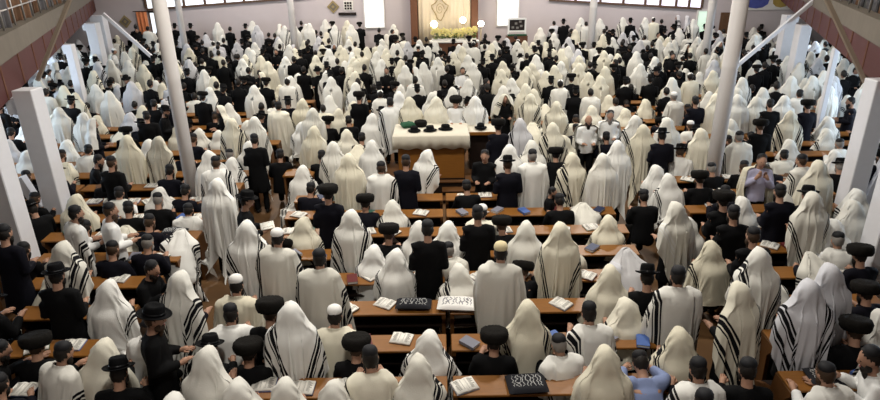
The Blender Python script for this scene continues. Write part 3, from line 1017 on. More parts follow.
dr = structure('door_1', MB().box(14.3, 14.98, W - .06, W, 0, 2.35), M['door'], 'brown door in far wall, right')
structure('door_handle', MB().bar((14.4, W - .12, 1.05), (14.4, W - .06, 1.05), .05, n=8), M['gold'], parent=dr)
structure('door_panel', MB().box(14.4, 14.88, W - .08, W - .06, .2, 1.0).box(14.4, 14.88, W - .08, W - .06, 1.2, 2.2), M['door'], parent=dr)
gd = MB().box(13.08, 13.16, W - .08, W, 0, 2.5).box(13.78, 13.86, W - .08, W, 0, 2.5).box(13.16, 13.78, W - .08, W, 2.42, 2.5)
gd = structure('door_2', gd, M['whitepaint'], 'pale green glazed door in far wall')
structure('window_pane', MB().box(13.16, 13.78, W - .05, W - .03, 0.05, 2.42), M['pale_green'], parent=gd)
mu = empty('mural', (16.4, W, 2.5))
tag(mu, 'long painted mural with blue and ochre fields above the far right wall', 'mural')
MB().box(-1.6, 1.9, -.04, 0, -.05, 1.6).build('board', M['whitepaint'], mu)
for m, x0, x1, z0, z1 in (('mural_blue', -1.05, .25, .02, 1.2), ('mural_yellow', .35, 1.3, .05, 1.2), ('mural_red', -1.5, -1.1, .3, 1.2)):
    b = MB()
    n = 12
    b.add([((x0 + x1) / 2 + (x1 - x0) / 2 * math.cos(k / n * 6.283), -.05, (z0 + z1) / 2 + (z1 - z0) / 2 * (abs(math.sin(k / n * 6.283)) ** .6) * (1 if math.sin(k / n * 6.283) > 0 else -1)) for k in range(n)], [tuple(range(n))])
    b.build('painted_field', M[m], mu)
oc = empty('orange_curtain', (-14.8, W - .1, 0.6))
tag(oc, 'orange curtain hanging beside a small bright window on the far wall', 'curtain')
v, f = wavy(-.26, .26, 0, 0.0, 2.2, 0.03, 30)
link('drape', evaluated(mesh_from('drape', v, f, [M['orange']]), [('SOLIDIFY', dict(thickness=0.02))]), oc)
MB().bar((-.4, 0, 2.22), (.9, 0, 2.22), .04, n=8).build('rod', M['darkwood'], oc, True)
f = MB().box(-14.46, -14.40, W - .06, W, 1.2, 2.8).box(-14.0, -13.94, W - .06, W, 1.2, 2.8).box(-14.46, -13.94, W - .06, W, 1.14, 1.2).box(-14.46, -13.94, W - .06, W, 2.74, 2.8)
o = structure('window_9', f, M['frame'], 'small bright window beside the orange curtain')
structure('window_pane', MB().box(-14.40, -14.0, W - .04, W - .02, 1.2, 2.74), M['daylight'], parent=o)
v, f = [], []

# ------------------------------------------------------------------ pews: seat, back and a reading ledge for the row behind
R0, PITCH = 4.75, 0.78
PEW_MESH = {}


def pew(x0, x1, r, label):
    wd = x1 - x0
    key = round(wd, 2)
    if key not in PEW_MESH:
        h = wd / 2
        end = MB()
        prof = [(-.45, .0), (.12, .0), (.12, .44), (.0, .50), (-.16, .56), (-.20, .80), (-.51, .775), (-.51, .72), (-.42, .60)]
        n = len(prof)
        end.add([(-.025, y, z) for y, z in prof] + [(.025, y, z) for y, z in prof], [tuple(range(n)), tuple(range(n, 2 * n))[::-1]] + [((i + 1) % n, i, n + i, n + (i + 1) % n) for i in range(n)])
        PEW_MESH[key] = dict(
            seat=MB().box(-h + .05, h - .05, -.22, .11, .41, .45).mesh('seat', M['darkwood'], bevel=.006),  # pew body: dark wood taken near black, shade below the ledge in its colour
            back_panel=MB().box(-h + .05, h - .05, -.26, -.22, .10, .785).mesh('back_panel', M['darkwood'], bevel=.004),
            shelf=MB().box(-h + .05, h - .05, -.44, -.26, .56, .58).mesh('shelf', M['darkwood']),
            reading_ledge=MB().hexa([(-h, -.52, .781), (h, -.52, .781), (h, -.22, .804), (-h, -.22, .804), (-h, -.52, .811), (h, -.52, .811), (h, -.22, .834), (-h, -.22, .834)]).mesh('reading_ledge', M['wood'], bevel=.006),
            end=end.mesh('end_panel', M['endwood'], bevel=.004))
    o = empty('pew', ((x0 + x1) / 2, r, 0))
    tag(o, label, 'pew', 'pews with reading ledges')
    d = PEW_MESH[key]
    for nm in ('seat', 'back_panel', 'shelf', 'reading_ledge'):
        link(nm, d[nm], o)
    link('end_panel', d['end'], o, (-wd / 2 + .025, 0, 0))
    link('end_panel', d['end'], o, (wd / 2 - .025, 0, 0))
    return o


ORD = ['first', 'second', 'third', 'fourth', 'fifth', 'sixth', 'seventh', 'eighth', 'ninth', 'tenth', 'eleventh', 'twelfth', 'thirteenth', 'fourteenth', 'fifteenth', 'sixteenth', 'seventeenth', 'eighteenth', 'nineteenth', 'twentieth']


def widen(y):
    return round(min(1, max(0, (y - 5) / 4)) * 8) / 8


for k in range(0, 20):
    r = R0 + PITCH * k
    if k <= 8:
        pew(-2.75, .05, r, f'wooden pew left of the centre line, {ORD[k]} middle row up')
        pew(.11, 2.5 + .6 * widen(r), r, f'wooden pew right of the centre line, {ORD[k]} middle row up')
    elif k >= 15:
        pew(-2.8, -.03, r, f'wooden pew left of centre, behind the platform, {ORD[k - 15]} such row')
        pew(.03, 2.9, r, f'wooden pew right of centre, behind the platform, {ORD[k - 15]} such row')
    for sx, nm in ((-1, 'left'), (1, 'right')):
        x = 4.0 if sx < 0 else 3.5 + .9 * widen(r)
        lim = abs(gallery_x(sx, r)) - .45
        n = 0
        while x + 1.6 < lim + 2.6 and n < 2:
            # keep clear of the steel columns
            e = min(x + 3.2, lim if n == 0 else lim + 3.4)
            if e - x > 1.0:
                s0, s1 = (x, e) if sx > 0 else (-e, -x)
                pew(s0, s1, r, f'wooden pew in {nm} block, {ORD[k]} row up, ' + ('by the aisle' if n == 0 else 'under the gallery'))
            x = max(e, lim) + .9 if n == 0 and e >= lim - .01 else e + .06
            n += 1
            if k < 2:
                break

# ------------------------------------------------------------------ reading platform, table, steps
bp = empty('reading_platform', (-0.1, 14.0, 0))
tag(bp, 'raised wooden reading platform in the middle of the hall', 'platform')
MB().box(-1.7, 1.75, -1.2, 1.3, 0, .31).build('platform_base', M['darkwood'], bp)
MB().box(-1.75, 1.8, -1.24, 1.34, .31, .35).build('platform_top', M['endwood'], bp, bevel=.006)
for i, zz in enumerate((.105, .21)):
    MB().box(.15, 1.55, -1.75 + .26 * i, -1.48 + .26 * i, zz - .03, zz).build('step', M['endwood'], bp, bevel=.005)
    MB().box(.17, 1.53, -1.72 + .26 * i, -1.24, 0.0 if i == 0 else .105, zz - .03).build('riser', M['darkwood'], bp)
rt = empty('reading_table', (-0.18, 13.35, .35))
tag(rt, 'large wooden reading table under an ivory cloth on the platform', 'table')
MB().box(-.82, .82, -.52, .52, .98, 1.03).build('table_top', M['wood'], rt, bevel=.005)
MB().box(-.74, .74, -.46, -.42, .03, .98).build('front_panel', M['wood'], rt, bevel=.004)
for s in (-1, 1):
    MB().box(s * .72 - .03, s * .72 + .03, -.42, .46, .03, .98).build('side_panel', M['endwood'], rt, bevel=.004)
MB().box(-.76, .76, -.48, .48, 0, .03).build('plinth', M['darkwood'], rt)
# the cloth hangs over all four edges
n = 40
cv, cf = [], []
xs = [-.86, -.85] + [-.83 + 1.66 * i / n for i in range(n + 1)] + [.85, .86]
ys = [-.555, -.545, -.53, -.2, .2, .53, .545, .555]
for j, yy in enumerate(ys):
    for i, xx in enumerate(xs):
        drop = 0
        if i == 0 or i == len(xs) - 1 or j == 0 or j == len(ys) - 1:
            drop = .29 + .02 * math.sin(i * .8 + j)
        elif i == 1 or i == len(xs) - 2 or j == 1 or j == len(ys) - 2:
            drop = .02
        wob = .014 * math.sin(i * 1.1) if drop > .1 else 0
        cv.append((xx, yy - (wob if j == 0 else 0), 1.40 - drop))
m = len(xs)
for j in range(len(ys) - 1):
    for i in range(m - 1):
        cf.append((j * m + i, j * m + i + 1, (j + 1) * m + i + 1, (j + 1) * m + i))
tc = link('tablecloth', evaluated(mesh_from('tablecloth', cv, cf, [M['cloth']]), [('SOLIDIFY', dict(thickness=.008, offset=1))]), None, (-0.18, 13.35, 0))
tag(tc, 'ivory cloth draped over the large reading table', 'tablecloth')
ld = empty('lectern', (0.98, 13.75, .35))
tag(ld, 'small wooden lectern with pale top right of the reading table', 'lectern')
MB().box(-.26, .26, -.18, .18, 0, .88).build('body', M['darkwood'], ld, bevel=.006)
MB().hexa([(-.34, -.30, .88), (.34, -.30, .88), (.34, .26, .96), (-.34, .26, .96), (-.34, -.30, .92), (.34, -.30, .92), (.34, .26, 1.0), (-.34, .26, 1.0)]).build('top', M['cloth'], ld, bevel=.006)
MB().box(-.34, .34, -.33, -.30, .88, .95).build('lip', M['wood'], ld)


def loose_hat(x, y, z, rz, kind, label):
    if kind == 'h':
        o = link('hat', HAT, None, (x, y, z + .005), (0, 0, R(rz)))
        link('hat_band', BAND, o)
    else:
        o = link('fur_hat', FUR, None, (x, y, z + .04), (0, 0, R(rz)))
    tag(o, label, 'hat', 'hats left on the platform furniture')


loose_hat(-.42, 13.62, 1.412, 30, 'f', 'round dark fur hat at the back of the reading table')
loose_hat(-.20, 13.20, 1.412, -40, 'h', 'black felt hat on reading table nearest its front edge')
loose_hat(-.56, 13.18, 1.412, 10, 'h', 'black felt hat on reading table beside green velvet bag')
loose_hat(.15, 13.30, 1.412, 70, 'h', 'black felt hat at the right end of reading table')
loose_hat(.98, 13.72, 1.317, 0, 'h', 'black felt hat resting on the small lectern top')


def bag(name, x, y, z, rz, sx, sy, sz, m, label, cat='bag', trim=None, seed=1):
    """soft bag: pillow with puckered seams, flap and pattern in thread"""
    o = empty(name, (x, y, z), R(rz))
    tag(o, label, cat)
    b = MB()
    n = 14
    vs, fs = [], []
    for s in (1, -1):
        for j in range(n + 1):
            for i in range(n + 1):
                u, w = -1 + 2 * i / n, -1 + 2 * j / n
                hgt = (max(0, 1 - u ** 4) * max(0, 1 - w ** 4)) ** .5
                q = noise.noise(Vector((u * 2, w * 2, seed * 3 + s)))
                vs.append((u * sx / 2, w * sy / 2, sz / 2 + s * hgt * sz / 2 * (1 + .25 * q)))
    for s in (0, 1):
        e = s * (n + 1) ** 2
        for j in range(n):
            for i in range(n):
                q = [e + j * (n + 1) + i, e + j * (n + 1) + i + 1, e + (j + 1) * (n + 1) + i + 1, e + (j + 1) * (n + 1) + i]
                fs.append(tuple(q if s == 0 else q[::-1]))
    b.add(vs, fs).build('body', m, o, True)
    if trim:
        t = MB()
        rr = random.Random(seed)
        for k in range(9):
            c = (-.34 + .085 * k) * sx
            t.tube([(c + (.02 + .03 * rr.random()) * sx * math.sin(a * (.7 + 1.6 * rr.random()) + k * 2), (.30 - .6 * a / 8) * sy, sz * (.99 - .25 * abs((.30 - .6 * a / 8) * 2) ** 2 - .2 * abs(c * 2 / sx) ** 3) + .006) for a in range(9)], [.003 + .003 * rr.random() for _ in range(9)], 5)
        t.build('embroidery', trim, o, True)
    return o


bag('velvet_bag', -.72, 13.55, 1.412, 20, .32, .26, .12, M['green'], 'green velvet bag lying on the left end of reading table')
LZ = .834


def on_ledge(k, dy=0):
    return R0 + PITCH * (k + 1) - .37 + dy


bag('plastic_bag', -.42, on_ledge(4), LZ - .01, 20, .24, .30, .16, M['purple'], 'crumpled purple plastic bag on a ledge in the middle block')
bag('embroidered_bag', .88, on_ledge(0) - .03, LZ - .02, 4, .42, .30, .09, M['velvet'], 'black velvet bag with silver embroidery on the lowest middle block ledge', 'bag', M['silver'], 2)
bag('embroidered_bag', -.36, on_ledge(2), LZ - .01, -3, .46, .24, .09, M['velvet'], 'black velvet bag with silver embroidery on middle ledge, left of white plastic bag', 'bag', M['silver'], 3)
bag('embroidered_bag', 4.30, on_ledge(2), LZ - .01, 12, .40, .34, .10, M['velvet'], 'large black velvet bag with silver dots at the aisle end of right ledge', 'bag', M['silver'], 4)
bag('embroidered_bag', 4.02, on_ledge(0), LZ - .01, -6, .34, .26, .08, M['velvet'], 'embroidered black bag on ledge beside a lone blue book', 'bag', M['silver'], 5)
bag('embroidered_bag', -4.42, on_ledge(5), LZ - .01, 0, .42, .26, .10, M['velvet'], 'black bag with silver swirls at aisle end of a left block ledge', 'bag', M['silver'], 6)
bag('printed_bag', .20, on_ledge(2) - .02, LZ - .01, -6, .50, .30, .10, M['whitepaint'], 'white plastic bag with grey print on middle ledge beside black bag', 'bag', M['cover_grey'], 7)


# ------------------------------------------------------------------ books on the ledges
def text_lines(mb, x0, x1, y0, y1, z, tilt, seed):
    rr = random.Random(seed)
    y = y1
    while y > y0:
        a = x0 + rr.uniform(0, .01)
        b = x1 - rr.uniform(0, .02)
        mb.add([(a, y - .005, z), (b, y - .005, z), (b, y, z), (a, y, z)], [(0, 1, 2, 3)])
        y -= .016


OPEN = []
for s in range(3):
    pg, tx = MB(), MB()
    n = 8
    w, h = .125, .19
    for sgn in (-1, 1):
        vs = []
        for i in range(n + 1):
            u = i / n
            z = .012 + .022 * math.sin(min(1, u * 1.5) * math.pi / 1.5 + .25) * (1 - .5 * u)
            for yy in (-h / 2, h / 2):
                vs.append((sgn * u * w, yy, z))
            for yy in (-h / 2, h / 2):
                vs.append((sgn * u * w, yy, .004))
        fs = []
        for i in range(n):
            a, b = 4 * i, 4 * (i + 1)
            for q in ((a, b, b + 1, a + 1), (a + 2, a + 3, b + 3, b + 2), (a, a + 2, b + 2, b), (a + 1, b + 1, b + 3, a + 3)):
                fs.append(q if sgn > 0 else q[::-1])
        e = 4 * n
        fs.append((e, e + 2, e + 3, e + 1))
        pg.add(vs, fs)
        rr = random.Random(s * 7 + sgn)
        for k in range(9):
            y = .07 - k * .0165
            for (u0, u1) in ((.18, .5), (.5, .86 - .2 * rr.random())):
                z0, z1 = [.0135 + .022 * math.sin(min(1, u * 1.5) * math.pi / 1.5 + .25) * (1 - .5 * u) for u in (u0, u1)]
                tx.add([(sgn * u0 * w, y, z0), (sgn * u1 * w, y, z1), (sgn * u1 * w, y + .006, z1), (sgn * u0 * w, y + .006, z0)], [(0, 1, 2, 3) if sgn > 0 else (3, 2, 1, 0)])
    cv = MB().box(-w - .006, w + .006, -h / 2 - .006, h / 2 + .006, 0, .005)
    OPEN.append((pg.mesh('pages', M['paper'], True), tx.mesh('lettering', M['ink']), cv))
COVERS = ['cover_maroon', 'cover_blue', 'cover_grey', 'cover_brown', 'cover_navy', 'cover_green']
OPEN_COVER = {c: OPEN[0][2].mesh('cover', M[c]) for c in COVERS}
CLOSED = {c: MB().box(-.075, .075, -.11, .11, 0, .006).box(-.075, .075, -.11, .11, .034, .040).box(-.078, -.070, -.11, .11, 0, .040).mesh('cover', M[c], bevel=.002) for c in COVERS}
BLOCK = MB().box(-.070, .070, -.105, .105, .006, .034).mesh('page_block', M['paper'])
BOOKN = {}


def book(x, y, z, rz, opened, cover, label, sc=1.0):
    o = empty('open_book' if opened else 'closed_book', (x, y, z), R(rz))
    o.rotation_euler.x = R(4.4)
    tag(o, label, 'book', 'prayer books on the ledges')
    if opened:
        pg, tx, _ = OPEN[int(abs(x * 10)) % 3]
        for nm, me in (('cover', OPEN_COVER[cover]), ('pages', pg), ('lettering', tx)):
            link(nm, me, o, (0, 0, 0), (0, 0, 0), (sc, sc, 1))
    else:
        link('cover', CLOSED[cover], o, (0, 0, 0), (0, 0, 0), (sc, sc, 1))
        link('page_block', BLOCK, o, (0, 0, 0), (0, 0, 0), (sc, sc, 1))


# seen books: x, row, offset from the ledge middle, turn, open, cover
SEEN = [
    (-4.44, 0, 0.02, -2, 1, 4, 'open prayer book on left block ledge first row up'),
    (-4.77, 1, -0.00, 27, 1, 5, 'open prayer book on left block ledge second row up, first from left'),
    (-4.37, 1, 0.03, 2, 1, 1, 'open prayer book on left block ledge second row up, second from left'),
    (-5.08, 2, 0.01, 50, 0, 1, 'closed prayer book on left block ledge third row up, first from left'),
    (-4.81, 2, -0.02, 14, 0, 4, 'closed prayer book on left block ledge third row up, second from left'),
    (-4.42, 2, 0.04, 44, 1, 0, 'open prayer book on left block ledge third row up'),
    (-5.07, 3, -0.06, 26, 0, 0, 'closed prayer book on left block ledge fourth row up'),
    (-5.47, 3, 0.02, 4, 1, 3, 'open prayer book on left block ledge fourth row up, first from left'),
    (-4.61, 3, 0.07, -4, 1, 2, 'open prayer book on left block ledge fourth row up, second from left'),
    (-4.98, 4, -0.02, 15, 0, 3, 'closed prayer book on left block ledge fifth row up, first from left'),
    (-4.69, 4, -0.04, 4, 0, 2, 'closed prayer book on left block ledge fifth row up, second from left'),
    (-5.62, 4, -0.02, -3, 1, 3, 'open prayer book on left block ledge fifth row up, first from left'),
    (-4.31, 4, -0.05, -13, 1, 5, 'open prayer book on left block ledge fifth row up, second from left'),
    (-6.20, 5, 0.07, 43, 0, 5, 'closed prayer book on left block ledge sixth row up, first from left'),
    (-5.23, 5, -0.03, -36, 0, 5, 'closed prayer book on left block ledge sixth row up, second from left'),
    (-5.60, 5, 0.01, -3, 1, 0, 'open prayer book on left block ledge sixth row up'),
    (-5.80, 6, -0.02, 44, 0, 4, 'closed prayer book on left block ledge seventh row up, first from left'),
    (-4.56, 6, -0.07, -11, 0, 1, 'closed prayer book on left block ledge seventh row up, second from left'),
    (-6.30, 6, -0.04, 14, 1, 4, 'open prayer book on left block ledge seventh row up, first from left'),
    (-5.53, 6, 0.00, -39, 1, 2, 'open prayer book on left block ledge seventh row up, second from left'),
    (-5.27, 6, -0.02, 11, 1, 1, 'open prayer book on left block ledge seventh row up, third from left'),
    (-4.92, 6, 0.03, -7, 1, 1, 'open prayer book on left block ledge seventh row up, fourth from left'),
    (-4.27, 6, -0.04, -3, 1, 1, 'open prayer book on left block ledge seventh row up, fifth from left'),
    (-6.93, 7, -0.06, -28, 0, 1, 'closed prayer book on left block ledge eighth row up'),
    (-6.57, 7, -0.02, 1, 1, 1, 'open prayer book on left block ledge eighth row up, first from left'),
    (-6.27, 7, 0.03, 19, 1, 1, 'open prayer book on left block ledge eighth row up, second from left'),
    (-5.83, 7, -0.03, 8, 1, 1, 'open prayer book on left block ledge eighth row up, third from left'),
    (-5.50, 7, -0.02, 44, 1, 5, 'open prayer book on left block ledge eighth row up, fourth from left'),
    (-5.16, 7, -0.01, -47, 1, 0, 'open prayer book on left block ledge eighth row up, fifth from left'),
    (-4.66, 7, -0.01, 14, 1, 0, 'open prayer book on left block ledge eighth row up, sixth from left'),
    (-6.84, 8, -0.03, 35, 0, 3, 'closed prayer book on left block ledge ninth row up, first from left'),
    (-6.40, 8, 0.03, 2, 0, 2, 'closed prayer book on left block ledge ninth row up, second from left'),
    (-5.30, 8, 0.03, 13, 0, 5, 'closed prayer book on left block ledge ninth row up, third from left'),
    (-5.83, 8, 0.03, -1, 1, 0, 'open prayer book on left block ledge ninth row up, first from left'),
    (-4.42, 8, 0.03, 11, 1, 2, 'open prayer book on left block ledge ninth row up, second from left'),
    (-6.33, 9, -0.04, 10, 0, 2, 'closed prayer book on left block ledge tenth row up'),
    (-5.81, 9, -0.03, 13, 1, 1, 'open prayer book on left block ledge tenth row up, first from left'),
    (-4.38, 9, 0.01, -5, 1, 0, 'open prayer book on left block ledge tenth row up, second from left'),
    (-0.74, 0, 0.03, 15, 0, 3, 'closed prayer book on middle block ledge first row up, first from left'),
    (1.63, 0, -0.03, 2, 0, 1, 'closed prayer book on middle block ledge first row up, second from left'),
    (-2.34, 0, 0.04, -12, 1, 4, 'open prayer book on middle block ledge first row up, first from left'),
    (-1.90, 0, 0.04, 3, 1, 1, 'open prayer book on middle block ledge first row up, second from left'),
    (-1.48, 0, -0.02, -2, 1, 4, 'open prayer book on middle block ledge first row up, third from left'),
    (-1.06, 0, 0.01, 12, 1, 2, 'open prayer book on middle block ledge first row up, fourth from left'),
    (-0.21, 0, 0.03, -10, 1, 1, 'open prayer book on middle block ledge first row up, fifth from left'),
    (0.23, 0, -0.02, 24, 1, 2, 'open prayer book on middle block ledge first row up, sixth from left'),
    (2.32, 0, -0.01, 14, 1, 4, 'open prayer book on middle block ledge first row up, seventh from left'),
    (-1.87, 1, 0.02, -4, 0, 4, 'closed prayer book on middle block ledge second row up, first from left'),
    (-0.90, 1, 0.01, 14, 0, 0, 'closed prayer book on middle block ledge second row up, second from left'),
    (0.32, 1, -0.05, 50, 0, 2, 'closed prayer book on middle block ledge second row up, third from left'),
    (0.66, 1, 0.03, -7, 0, 4, 'closed prayer book on middle block ledge second row up, fourth from left'),
    (1.34, 1, 0.03, 28, 0, 1, 'closed prayer book on middle block ledge second row up, fifth from left'),
    (1.60, 1, 0.07, 26, 0, 4, 'closed prayer book on middle block ledge second row up, sixth from left'),
    (1.96, 1, 0.04, 34, 0, 2, 'closed prayer book on middle block ledge second row up, seventh from left'),
    (2.34, 1, -0.07, -14, 0, 1, 'closed prayer book on middle block ledge second row up, eighth from left'),
    (-2.48, 1, 0.03, -5, 1, 1, 'open prayer book on middle block ledge second row up, first from left'),
    (-1.55, 1, -0.05, 1, 1, 2, 'open prayer book on middle block ledge second row up, second from left'),
    (-1.29, 1, 0.05, -8, 1, 3, 'open prayer book on middle block ledge second row up, third from left'),
    (-0.48, 1, 0.06, -14, 1, 3, 'open prayer book on middle block ledge second row up, fourth from left'),
    (0.98, 1, -0.04, -1, 1, 0, 'open prayer book on middle block ledge second row up, fifth from left'),
    (-1.78, 2, 0.04, 4, 0, 4, 'closed prayer book on middle block ledge third row up, first from left'),
    (1.03, 2, 0.01, 5, 0, 3, 'closed prayer book on middle block ledge third row up, second from left'),
    (-2.04, 2, -0.01, 48, 1, 1, 'open prayer book on middle block ledge third row up, first from left'),
    (-1.50, 2, 0.02, -8, 1, 1, 'open prayer book on middle block ledge third row up, second from left'),
    (-1.22, 2, -0.03, -41, 1, 3, 'open prayer book on middle block ledge third row up, third from left'),
    (-0.74, 2, 0.07, -29, 1, 3, 'open prayer book on middle block ledge third row up, fourth from left'),
    (0.65, 2, 0.03, -11, 1, 1, 'open prayer book on middle block ledge third row up, fifth from left'),
    (1.55, 2, 0.01, -46, 1, 2, 'open prayer book on middle block ledge third row up, sixth from left'),
    (2.05, 2, 0.03, -5, 1, 5, 'open prayer book on middle block ledge third row up, seventh from left'),
    (2.34, 2, -0.05, 1, 1, 1, 'open prayer book on middle block ledge third row up, eighth from left'),
    (-1.72, 3, 0.07, 4, 0, 5, 'closed prayer book on middle block ledge fourth row up, first from left'),
    (-1.25, 3, -0.06, 11, 0, 0, 'closed prayer book on middle block ledge fourth row up, second from left'),
    (2.53, 3, -0.01, 22, 0, 4, 'closed prayer book on middle block ledge fourth row up, third from left'),
    (-2.52, 3, -0.03, -14, 1, 1, 'open prayer book on middle block ledge fourth row up, first from left'),
    (-2.21, 3, -0.04, -9, 1, 3, 'open prayer book on middle block ledge fourth row up, second from left'),
    (-0.98, 3, 0.05, 48, 1, 4, 'open prayer book on middle block ledge fourth row up, third from left'),
    (-0.66, 3, 0.05, -2, 1, 5, 'open prayer book on middle block ledge fourth row up, fourth from left'),
    (-0.28, 3, 0.02, -31, 1, 5, 'open prayer book on middle block ledge fourth row up, fifth from left'),
    (0.27, 3, 0.01, 9, 1, 5, 'open prayer book on middle block ledge fourth row up, sixth from left'),
    (0.54, 3, -0.01, 42, 1, 2, 'open prayer book on middle block ledge fourth row up, seventh from left'),
    (1.12, 3, 0.03, -45, 1, 0, 'open prayer book on middle block ledge fourth row up, eighth from left'),
    (1.50, 3, -0.02, 10, 1, 3, 'open prayer book on middle block ledge fourth row up, ninth from left'),
    (2.05, 3, -0.03, -34, 1, 0, 'open prayer book on middle block ledge fourth row up, tenth from left'),
    (-2.24, 4, -0.01, 44, 0, 2, 'closed prayer book on middle block ledge fifth row up, first from left'),
    (-1.85, 4, -0.07, 39, 0, 1, 'closed prayer book on middle block ledge fifth row up, second from left'),
    (1.61, 4, -0.07, -9, 0, 4, 'closed prayer book on middle block ledge fifth row up, third from left'),
    (2.34, 4, 0.03, -46, 0, 4, 'closed prayer book on middle block ledge fifth row up, fourth from left'),
    (-2.55, 4, 0.04, -4, 1, 1, 'open prayer book on middle block ledge fifth row up, first from left'),
    (-1.39, 4, -0.04, -10, 1, 3, 'open prayer book on middle block ledge fifth row up, second from left'),
    (-1.02, 4, 0.03, -14, 1, 0, 'open prayer book on middle block ledge fifth row up, third from left'),
    (-0.78, 4, 0.04, -14, 1, 2, 'open prayer book on middle block ledge fifth row up, fourth from left'),
    (0.42, 4, 0.00, 3, 1, 5, 'open prayer book on middle block ledge fifth row up, fifth from left'),
    (1.21, 4, -0.01, -3, 1, 4, 'open prayer book on middle block ledge fifth row up, sixth from left'),
    (1.91, 4, 0.04, -1, 1, 1, 'open prayer book on middle block ledge fifth row up, seventh from left'),
    (-2.17, 5, 0.02, -2, 0, 5, 'closed prayer book on middle block ledge sixth row up, first from left'),
    (-0.33, 5, 0.05, 42, 0, 2, 'closed prayer book on middle block ledge sixth row up, second from left'),
    (1.44, 5, -0.06, -32, 0, 1, 'closed prayer book on middle block ledge sixth row up, third from left'),
    (-2.50, 5, 0.06, 6, 1, 4, 'open prayer book on middle block ledge sixth row up, first from left'),
    (-1.65, 5, 0.01, -0, 1, 5, 'open prayer book on middle block ledge sixth row up, second from left'),
    (-1.21, 5, -0.00, 19, 1, 2, 'open prayer book on middle block ledge sixth row up, third from left'),
    (-0.80, 5, -0.03, -43, 1, 3, 'open prayer book on middle block ledge sixth row up, fourth from left'),
    (0.57, 5, -0.04, -13, 1, 3, 'open prayer book on middle block ledge sixth row up, fifth from left'),
    (1.05, 5, -0.03, 12, 1, 2, 'open prayer book on middle block ledge sixth row up, sixth from left'),
    (2.01, 5, -0.03, -17, 1, 4, 'open prayer book on middle block ledge sixth row up, seventh from left'),
    (2.52, 5, 0.04, 15, 1, 5, 'open prayer book on middle block ledge sixth row up, eighth from left'),
    (-1.24, 6, -0.04, -2, 0, 5, 'closed prayer book on middle block ledge seventh row up, first from left'),
    (-0.88, 6, 0.03, 13, 0, 3, 'closed prayer book on middle block ledge seventh row up, second from left'),
    (0.39, 6, -0.04, 31, 0, 2, 'closed prayer book on middle block ledge seventh row up, third from left'),
    (1.02, 6, 0.03, -43, 0, 2, 'closed prayer book on middle block ledge seventh row up, fourth from left'),
    (1.49, 6, -0.03, 27, 0, 1, 'closed prayer book on middle block ledge seventh row up, fifth from left'),
    (2.06, 6, -0.01, 13, 0, 0, 'closed prayer book on middle block ledge seventh row up, sixth from left'),
    (2.82, 6, -0.03, -41, 0, 4, 'closed prayer book on middle block ledge seventh row up, seventh from left'),
    (-2.51, 6, -0.03, -24, 1, 3, 'open prayer book on middle block ledge seventh row up, first from left'),
    (-2.07, 6, 0.07, -48, 1, 1, 'open prayer book on middle block ledge seventh row up, second from left'),
    (-0.34, 6, -0.02, -20, 1, 0, 'open prayer book on middle block ledge seventh row up, third from left'),
    (0.72, 6, -0.04, 44, 1, 0, 'open prayer book on middle block ledge seventh row up, fourth from left'),
    (2.47, 6, 0.04, 30, 1, 3, 'open prayer book on middle block ledge seventh row up, fifth from left'),
    (-2.24, 7, 0.01, 26, 0, 4, 'closed prayer book on middle block ledge eighth row up, first from left'),
    (-1.97, 7, -0.04, -20, 0, 5, 'closed prayer book on middle block ledge eighth row up, second from left'),
    (-0.58, 7, -0.05, -9, 0, 1, 'closed prayer book on middle block ledge eighth row up, third from left'),
    (1.64, 7, 0.01, -5, 0, 3, 'closed prayer book on middle block ledge eighth row up, fourth from left'),
    (2.09, 7, -0.07, -9, 0, 4, 'closed prayer book on middle block ledge eighth row up, fifth from left'),
    (2.83, 7, -0.01, 7, 0, 0, 'closed prayer book on middle block ledge eighth row up, sixth from left'),
    (-1.45, 7, -0.06, 44, 1, 0, 'open prayer book on middle block ledge eighth row up, first from left'),
    (-1.04, 7, 0.02, -13, 1, 5, 'open prayer book on middle block ledge eighth row up, second from left'),
    (0.44, 7, -0.04, -13, 1, 1, 'open prayer book on middle block ledge eighth row up, third from left'),
    (0.86, 7, 0.01, 1, 1, 0, 'open prayer book on middle block ledge eighth row up, fourth from left'),
    (1.27, 7, 0.06, 16, 1, 3, 'open prayer book on middle block ledge eighth row up, fifth from left'),
    (2.41, 7, 0.03, 11, 1, 2, 'open prayer book on middle block ledge eighth row up, sixth from left'),
    (4.41, 1, -0.01, -14, 1, 1, 'open prayer book on right block ledge second row up, first from left'),
    (4.85, 1, 0.03, -9, 1, 4, 'open prayer book on right block ledge second row up, second from left'),
    (5.20, 2, -0.04, -6, 0, 3, 'closed prayer book on right block ledge third row up'),
    (5.15, 3, -0.01, 32, 0, 4, 'closed prayer book on right block ledge fourth row up'),
    (4.60, 3, 0.07, 11, 1, 5, 'open prayer book on right block ledge fourth row up, first from left'),
    (5.64, 3, 0.03, 15, 1, 2, 'open prayer book on right block ledge fourth row up, second from left'),
    (5.35, 4, -0.02, 12, 0, 0, 'closed prayer book on right block ledge fifth row up'),
    (4.65, 4, 0.01, -26, 1, 1, 'open prayer book on right block ledge fifth row up, first from left'),
    (5.09, 4, 0.05, -40, 1, 3, 'open prayer book on right block ledge fifth row up, second from left'),
    (5.69, 4, -0.04, -5, 1, 4, 'open prayer book on right block ledge fifth row up, third from left'),
    (6.02, 4, 0.05, -6, 1, 5, 'open prayer book on right block ledge fifth row up, fourth from left'),
    (4.78, 5, -0.01, 17, 0, 0, 'closed prayer book on right block ledge sixth row up, first from left'),
    (5.81, 5, 0.03, 1, 0, 4, 'closed prayer book on right block ledge sixth row up, second from left'),
    (5.30, 5, 0.02, 1, 1, 0, 'open prayer book on right block ledge sixth row up'),
    (4.89, 6, 0.05, -6, 1, 4, 'open prayer book on right block ledge seventh row up, first from left'),
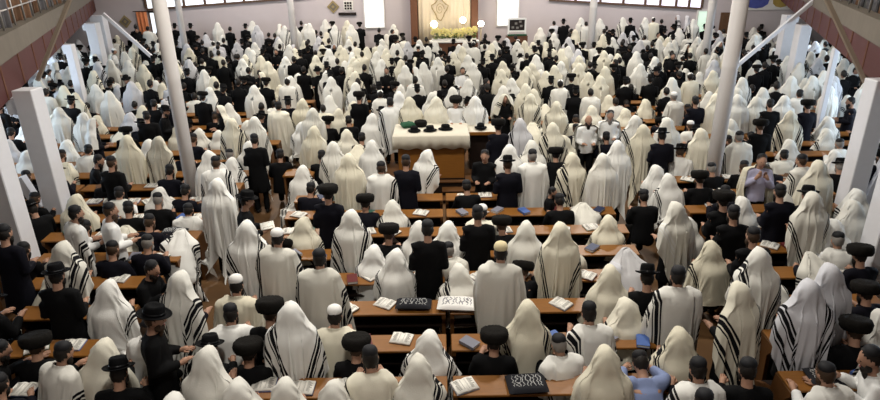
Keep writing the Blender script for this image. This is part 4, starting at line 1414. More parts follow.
    (5.35, 6, -0.05, 41, 1, 4, 'open prayer book on right block ledge seventh row up, second from left'),
    (5.97, 6, 0.02, -16, 1, 4, 'open prayer book on right block ledge seventh row up, third from left'),
    (6.44, 6, 0.03, -10, 1, 1, 'open prayer book on right block ledge seventh row up, fourth from left'),
    (6.77, 6, 0.03, 7, 1, 2, 'open prayer book on right block ledge seventh row up, fifth from left'),
    (5.88, 7, 0.01, -23, 0, 4, 'closed prayer book on right block ledge eighth row up, first from left'),
    (6.44, 7, 0.06, -23, 0, 4, 'closed prayer book on right block ledge eighth row up, second from left'),
    (4.86, 7, 0.01, 4, 1, 2, 'open prayer book on right block ledge eighth row up, first from left'),
    (5.12, 7, 0.03, -41, 1, 5, 'open prayer book on right block ledge eighth row up, second from left'),
    (5.42, 7, 0.02, -32, 1, 2, 'open prayer book on right block ledge eighth row up, third from left'),
    (6.19, 7, 0.00, -31, 1, 3, 'open prayer book on right block ledge eighth row up, fourth from left'),
    (6.70, 7, -0.06, -27, 1, 5, 'open prayer book on right block ledge eighth row up, fifth from left'),
    (6.98, 7, 0.00, 47, 1, 3, 'open prayer book on right block ledge eighth row up, sixth from left'),
    (6.69, 8, -0.06, -22, 0, 3, 'closed prayer book on right block ledge ninth row up, first from left'),
    (7.04, 8, 0.01, -38, 0, 3, 'closed prayer book on right block ledge ninth row up, second from left'),
    (4.62, 8, 0.04, -35, 1, 3, 'open prayer book on right block ledge ninth row up, first from left'),
    (4.99, 8, -0.05, -34, 1, 5, 'open prayer book on right block ledge ninth row up, second from left'),
    (5.44, 8, 0.03, -9, 1, 4, 'open prayer book on right block ledge ninth row up, third from left'),
    (5.88, 8, 0.05, -2, 1, 4, 'open prayer book on right block ledge ninth row up, fourth from left'),
    (6.38, 8, 0.01, -28, 1, 4, 'open prayer book on right block ledge ninth row up, fifth from left'),
    (4.91, 9, -0.04, -15, 1, 3, 'open prayer book on right block ledge tenth row up, first from left'),
    (5.33, 9, -0.05, 13, 1, 5, 'open prayer book on right block ledge tenth row up, second from left'),
    (6.04, 9, -0.04, -12, 1, 1, 'open prayer book on right block ledge tenth row up, third from left'),
    (7.12, 9, -0.03, -11, 1, 5, 'open prayer book on right block ledge tenth row up, fourth from left'),
]
for i, (x, k, dy, rz, op, cv, lb) in enumerate(SEEN):
    book(x, on_ledge(k, dy), LZ - .008, rz, op, COVERS[cv], lb, 1.0 if op else .95)

book(4.46, on_ledge(0, .01), LZ - .008, 24, 0, 'cover_blue', 'blue book alone on lowest right ledge beside the embroidered bag')
ws = empty('bookstand', (-2.95, 11.95, 0))
tag(ws, 'low dark wooden stand with open shelves at the left aisle, middle block end', 'stand')
MB().box(-.30, .32, -.22, .22, .86, .90).build('top', M['wood'], ws, bevel=.005)
for s in (-1, 1):
    MB().box(.01 + s * .28 - .02, .01 + s * .28 + .02, -.20, .20, 0, .86).build('side_panel', M['endwood'], ws, bevel=.004)
MB().box(-.25, .27, .16, .19, 0.03, .86).build('back_panel', M['darkwood'], ws)
for zz in (.05, .45):
    MB().box(-.25, .27, -.19, .16, zz, zz + .025).build('shelf', M['darkwood'], ws)
sc = empty('paper_scrap', (-3.78, 9.62, 0.0), .5)
tag(sc, 'small crumpled white paper scrap on brown aisle floor', 'paper')
b = MB().ball((0, 0, .02), (.04, .03, .02), 9, 6)
for v in b.v:
    v += Vector((1, 1, .5)) * .012 * noise.noise(v * 60)
b.build('crumple', M['paper'], sc)

# ------------------------------------------------------------------ where everyone stands: x, y, turn, height factor, pose, dress, tone, label
PEOPLE = [  # some black-coated sitters are added to stand in for dark gaps
    (2.41, 4.31, 2, 1.000, 'S', 'B', 'k', '-', 0, 'person dark-haired in black coat seated, middle block first row up'),
    (-2.57, 4.45, -1, 0.930, 'S', 'H', 'k', 'w', 1, 'person in white hooded shawl seated, middle block first row up, first such from left'),
    (-1.07, 4.60, -4, 0.930, 'S', 'H', 'k', 'w', 2, 'person in white striped hooded shawl seated, middle block first row up, first such from left'),
    (-1.99, 4.65, 8, 0.930, 'S', 'H', 'k', 'w', 0, 'person in white hooded shawl seated, middle block first row up, third such from left'),
    (-1.53, 4.66, 7, 0.930, 'S', 'H', 'k', 'w', 0, 'person in white hooded shawl seated, middle block first row up, fourth such from left'),
    (3.82, 4.74, 11, 0.961, 'S', 'T', 'k', 'w', 1, 'person dark-haired with white shawl seated, right block first row up, first such from left'),
    (3.01, 4.76, -7, 1.000, 'S', 'B', 'k', '-', 0, 'person dark-haired in black coat seated, right block first row up'),
    (-4.40, 4.77, 9, 0.953, 'S', 'B', 'k', '-', 0, 'person dark-haired in black coat seated, left block first row up'),
    (2.55, 4.78, 5, 1.000, 'S', 'T', 'k', 'w', 2, 'person dark-haired with white striped shawl seated, middle block first row up'),
    (-0.24, 4.85, 1, 1.008, 'S', 'H', 'k', 'w', 2, 'person in white striped hooded shawl seated, middle block first row up, second such from left'),
    (1.63, 4.85, 0, 1.068, 'S', 'H', 'k', 'c', 0, 'person in wide cream hooded shawl, largest in lowest rows, beside bowed blue shirt'),
    (4.34, 4.85, 69, 1.090, 'S', 'T', 'k', 'w', 1, 'person dark-haired with white shawl seated, right block first row up, second such from left'),
    (2.09, 4.86, 0, 1.042, 'L', 'W', 'k', 'blue', 0, 'person in blue shirt bowed over ledge beside cream hooded shawl'),
    (-3.25, 4.86, 4, 1.000, 'S', 'B', 'h', '-', 0, 'person hatted in black coat seated, middle block first row up'),
    (-0.70, 4.89, 11, 1.090, 'S', 'T', 'k', 'c', 2, 'person dark-haired with cream striped shawl seated, middle block first row up'),
    (-2.38, 4.90, -8, 1.090, 'S', 'H', 'k', 'w', 1, 'person in white hooded shawl seated, middle block first row up, second such from left'),
    (-4.07, 5.22, -25, 1.000, 'S', 'T', 'k', 'w', 1, 'person dark-haired with white shawl seated, left block second row up, second such from left'),
    (-3.61, 5.23, -4, 1.000, 'S', 'H', 'k', 'c', 0, 'person in cream hooded shawl seated, left block second row up'),
    (2.53, 5.28, -6, 1.000, 'S', 'H', 'k', 'c', 2, 'person in cream striped hooded shawl seated, middle block second row up, second such from left'),
    (-3.00, 5.28, -70, 1.000, 'U', 'B', 'h', '-', 0, 'person in dark hat and black coat standing sideways near the lower left aisle'),
    (-2.08, 5.29, 3, 0.930, 'S', 'B', 'f', '-', 0, 'person fur-hatted in black coat seated, middle block second row up, first such from left'),
    (-0.94, 5.34, -5, 0.930, 'S', 'B', 'f', '-', 0, 'person fur-hatted in black coat seated, middle block second row up, third such from left'),
    (1.30, 5.35, 15, 0.930, 'S', 'T', 'k', 'w', 1, 'dark haired person in white shawl seated directly behind the lowest embroidered black bag'),
    (-2.55, 5.37, -7, 0.930, 'S', 'B', 'h', '-', 0, 'person hatted in black coat seated, middle block second row up'),
    (4.49, 5.40, -5, 1.000, 'S', 'B', 'f', '-', 0, 'person fur-hatted in black coat seated, right block second row up'),
    (0.56, 5.42, -5, 0.930, 'S', 'B', 'f', '-', 0, 'person fur-hatted in black coat seated, middle block second row up, fourth such from left'),
    (-4.93, 5.43, -53, 0.930, 'S', 'T', 'k', 'w', 1, 'person dark-haired with white shawl seated, left block second row up, first such from left'),
    (-0.16, 5.43, -9, 0.930, 'S', 'H', 'k', 'w', 2, 'person in white striped hooded shawl seated, middle block second row up'),
    (-4.47, 5.46, 4, 0.930, 'S', 'B', 'f', '-', 0, 'person fur-hatted in black coat seated, left block second row up'),
    (-1.61, 5.47, 0, 0.940, 'U', 'H', 'k', 'w', 2, 'tall person in long white hooded shawl with black stripes standing at lower centre ledge'),
    (4.93, 5.57, 15, 1.000, 'S', 'H', 'k', 'w', 0, 'person in white hooded shawl seated, right block second row up'),
    (3.24, 5.59, 25, 1.000, 'U', 'H', 'k', 'c', 2, 'person in cream hooded shawl with bold black stripes standing at right aisle pew end'),
    (3.98, 5.61, -4, 1.000, 'U', 'H', 'k', 'l', 2, 'person in grey striped hooded shawl standing, right block second row up'),
    (-3.35, 5.64, -27, 1.000, 'S', 'T', 'k', 'w', 1, 'person dark-haired with white shawl seated, middle block second row up, first such from left'),
    (1.67, 5.66, 7, 1.090, 'S', 'T', 'k', 'w', 2, 'person dark-haired with white striped shawl seated, middle block second row up'),
    (0.96, 5.69, -4, 1.090, 'S', 'H', 'k', 'c', 2, 'person in cream striped hooded shawl seated, middle block second row up, first such from left'),
    (-1.22, 5.74, -1, 1.050, 'S', 'T', 'w', 'c', 1, 'person white-capped with cream shawl seated, middle block second row up'),
    (-1.97, 5.78, -7, 1.090, 'S', 'B', 'f', '-', 0, 'person fur-hatted in black coat seated, middle block second row up, second such from left'),
    (-2.43, 5.86, 7, 1.030, 'S', 'T', 'k', 'w', 0, 'person dark-haired with white shawl seated, middle block second row up, second such from left'),
    (4.37, 5.88, 7, 1.027, 'U', 'H', 'k', 'l', 0, 'person in grey hooded shawl standing, right block second row up'),
    (2.70, 5.98, 0, 1.000, 'U', 'T', 'k', 'w', 2, 'dark haired person in white striped shoulder shawl standing beside hatted person at right aisle'),
    (-3.01, 6.02, -20, 1.000, 'U', 'H', 'k', 'w', 2, 'person in white striped hooded shawl standing at near left edge of brown aisle'),
    (2.24, 6.06, 15, 0.930, 'S', 'H', 'k', 'c', 2, 'person in cream striped hooded shawl seated, middle block third row up'),
    (-4.59, 6.30, 0, 0.968, 'U', 'B', 'h', '-', 0, 'broad person in black coat and flat brimmed hat seen from behind, beside white steel post'),
    (5.26, 6.31, 13, 0.937, 'S', 'B', 'f', '-', 0, 'person fur-hatted in black coat seated, right block third row up'),
    (-5.59, 6.33, -14, 0.984, 'S', 'B', 'h', '-', 0, 'person hatted in black coat seated, left block third row up'),
    (3.83, 6.39, -7, 1.000, 'U', 'H', 'k', 'w', 2, 'person in white striped hooded shawl standing, right block third row up'),
    (-2.54, 6.41, 0, 1.084, 'S', 'T', 'w', 'c', 0, 'person in white cap and cream shawl seated at aisle end of ledge'),
    (-4.14, 6.42, 1, 1.040, 'S', 'H', 'k', 'w', 1, 'person in white hooded shawl seated, left block third row up'),
    (4.29, 6.42, 27, 1.090, 'L', 'H', 'k', 'w', 1, 'person in white hooded shawl bowed, right block third row up'),
    (2.56, 6.46, -6, 1.082, 'S', 'B', 'h', '-', 0, 'person hatted in black coat seated, middle block third row up'),
    (0.73, 6.51, 0, 1.044, 'U', 'T', 'c', 'w', 0, 'person with round cream cap and wide white shawl standing at centre ledge'),
    (-1.48, 6.51, 2, 1.013, 'U', 'T', 'k', 'w', 2, 'person dark-haired with white striped shawl standing, middle block third row up'),
    (2.11, 6.54, -8, 1.075, 'S', 'H', 'k', 'c', 0, 'person in cream hooded shawl seated, middle block third row up'),
    (0.25, 6.99, 6, 0.930, 'S', 'H', 'k', 'w', 2, 'person in white striped hooded shawl seated, middle block fourth row up'),
    (4.07, 7.01, 8, 1.000, 'U', 'B', 'k', '-', 0, 'person dark-haired in black coat standing, right block fourth row up'),
    (1.05, 7.05, -14, 0.962, 'L', 'B', 'f', '-', 0, 'person fur-hatted in black coat bowed, middle block fourth row up'),
    (-4.98, 7.08, -3, 0.940, 'U', 'H', 'k', 'w', 2, 'person in white striped hooded shawl standing, left block fourth row up'),
    (-5.44, 7.11, -37, 1.000, 'L', 'T', 'k', 'c', 1, 'person dark-haired with cream shawl bowed, left block fourth row up'),
    (5.70, 7.13, 8, 1.011, 'S', 'B', 'f', '-', 0, 'person fur-hatted in black coat seated, right block fourth row up'),
    (5.24, 7.16, 5, 1.000, 'L', 'H', 'k', 'w', 1, 'person in white hooded shawl bowed, right block fourth row up'),
    (-2.16, 7.17, -2, 1.000, 'U', 'T', 'w', 'w', 2, 'person white-capped with white striped shawl standing, middle block fourth row up'),
    (-0.63, 7.19, -9, 1.034, 'S', 'H', 'k', 'w', 1, 'person in white hooded shawl seated, middle block fourth row up'),
    (2.66, 7.19, 8, 1.090, 'L', 'H', 'k', 'l', 0, 'person in grey hooded shawl bowed, middle block fourth row up'),
    (-4.02, 7.19, -94, 1.000, 'S', 'B', 'k', '-', 0, 'person dark-haired in black coat seated, left block fourth row up'),
    (1.60, 7.23, 5, 1.000, 'U', 'H', 'k', 'c', 1, 'person in cream hooded shawl standing, middle block fourth row up'),
    (-0.17, 7.26, 3, 1.033, 'U', 'B', 'k', '-', 0, 'person dark-haired in black coat standing, middle block fourth row up'),
    (-5.86, 7.31, -7, 1.036, 'U', 'B', 'k', '-', 0, 'person dark-haired in black coat standing, left block fourth row up'),
    (-2.60, 7.32, 5, 1.031, 'U', 'H', 'k', 'w', 2, 'person in tall white hooded shawl with striped sides standing at aisle beside capped neighbour'),
    (3.76, 7.38, -5, 1.000, 'S', 'H', 'k', 'c', 1, 'person in cream hooded shawl seated, right block fourth row up'),
    (-0.97, 7.59, -4, 0.932, 'S', 'H', 'k', 'w', 2, 'person in white striped hooded shawl seated, middle block fifth row up'),
    (5.68, 7.63, -8, 1.000, 'S', 'T', 'k', 'w', 2, 'person dark-haired with white striped shawl seated, right block fifth row up'),
    (0.13, 7.64, 9, 0.942, 'S', 'T', 'k', 'w', 0, 'person dark-haired with white shawl seated, middle block fifth row up'),
    (-4.75, 7.69, -5, 1.000, 'S', 'B', 'k', '-', 0, 'person dark-haired in black coat seated, left block fifth row up, second such from left'),
    (4.15, 7.75, 2, 1.000, 'U', 'B', 'k', '-', 0, 'person dark-haired in black coat standing, right block fifth row up'),
    (1.84, 7.77, -2, 0.930, 'S', 'H', 'k', 'c', 0, 'person in cream hooded shawl seated, middle block fifth row up'),
    (-6.08, 7.77, 2, 0.972, 'S', 'B', 'k', '-', 0, 'person dark-haired in black coat seated, left block fifth row up, first such from left'),
    (-2.39, 7.86, 4, 0.964, 'L', 'B', 'f', '-', 0, 'person fur-hatted in black coat bowed, middle block fifth row up'),
    (0.54, 7.88, 4, 1.000, 'U', 'B', 'k', '-', 0, 'person dark-haired in black coat standing, middle block fifth row up'),
    (-4.33, 7.89, -2, 1.000, 'S', 'B', 'k', '-', 0, 'person dark-haired in black coat seated, left block fifth row up, third such from left'),
    (3.41, 7.90, 22, 1.000, 'U', 'H', 'k', 'w', 0, 'person in white hooded shawl standing, middle block fifth row up'),
    (-0.33, 7.96, -3, 1.085, 'S', 'H', 'k', 'w', 1, 'person in white hooded shawl seated, middle block fifth row up, first such from left'),
    (1.25, 7.97, -9, 1.065, 'S', 'H', 'k', 'w', 0, 'person in white hooded shawl seated, middle block fifth row up, third such from left'),
    (-1.30, 7.97, -8, 0.953, 'U', 'H', 'k', 'w', 2, 'person in white striped hooded shawl standing, middle block fifth row up'),
    (-0.78, 8.05, -3, 1.012, 'S', 'B', 'f', '-', 0, 'person fur-hatted in black coat seated, middle block fifth row up'),
    (5.92, 8.06, 8, 1.000, 'S', 'H', 'k', 'w', 1, 'person in white hooded shawl seated, right block fifth row up, second such from left'),
    (-5.35, 8.06, -41, 1.014, 'U', 'T', 'k', 'w', 2, 'person dark-haired with white striped shawl standing, left block fifth row up'),
    (5.46, 8.09, 5, 1.024, 'U', 'H', 'k', 'w', 1, 'person in white hooded shawl standing, right block fifth row up'),
    (0.10, 8.14, -8, 1.017, 'S', 'H', 'k', 'w', 1, 'person in white hooded shawl seated, middle block fifth row up, second such from left'),
    (-4.90, 8.16, -52, 1.014, 'U', 'W', 'k', '-', 0, 'person dark-haired in white shirt standing, left block fifth row up'),
    (3.77, 8.21, 0, 1.000, 'S', 'H', 'k', 'w', 0, 'person in white hooded shawl seated, right block fifth row up, first such from left'),
    (4.23, 8.25, 5, 1.000, 'U', 'B', 'f', '-', 0, 'person fur-hatted in black coat standing, right block fifth row up'),
    (-4.06, 8.30, 7, 1.000, 'L', 'H', 'k', 'w', 2, 'person in white striped hooded shawl bowed, left block sixth row up'),
    (0.97, 8.47, 4, 0.952, 'S', 'B', 'f', '-', 0, 'person fur-hatted in black coat seated, middle block sixth row up'),
    (-2.17, 8.55, -6, 0.965, 'S', 'H', 'k', 'c', 1, 'person in cream hooded shawl seated, middle block sixth row up, first such from left'),
    (2.64, 8.55, -9, 0.930, 'S', 'H', 'k', 'c', 1, 'person in cream hooded shawl seated, middle block sixth row up, second such from left'),
    (-3.01, 8.55, -70, 1.000, 'U', 'B', 'h', '-', 0, 'bearded person in black hat and coat reading white pages in brown aisle'),
    (5.24, 8.56, 4, 1.000, 'U', 'B', 'k', '-', 0, 'person dark-haired in black coat standing, right block sixth row up'),
    (5.70, 8.58, 4, 0.955, 'U', 'B', 'h', '-', 0, 'person hatted in black coat standing, right block sixth row up'),
    (-5.63, 8.59, 1, 0.959, 'S', 'B', 'k', '-', 0, 'person dark-haired in black coat seated, left block sixth row up, first such from left'),
    (-5.13, 8.59, 3, 0.942, 'L', 'H', 'k', 'c', 0, 'person in cream hooded shawl bowed, left block sixth row up'),
    (-4.66, 8.67, -8, 1.000, 'S', 'B', 'k', '-', 0, 'person dark-haired in black coat seated, left block sixth row up, second such from left'),
    (6.65, 8.75, 6, 1.016, 'S', 'H', 'k', 'w', 0, 'person in white hooded shawl seated, right block sixth row up, second such from left'),
    (-1.76, 8.77, -6, 1.000, 'U', 'B', 'f', '-', 0, 'person fur-hatted in black coat standing, middle block sixth row up'),
    (0.66, 8.83, -9, 1.008, 'S', 'T', 'w', 'c', 1, 'person white-capped with cream shawl seated, middle block sixth row up'),
    (5.02, 9.00, 23, 1.012, 'S', 'H', 'k', 'w', 1, 'person in white hooded shawl seated, right block sixth row up, first such from left'),
    (-3.65, 9.19, -10, 1.000, 'U', 'H', 'k', 'w', 0, 'person in long white shawl standing at the aisle beside tall round white column'),
    (-5.24, 9.25, 7, 0.998, 'S', 'B', 'k', '-', 0, 'person dark-haired in black coat seated, left block seventh row up, first such from left'),
    (-0.80, 9.33, 6, 0.930, 'S', 'H', 'k', 'w', 2, 'person in white striped hooded shawl seated, middle block seventh row up'),
    (2.50, 9.33, 1, 0.930, 'L', 'H', 'k', 'w', 0, 'person in white hooded shawl bowed, middle block seventh row up'),
    (-4.28, 9.33, 4, 0.930, 'S', 'T', 'k', 'w', 0, 'person dark-haired with white shawl seated, left block seventh row up'),
    (2.04, 9.33, 4, 0.992, 'S', 'B', 'k', '-', 0, 'person dark-haired in black coat seated, middle block seventh row up, first such from left'),
    (-1.27, 9.34, -0, 1.000, 'S', 'B', 'f', '-', 0, 'person fur-hatted in black coat seated, middle block seventh row up'),
    (7.70, 9.37, 1, 0.974, 'S', 'B', 'h', '-', 0, 'person hatted in black coat seated, right block seventh row up'),
    (-6.83, 9.38, 58, 0.986, 'S', 'B', 'h', '-', 0, 'person hatted in black coat seated, left block seventh row up, second such from left'),
    (5.85, 9.39, -14, 0.939, 'S', 'H', 'k', 'w', 1, 'person in white hooded shawl seated, right block seventh row up, first such from left'),
    (3.50, 9.44, 2, 1.000, 'S', 'B', 'k', '-', 0, 'person dark-haired in black coat seated, middle block seventh row up, second such from left'),
    (7.19, 9.47, 2, 0.949, 'S', 'H', 'k', 'w', 1, 'person in white hooded shawl seated, right block seventh row up, second such from left'),
    (-7.44, 9.48, 12, 0.934, 'S', 'B', 'h', '-', 0, 'person hatted in black coat seated, left block seventh row up, first such from left'),
    (-6.29, 9.53, -3, 1.020, 'S', 'H', 'k', 'c', 0, 'person in cream hooded shawl seated, left block seventh row up'),
    (4.94, 9.53, 5, 1.012, 'S', 'B', 'k', '-', 0, 'person dark-haired in black coat seated, right block seventh row up'),
    (-4.91, 9.61, -0, 1.006, 'S', 'B', 'k', '-', 0, 'person dark-haired in black coat seated, left block seventh row up, second such from left'),
    (6.46, 9.63, 1, 1.005, 'U', 'H', 'k', 'c', 0, 'person in cream hooded shawl standing, right block seventh row up'),
    (1.96, 9.91, -100, 0.720, 'U', 'B', 'k', '-', 0, 'child with dark hair and dark jacket looking sideways beside white shawl'),
    (-7.31, 9.96, -8, 0.935, 'S', 'B', 'k', '-', 0, 'person dark-haired in black coat seated, left block eighth row up, first such from left'),
    (-5.80, 10.04, 1, 0.977, 'S', 'T', 'k', 'w', 2, 'person dark-haired with white striped shawl seated, left block eighth row up'),
    (-5.12, 10.11, -3, 0.938, 'S', 'H', 'k', 'w', 1, 'person in white hooded shawl seated, left block eighth row up'),
    (-4.66, 10.11, -14, 0.980, 'S', 'B', 'k', '-', 0, 'person dark-haired in black coat seated, left block eighth row up, second such from left'),
    (-2.39, 10.17, -15, 0.965, 'S', 'B', 'k', '-', 0, 'person dark-haired in black coat seated, middle block eighth row up, first such from left'),
    (-7.96, 10.19, 12, 0.958, 'S', 'B', 'h', '-', 0, 'person hatted in black coat seated, left block eighth row up'),
    (0.51, 10.19, 9, 0.961, 'S', 'B', 'k', '-', 0, 'person dark-haired in black coat seated, middle block eighth row up, second such from left'),
    (-1.05, 10.20, -0, 0.959, 'U', 'T', 'k', 'w', 2, 'person dark-haired with white striped shawl standing, middle block eighth row up'),
    (4.77, 10.21, 2, 1.020, 'S', 'B', 'f', '-', 0, 'person fur-hatted in black coat seated, right block eighth row up'),
    (4.20, 10.21, 3, 1.000, 'S', 'H', 'k', 'w', 1, 'person in white hooded shawl seated, right block eighth row up'),
    (5.76, 10.21, 170, 0.989, 'G', 'T', 'k', 'lilac', 0, 'bearded person in lilac shirt and cream shawl facing this way with hands at mouth'),
    (1.23, 10.21, 5, 0.979, 'U', 'B', 'h', '-', 0, 'person hatted in black coat standing, middle block eighth row up'),
    (6.53, 10.21, 24, 0.968, 'U', 'T', 'k', 'w', 1, 'person dark-haired with white shawl standing, right block eighth row up'),
    (2.94, 10.23, 6, 1.000, 'U', 'H', 'k', 'w', 0, 'person in white hooded shawl standing, middle block eighth row up'),
    (8.00, 10.27, 3, 0.991, 'U', 'B', 'f', '-', 0, 'person fur-hatted in black coat standing, right block eighth row up'),
    (2.41, 10.32, 3, 1.000, 'U', 'H', 'k', 'c', 2, 'person in cream striped hooded shawl standing, middle block eighth row up'),
    (-0.61, 10.34, -3, 1.000, 'U', 'B', 'k', '-', 0, 'person dark-haired in black coat standing, middle block eighth row up'),
    (-1.66, 10.41, 0, 1.008, 'U', 'H', 'k', 'c', 0, 'person in broad cream hooded shawl standing beside wooden stand behind lower fur hat'),
    (1.70, 10.41, 6, 1.029, 'U', 'T', 'k', 'w', 0, 'person dark-haired with white shawl standing, middle block eighth row up'),
    (-4.09, 10.43, 2, 1.000, 'U', 'T', 'k', 'w', 2, 'person dark-haired with white striped shawl standing, left block eighth row up'),
    (-6.03, 10.48, -12, 1.011, 'U', 'B', 'k', '-', 0, 'person dark-haired in black coat standing, left block eighth row up'),
    (4.15, 10.71, 6, 1.000, 'S', 'H', 'k', 'w', 1, 'person in white hooded shawl seated, right block ninth row up'),
    (-6.43, 10.89, 19, 0.969, 'S', 'B', 'k', '-', 0, 'person dark-haired in black coat seated, left block ninth row up, second such from left'),
    (-8.03, 10.93, 4, 1.008, 'S', 'B', 'k', '-', 0, 'person dark-haired in black coat seated, left block ninth row up, first such from left'),
    (7.23, 10.94, -11, 0.955, 'L', 'T', 'k', 'w', 1, 'person dark-haired with white shawl bowed, right block ninth row up'),
    (7.79, 10.96, -14, 0.976, 'S', 'B', 'h', '-', 0, 'person hatted in black coat seated, right block ninth row up'),
    (-4.40, 10.98, 28, 0.965, 'U', 'H', 'k', 'w', 0, 'person in white hooded shawl standing, left block ninth row up'),
    (8.59, 10.99, -15, 0.998, 'S', 'H', 'k', 'l', 0, 'person in grey hooded shawl seated, right block ninth row up'),
    (-0.26, 10.99, -35, 0.940, 'U', 'H', 'k', 'w', 1, 'person in white striped hooded shawl standing alone before the ivory covered reading table'),
    (0.88, 10.99, 165, 0.940, 'U', 'B', 'k', '-', 0, 'young person in black suit facing this way beside the platform steps'),
    (1.34, 10.99, -3, 0.981, 'U', 'H', 'k', 'w', 0, 'person in white hooded shawl standing, middle block ninth row up, second such from left'),
    (5.35, 11.00, 9, 0.953, 'S', 'B', 'k', '-', 0, 'person dark-haired in black coat seated, right block ninth row up, first such from left'),
    (-2.68, 11.01, -0, 1.000, 'S', 'H', 'k', 'w', 2, 'person in white striped hooded shawl seated, middle block ninth row up'),
    (6.55, 11.01, -3, 0.989, 'L', 'B', 'k', '-', 0, 'person dark-haired in black coat bowed, right block ninth row up'),
    (5.95, 11.03, -14, 0.971, 'S', 'B', 'k', '-', 0, 'person dark-haired in black coat seated, right block ninth row up, second such from left'),
    (3.43, 11.04, 1, 1.000, 'U', 'H', 'k', 'w', 0, 'person in white hooded shawl standing, middle block ninth row up, fourth such from left'),
    (-5.33, 11.10, -7, 1.026, 'S', 'B', 'k', '-', 0, 'person dark-haired in black coat seated, left block ninth row up, third such from left'),
    (-7.55, 11.10, -7, 1.050, 'S', 'B', 'h', '-', 0, 'person hatted in black coat seated, left block ninth row up'),
    (1.79, 11.13, 3, 1.000, 'U', 'H', 'k', 'w', 1, 'person in white hooded shawl standing, middle block ninth row up, third such from left'),
    (-2.07, 11.26, 2, 1.000, 'U', 'H', 'k', 'w', 1, 'person in white hooded shawl standing, middle block ninth row up, first such from left'),
    (-4.28, 11.67, -1, 0.984, 'S', 'H', 'k', 'w', 2, 'person in white striped hooded shawl seated, left block tenth row up'),
    (8.14, 11.67, -6, 0.952, 'S', 'H', 'k', 'w', 0, 'person in white hooded shawl seated, right block tenth row up'),
    (-9.13, 11.73, 9, 0.954, 'U', 'H', 'k', 'l', 1, 'person in grey hooded shawl standing, left block tenth row up'),
    (6.12, 11.77, 0, 0.971, 'U', 'T', 'k', 'w', 1, 'person dark-haired with white shawl standing, right block tenth row up'),
    (-4.93, 11.77, 12, 0.944, 'L', 'B', 'f', '-', 0, 'person fur-hatted in black coat bowed, left block tenth row up'),
    (4.55, 11.79, -3, 1.000, 'U', 'B', 'h', '-', 0, 'person hatted in black coat standing, right block tenth row up'),
    (-6.36, 11.80, -2, 1.024, 'U', 'H', 'k', 'c', 0, 'person in cream hooded shawl standing, left block tenth row up, first such from left'),
    (-5.74, 11.82, -6, 1.000, 'U', 'H', 'k', 'c', 1, 'person in cream hooded shawl standing, left block tenth row up, second such from left'),
    (9.03, 11.82, 15, 1.013, 'S', 'B', 'f', '-', 0, 'person fur-hatted in black coat seated, right block tenth row up'),
    (7.19, 11.83, -8, 0.936, 'S', 'T', 'k', 'w', 2, 'person dark-haired with white striped shawl seated, right block tenth row up'),
    (-7.92, 11.83, 8, 1.000, 'L', 'H', 'k', 'c', 1, 'person in cream hooded shawl bowed, left block tenth row up'),
    (-7.20, 11.87, -63, 1.032, 'S', 'B', 'k', '-', 0, 'person dark-haired in black coat seated, left block tenth row up, first such from left'),
    (5.01, 11.88, -13, 1.021, 'S', 'T', 'h', 'w', 1, 'person hatted with white shawl seated, right block tenth row up'),
    (2.44, 11.90, -1, 1.000, 'S', 'B', 'f', '-', 0, 'person fur-hatted in black coat seated, middle block tenth row up'),
    (-3.81, 11.94, 0, 1.000, 'U', 'B', 'k', '-', 0, 'person in black suit standing with back turned in the aisle'),
    (5.45, 12.02, 8, 0.971, 'U', 'H', 'k', 'c', 0, 'person in cream hooded shawl standing, right block tenth row up'),
    (-2.49, 12.02, -2, 1.000, 'S', 'B', 'k', '-', 0, 'person dark-haired in black coat seated, middle block tenth row up'),
    (-3.39, 12.15, 5, 1.000, 'S', 'B', 'k', '-', 0, 'person dark-haired in black coat seated, left block tenth row up, second such from left'),
    (4.29, 12.20, -9, 1.000, 'U', 'H', 'k', 'c', 1, 'person in cream hooded shawl standing, right block eleventh row up'),
    (-4.58, 12.42, -4, 0.951, 'S', 'B', 'k', '-', 0, 'person dark-haired in black coat seated, left block eleventh row up, second such from left'),
    (-1.48, 12.45, -7, 1.060, 'S', 'H', 'k', 'w', 0, 'person in white hooded shawl seated, middle block eleventh row up'),
    (1.27, 12.45, 4, 1.049, 'U', 'B', 'f', '-', 0, 'person fur-hatted in black coat standing, middle block eleventh row up'),
    (1.73, 12.45, -4, 1.060, 'U', 'H', 'k', 'l', 2, 'person in grey striped hooded shawl standing, middle block eleventh row up'),
    (-8.99, 12.45, 1, 0.972, 'S', 'H', 'k', 'w', 2, 'person in white striped hooded shawl seated, left block eleventh row up'),
    (-8.25, 12.45, -5, 0.978, 'S', 'W', 'k', '-', 0, 'person dark-haired in white shirt seated, left block eleventh row up'),
    (7.65, 12.45, 3, 0.966, 'S', 'H', 'k', 'w', 1, 'person in white hooded shawl seated, right block eleventh row up, first such from left'),
    (8.75, 12.45, 5, 0.968, 'S', 'T', 'k', 'w', 0, 'person dark-haired with white shawl seated, right block eleventh row up'),
    (6.89, 12.46, -2, 0.993, 'U', 'B', 'f', '-', 0, 'person fur-hatted in black coat standing, right block eleventh row up'),
    (2.44, 12.47, -4, 1.000, 'U', 'H', 'k', 'c', 2, 'person in cream striped hooded shawl standing, middle block eleventh row up'),
    (-2.69, 12.48, -6, 1.000, 'U', 'H', 'k', 'c', 0, 'person in cream hooded shawl standing, middle block eleventh row up'),
    (5.92, 12.50, 8, 0.974, 'L', 'H', 'k', 'w', 1, 'person in white hooded shawl bowed, right block eleventh row up'),
    (-5.58, 12.50, 2, 0.966, 'S', 'B', 'k', '-', 0, 'person dark-haired in black coat seated, left block eleventh row up, first such from left'),
    (-7.26, 12.55, -3, 0.984, 'L', 'H', 'k', 'w', 2, 'person in white striped hooded shawl bowed, left block eleventh row up'),
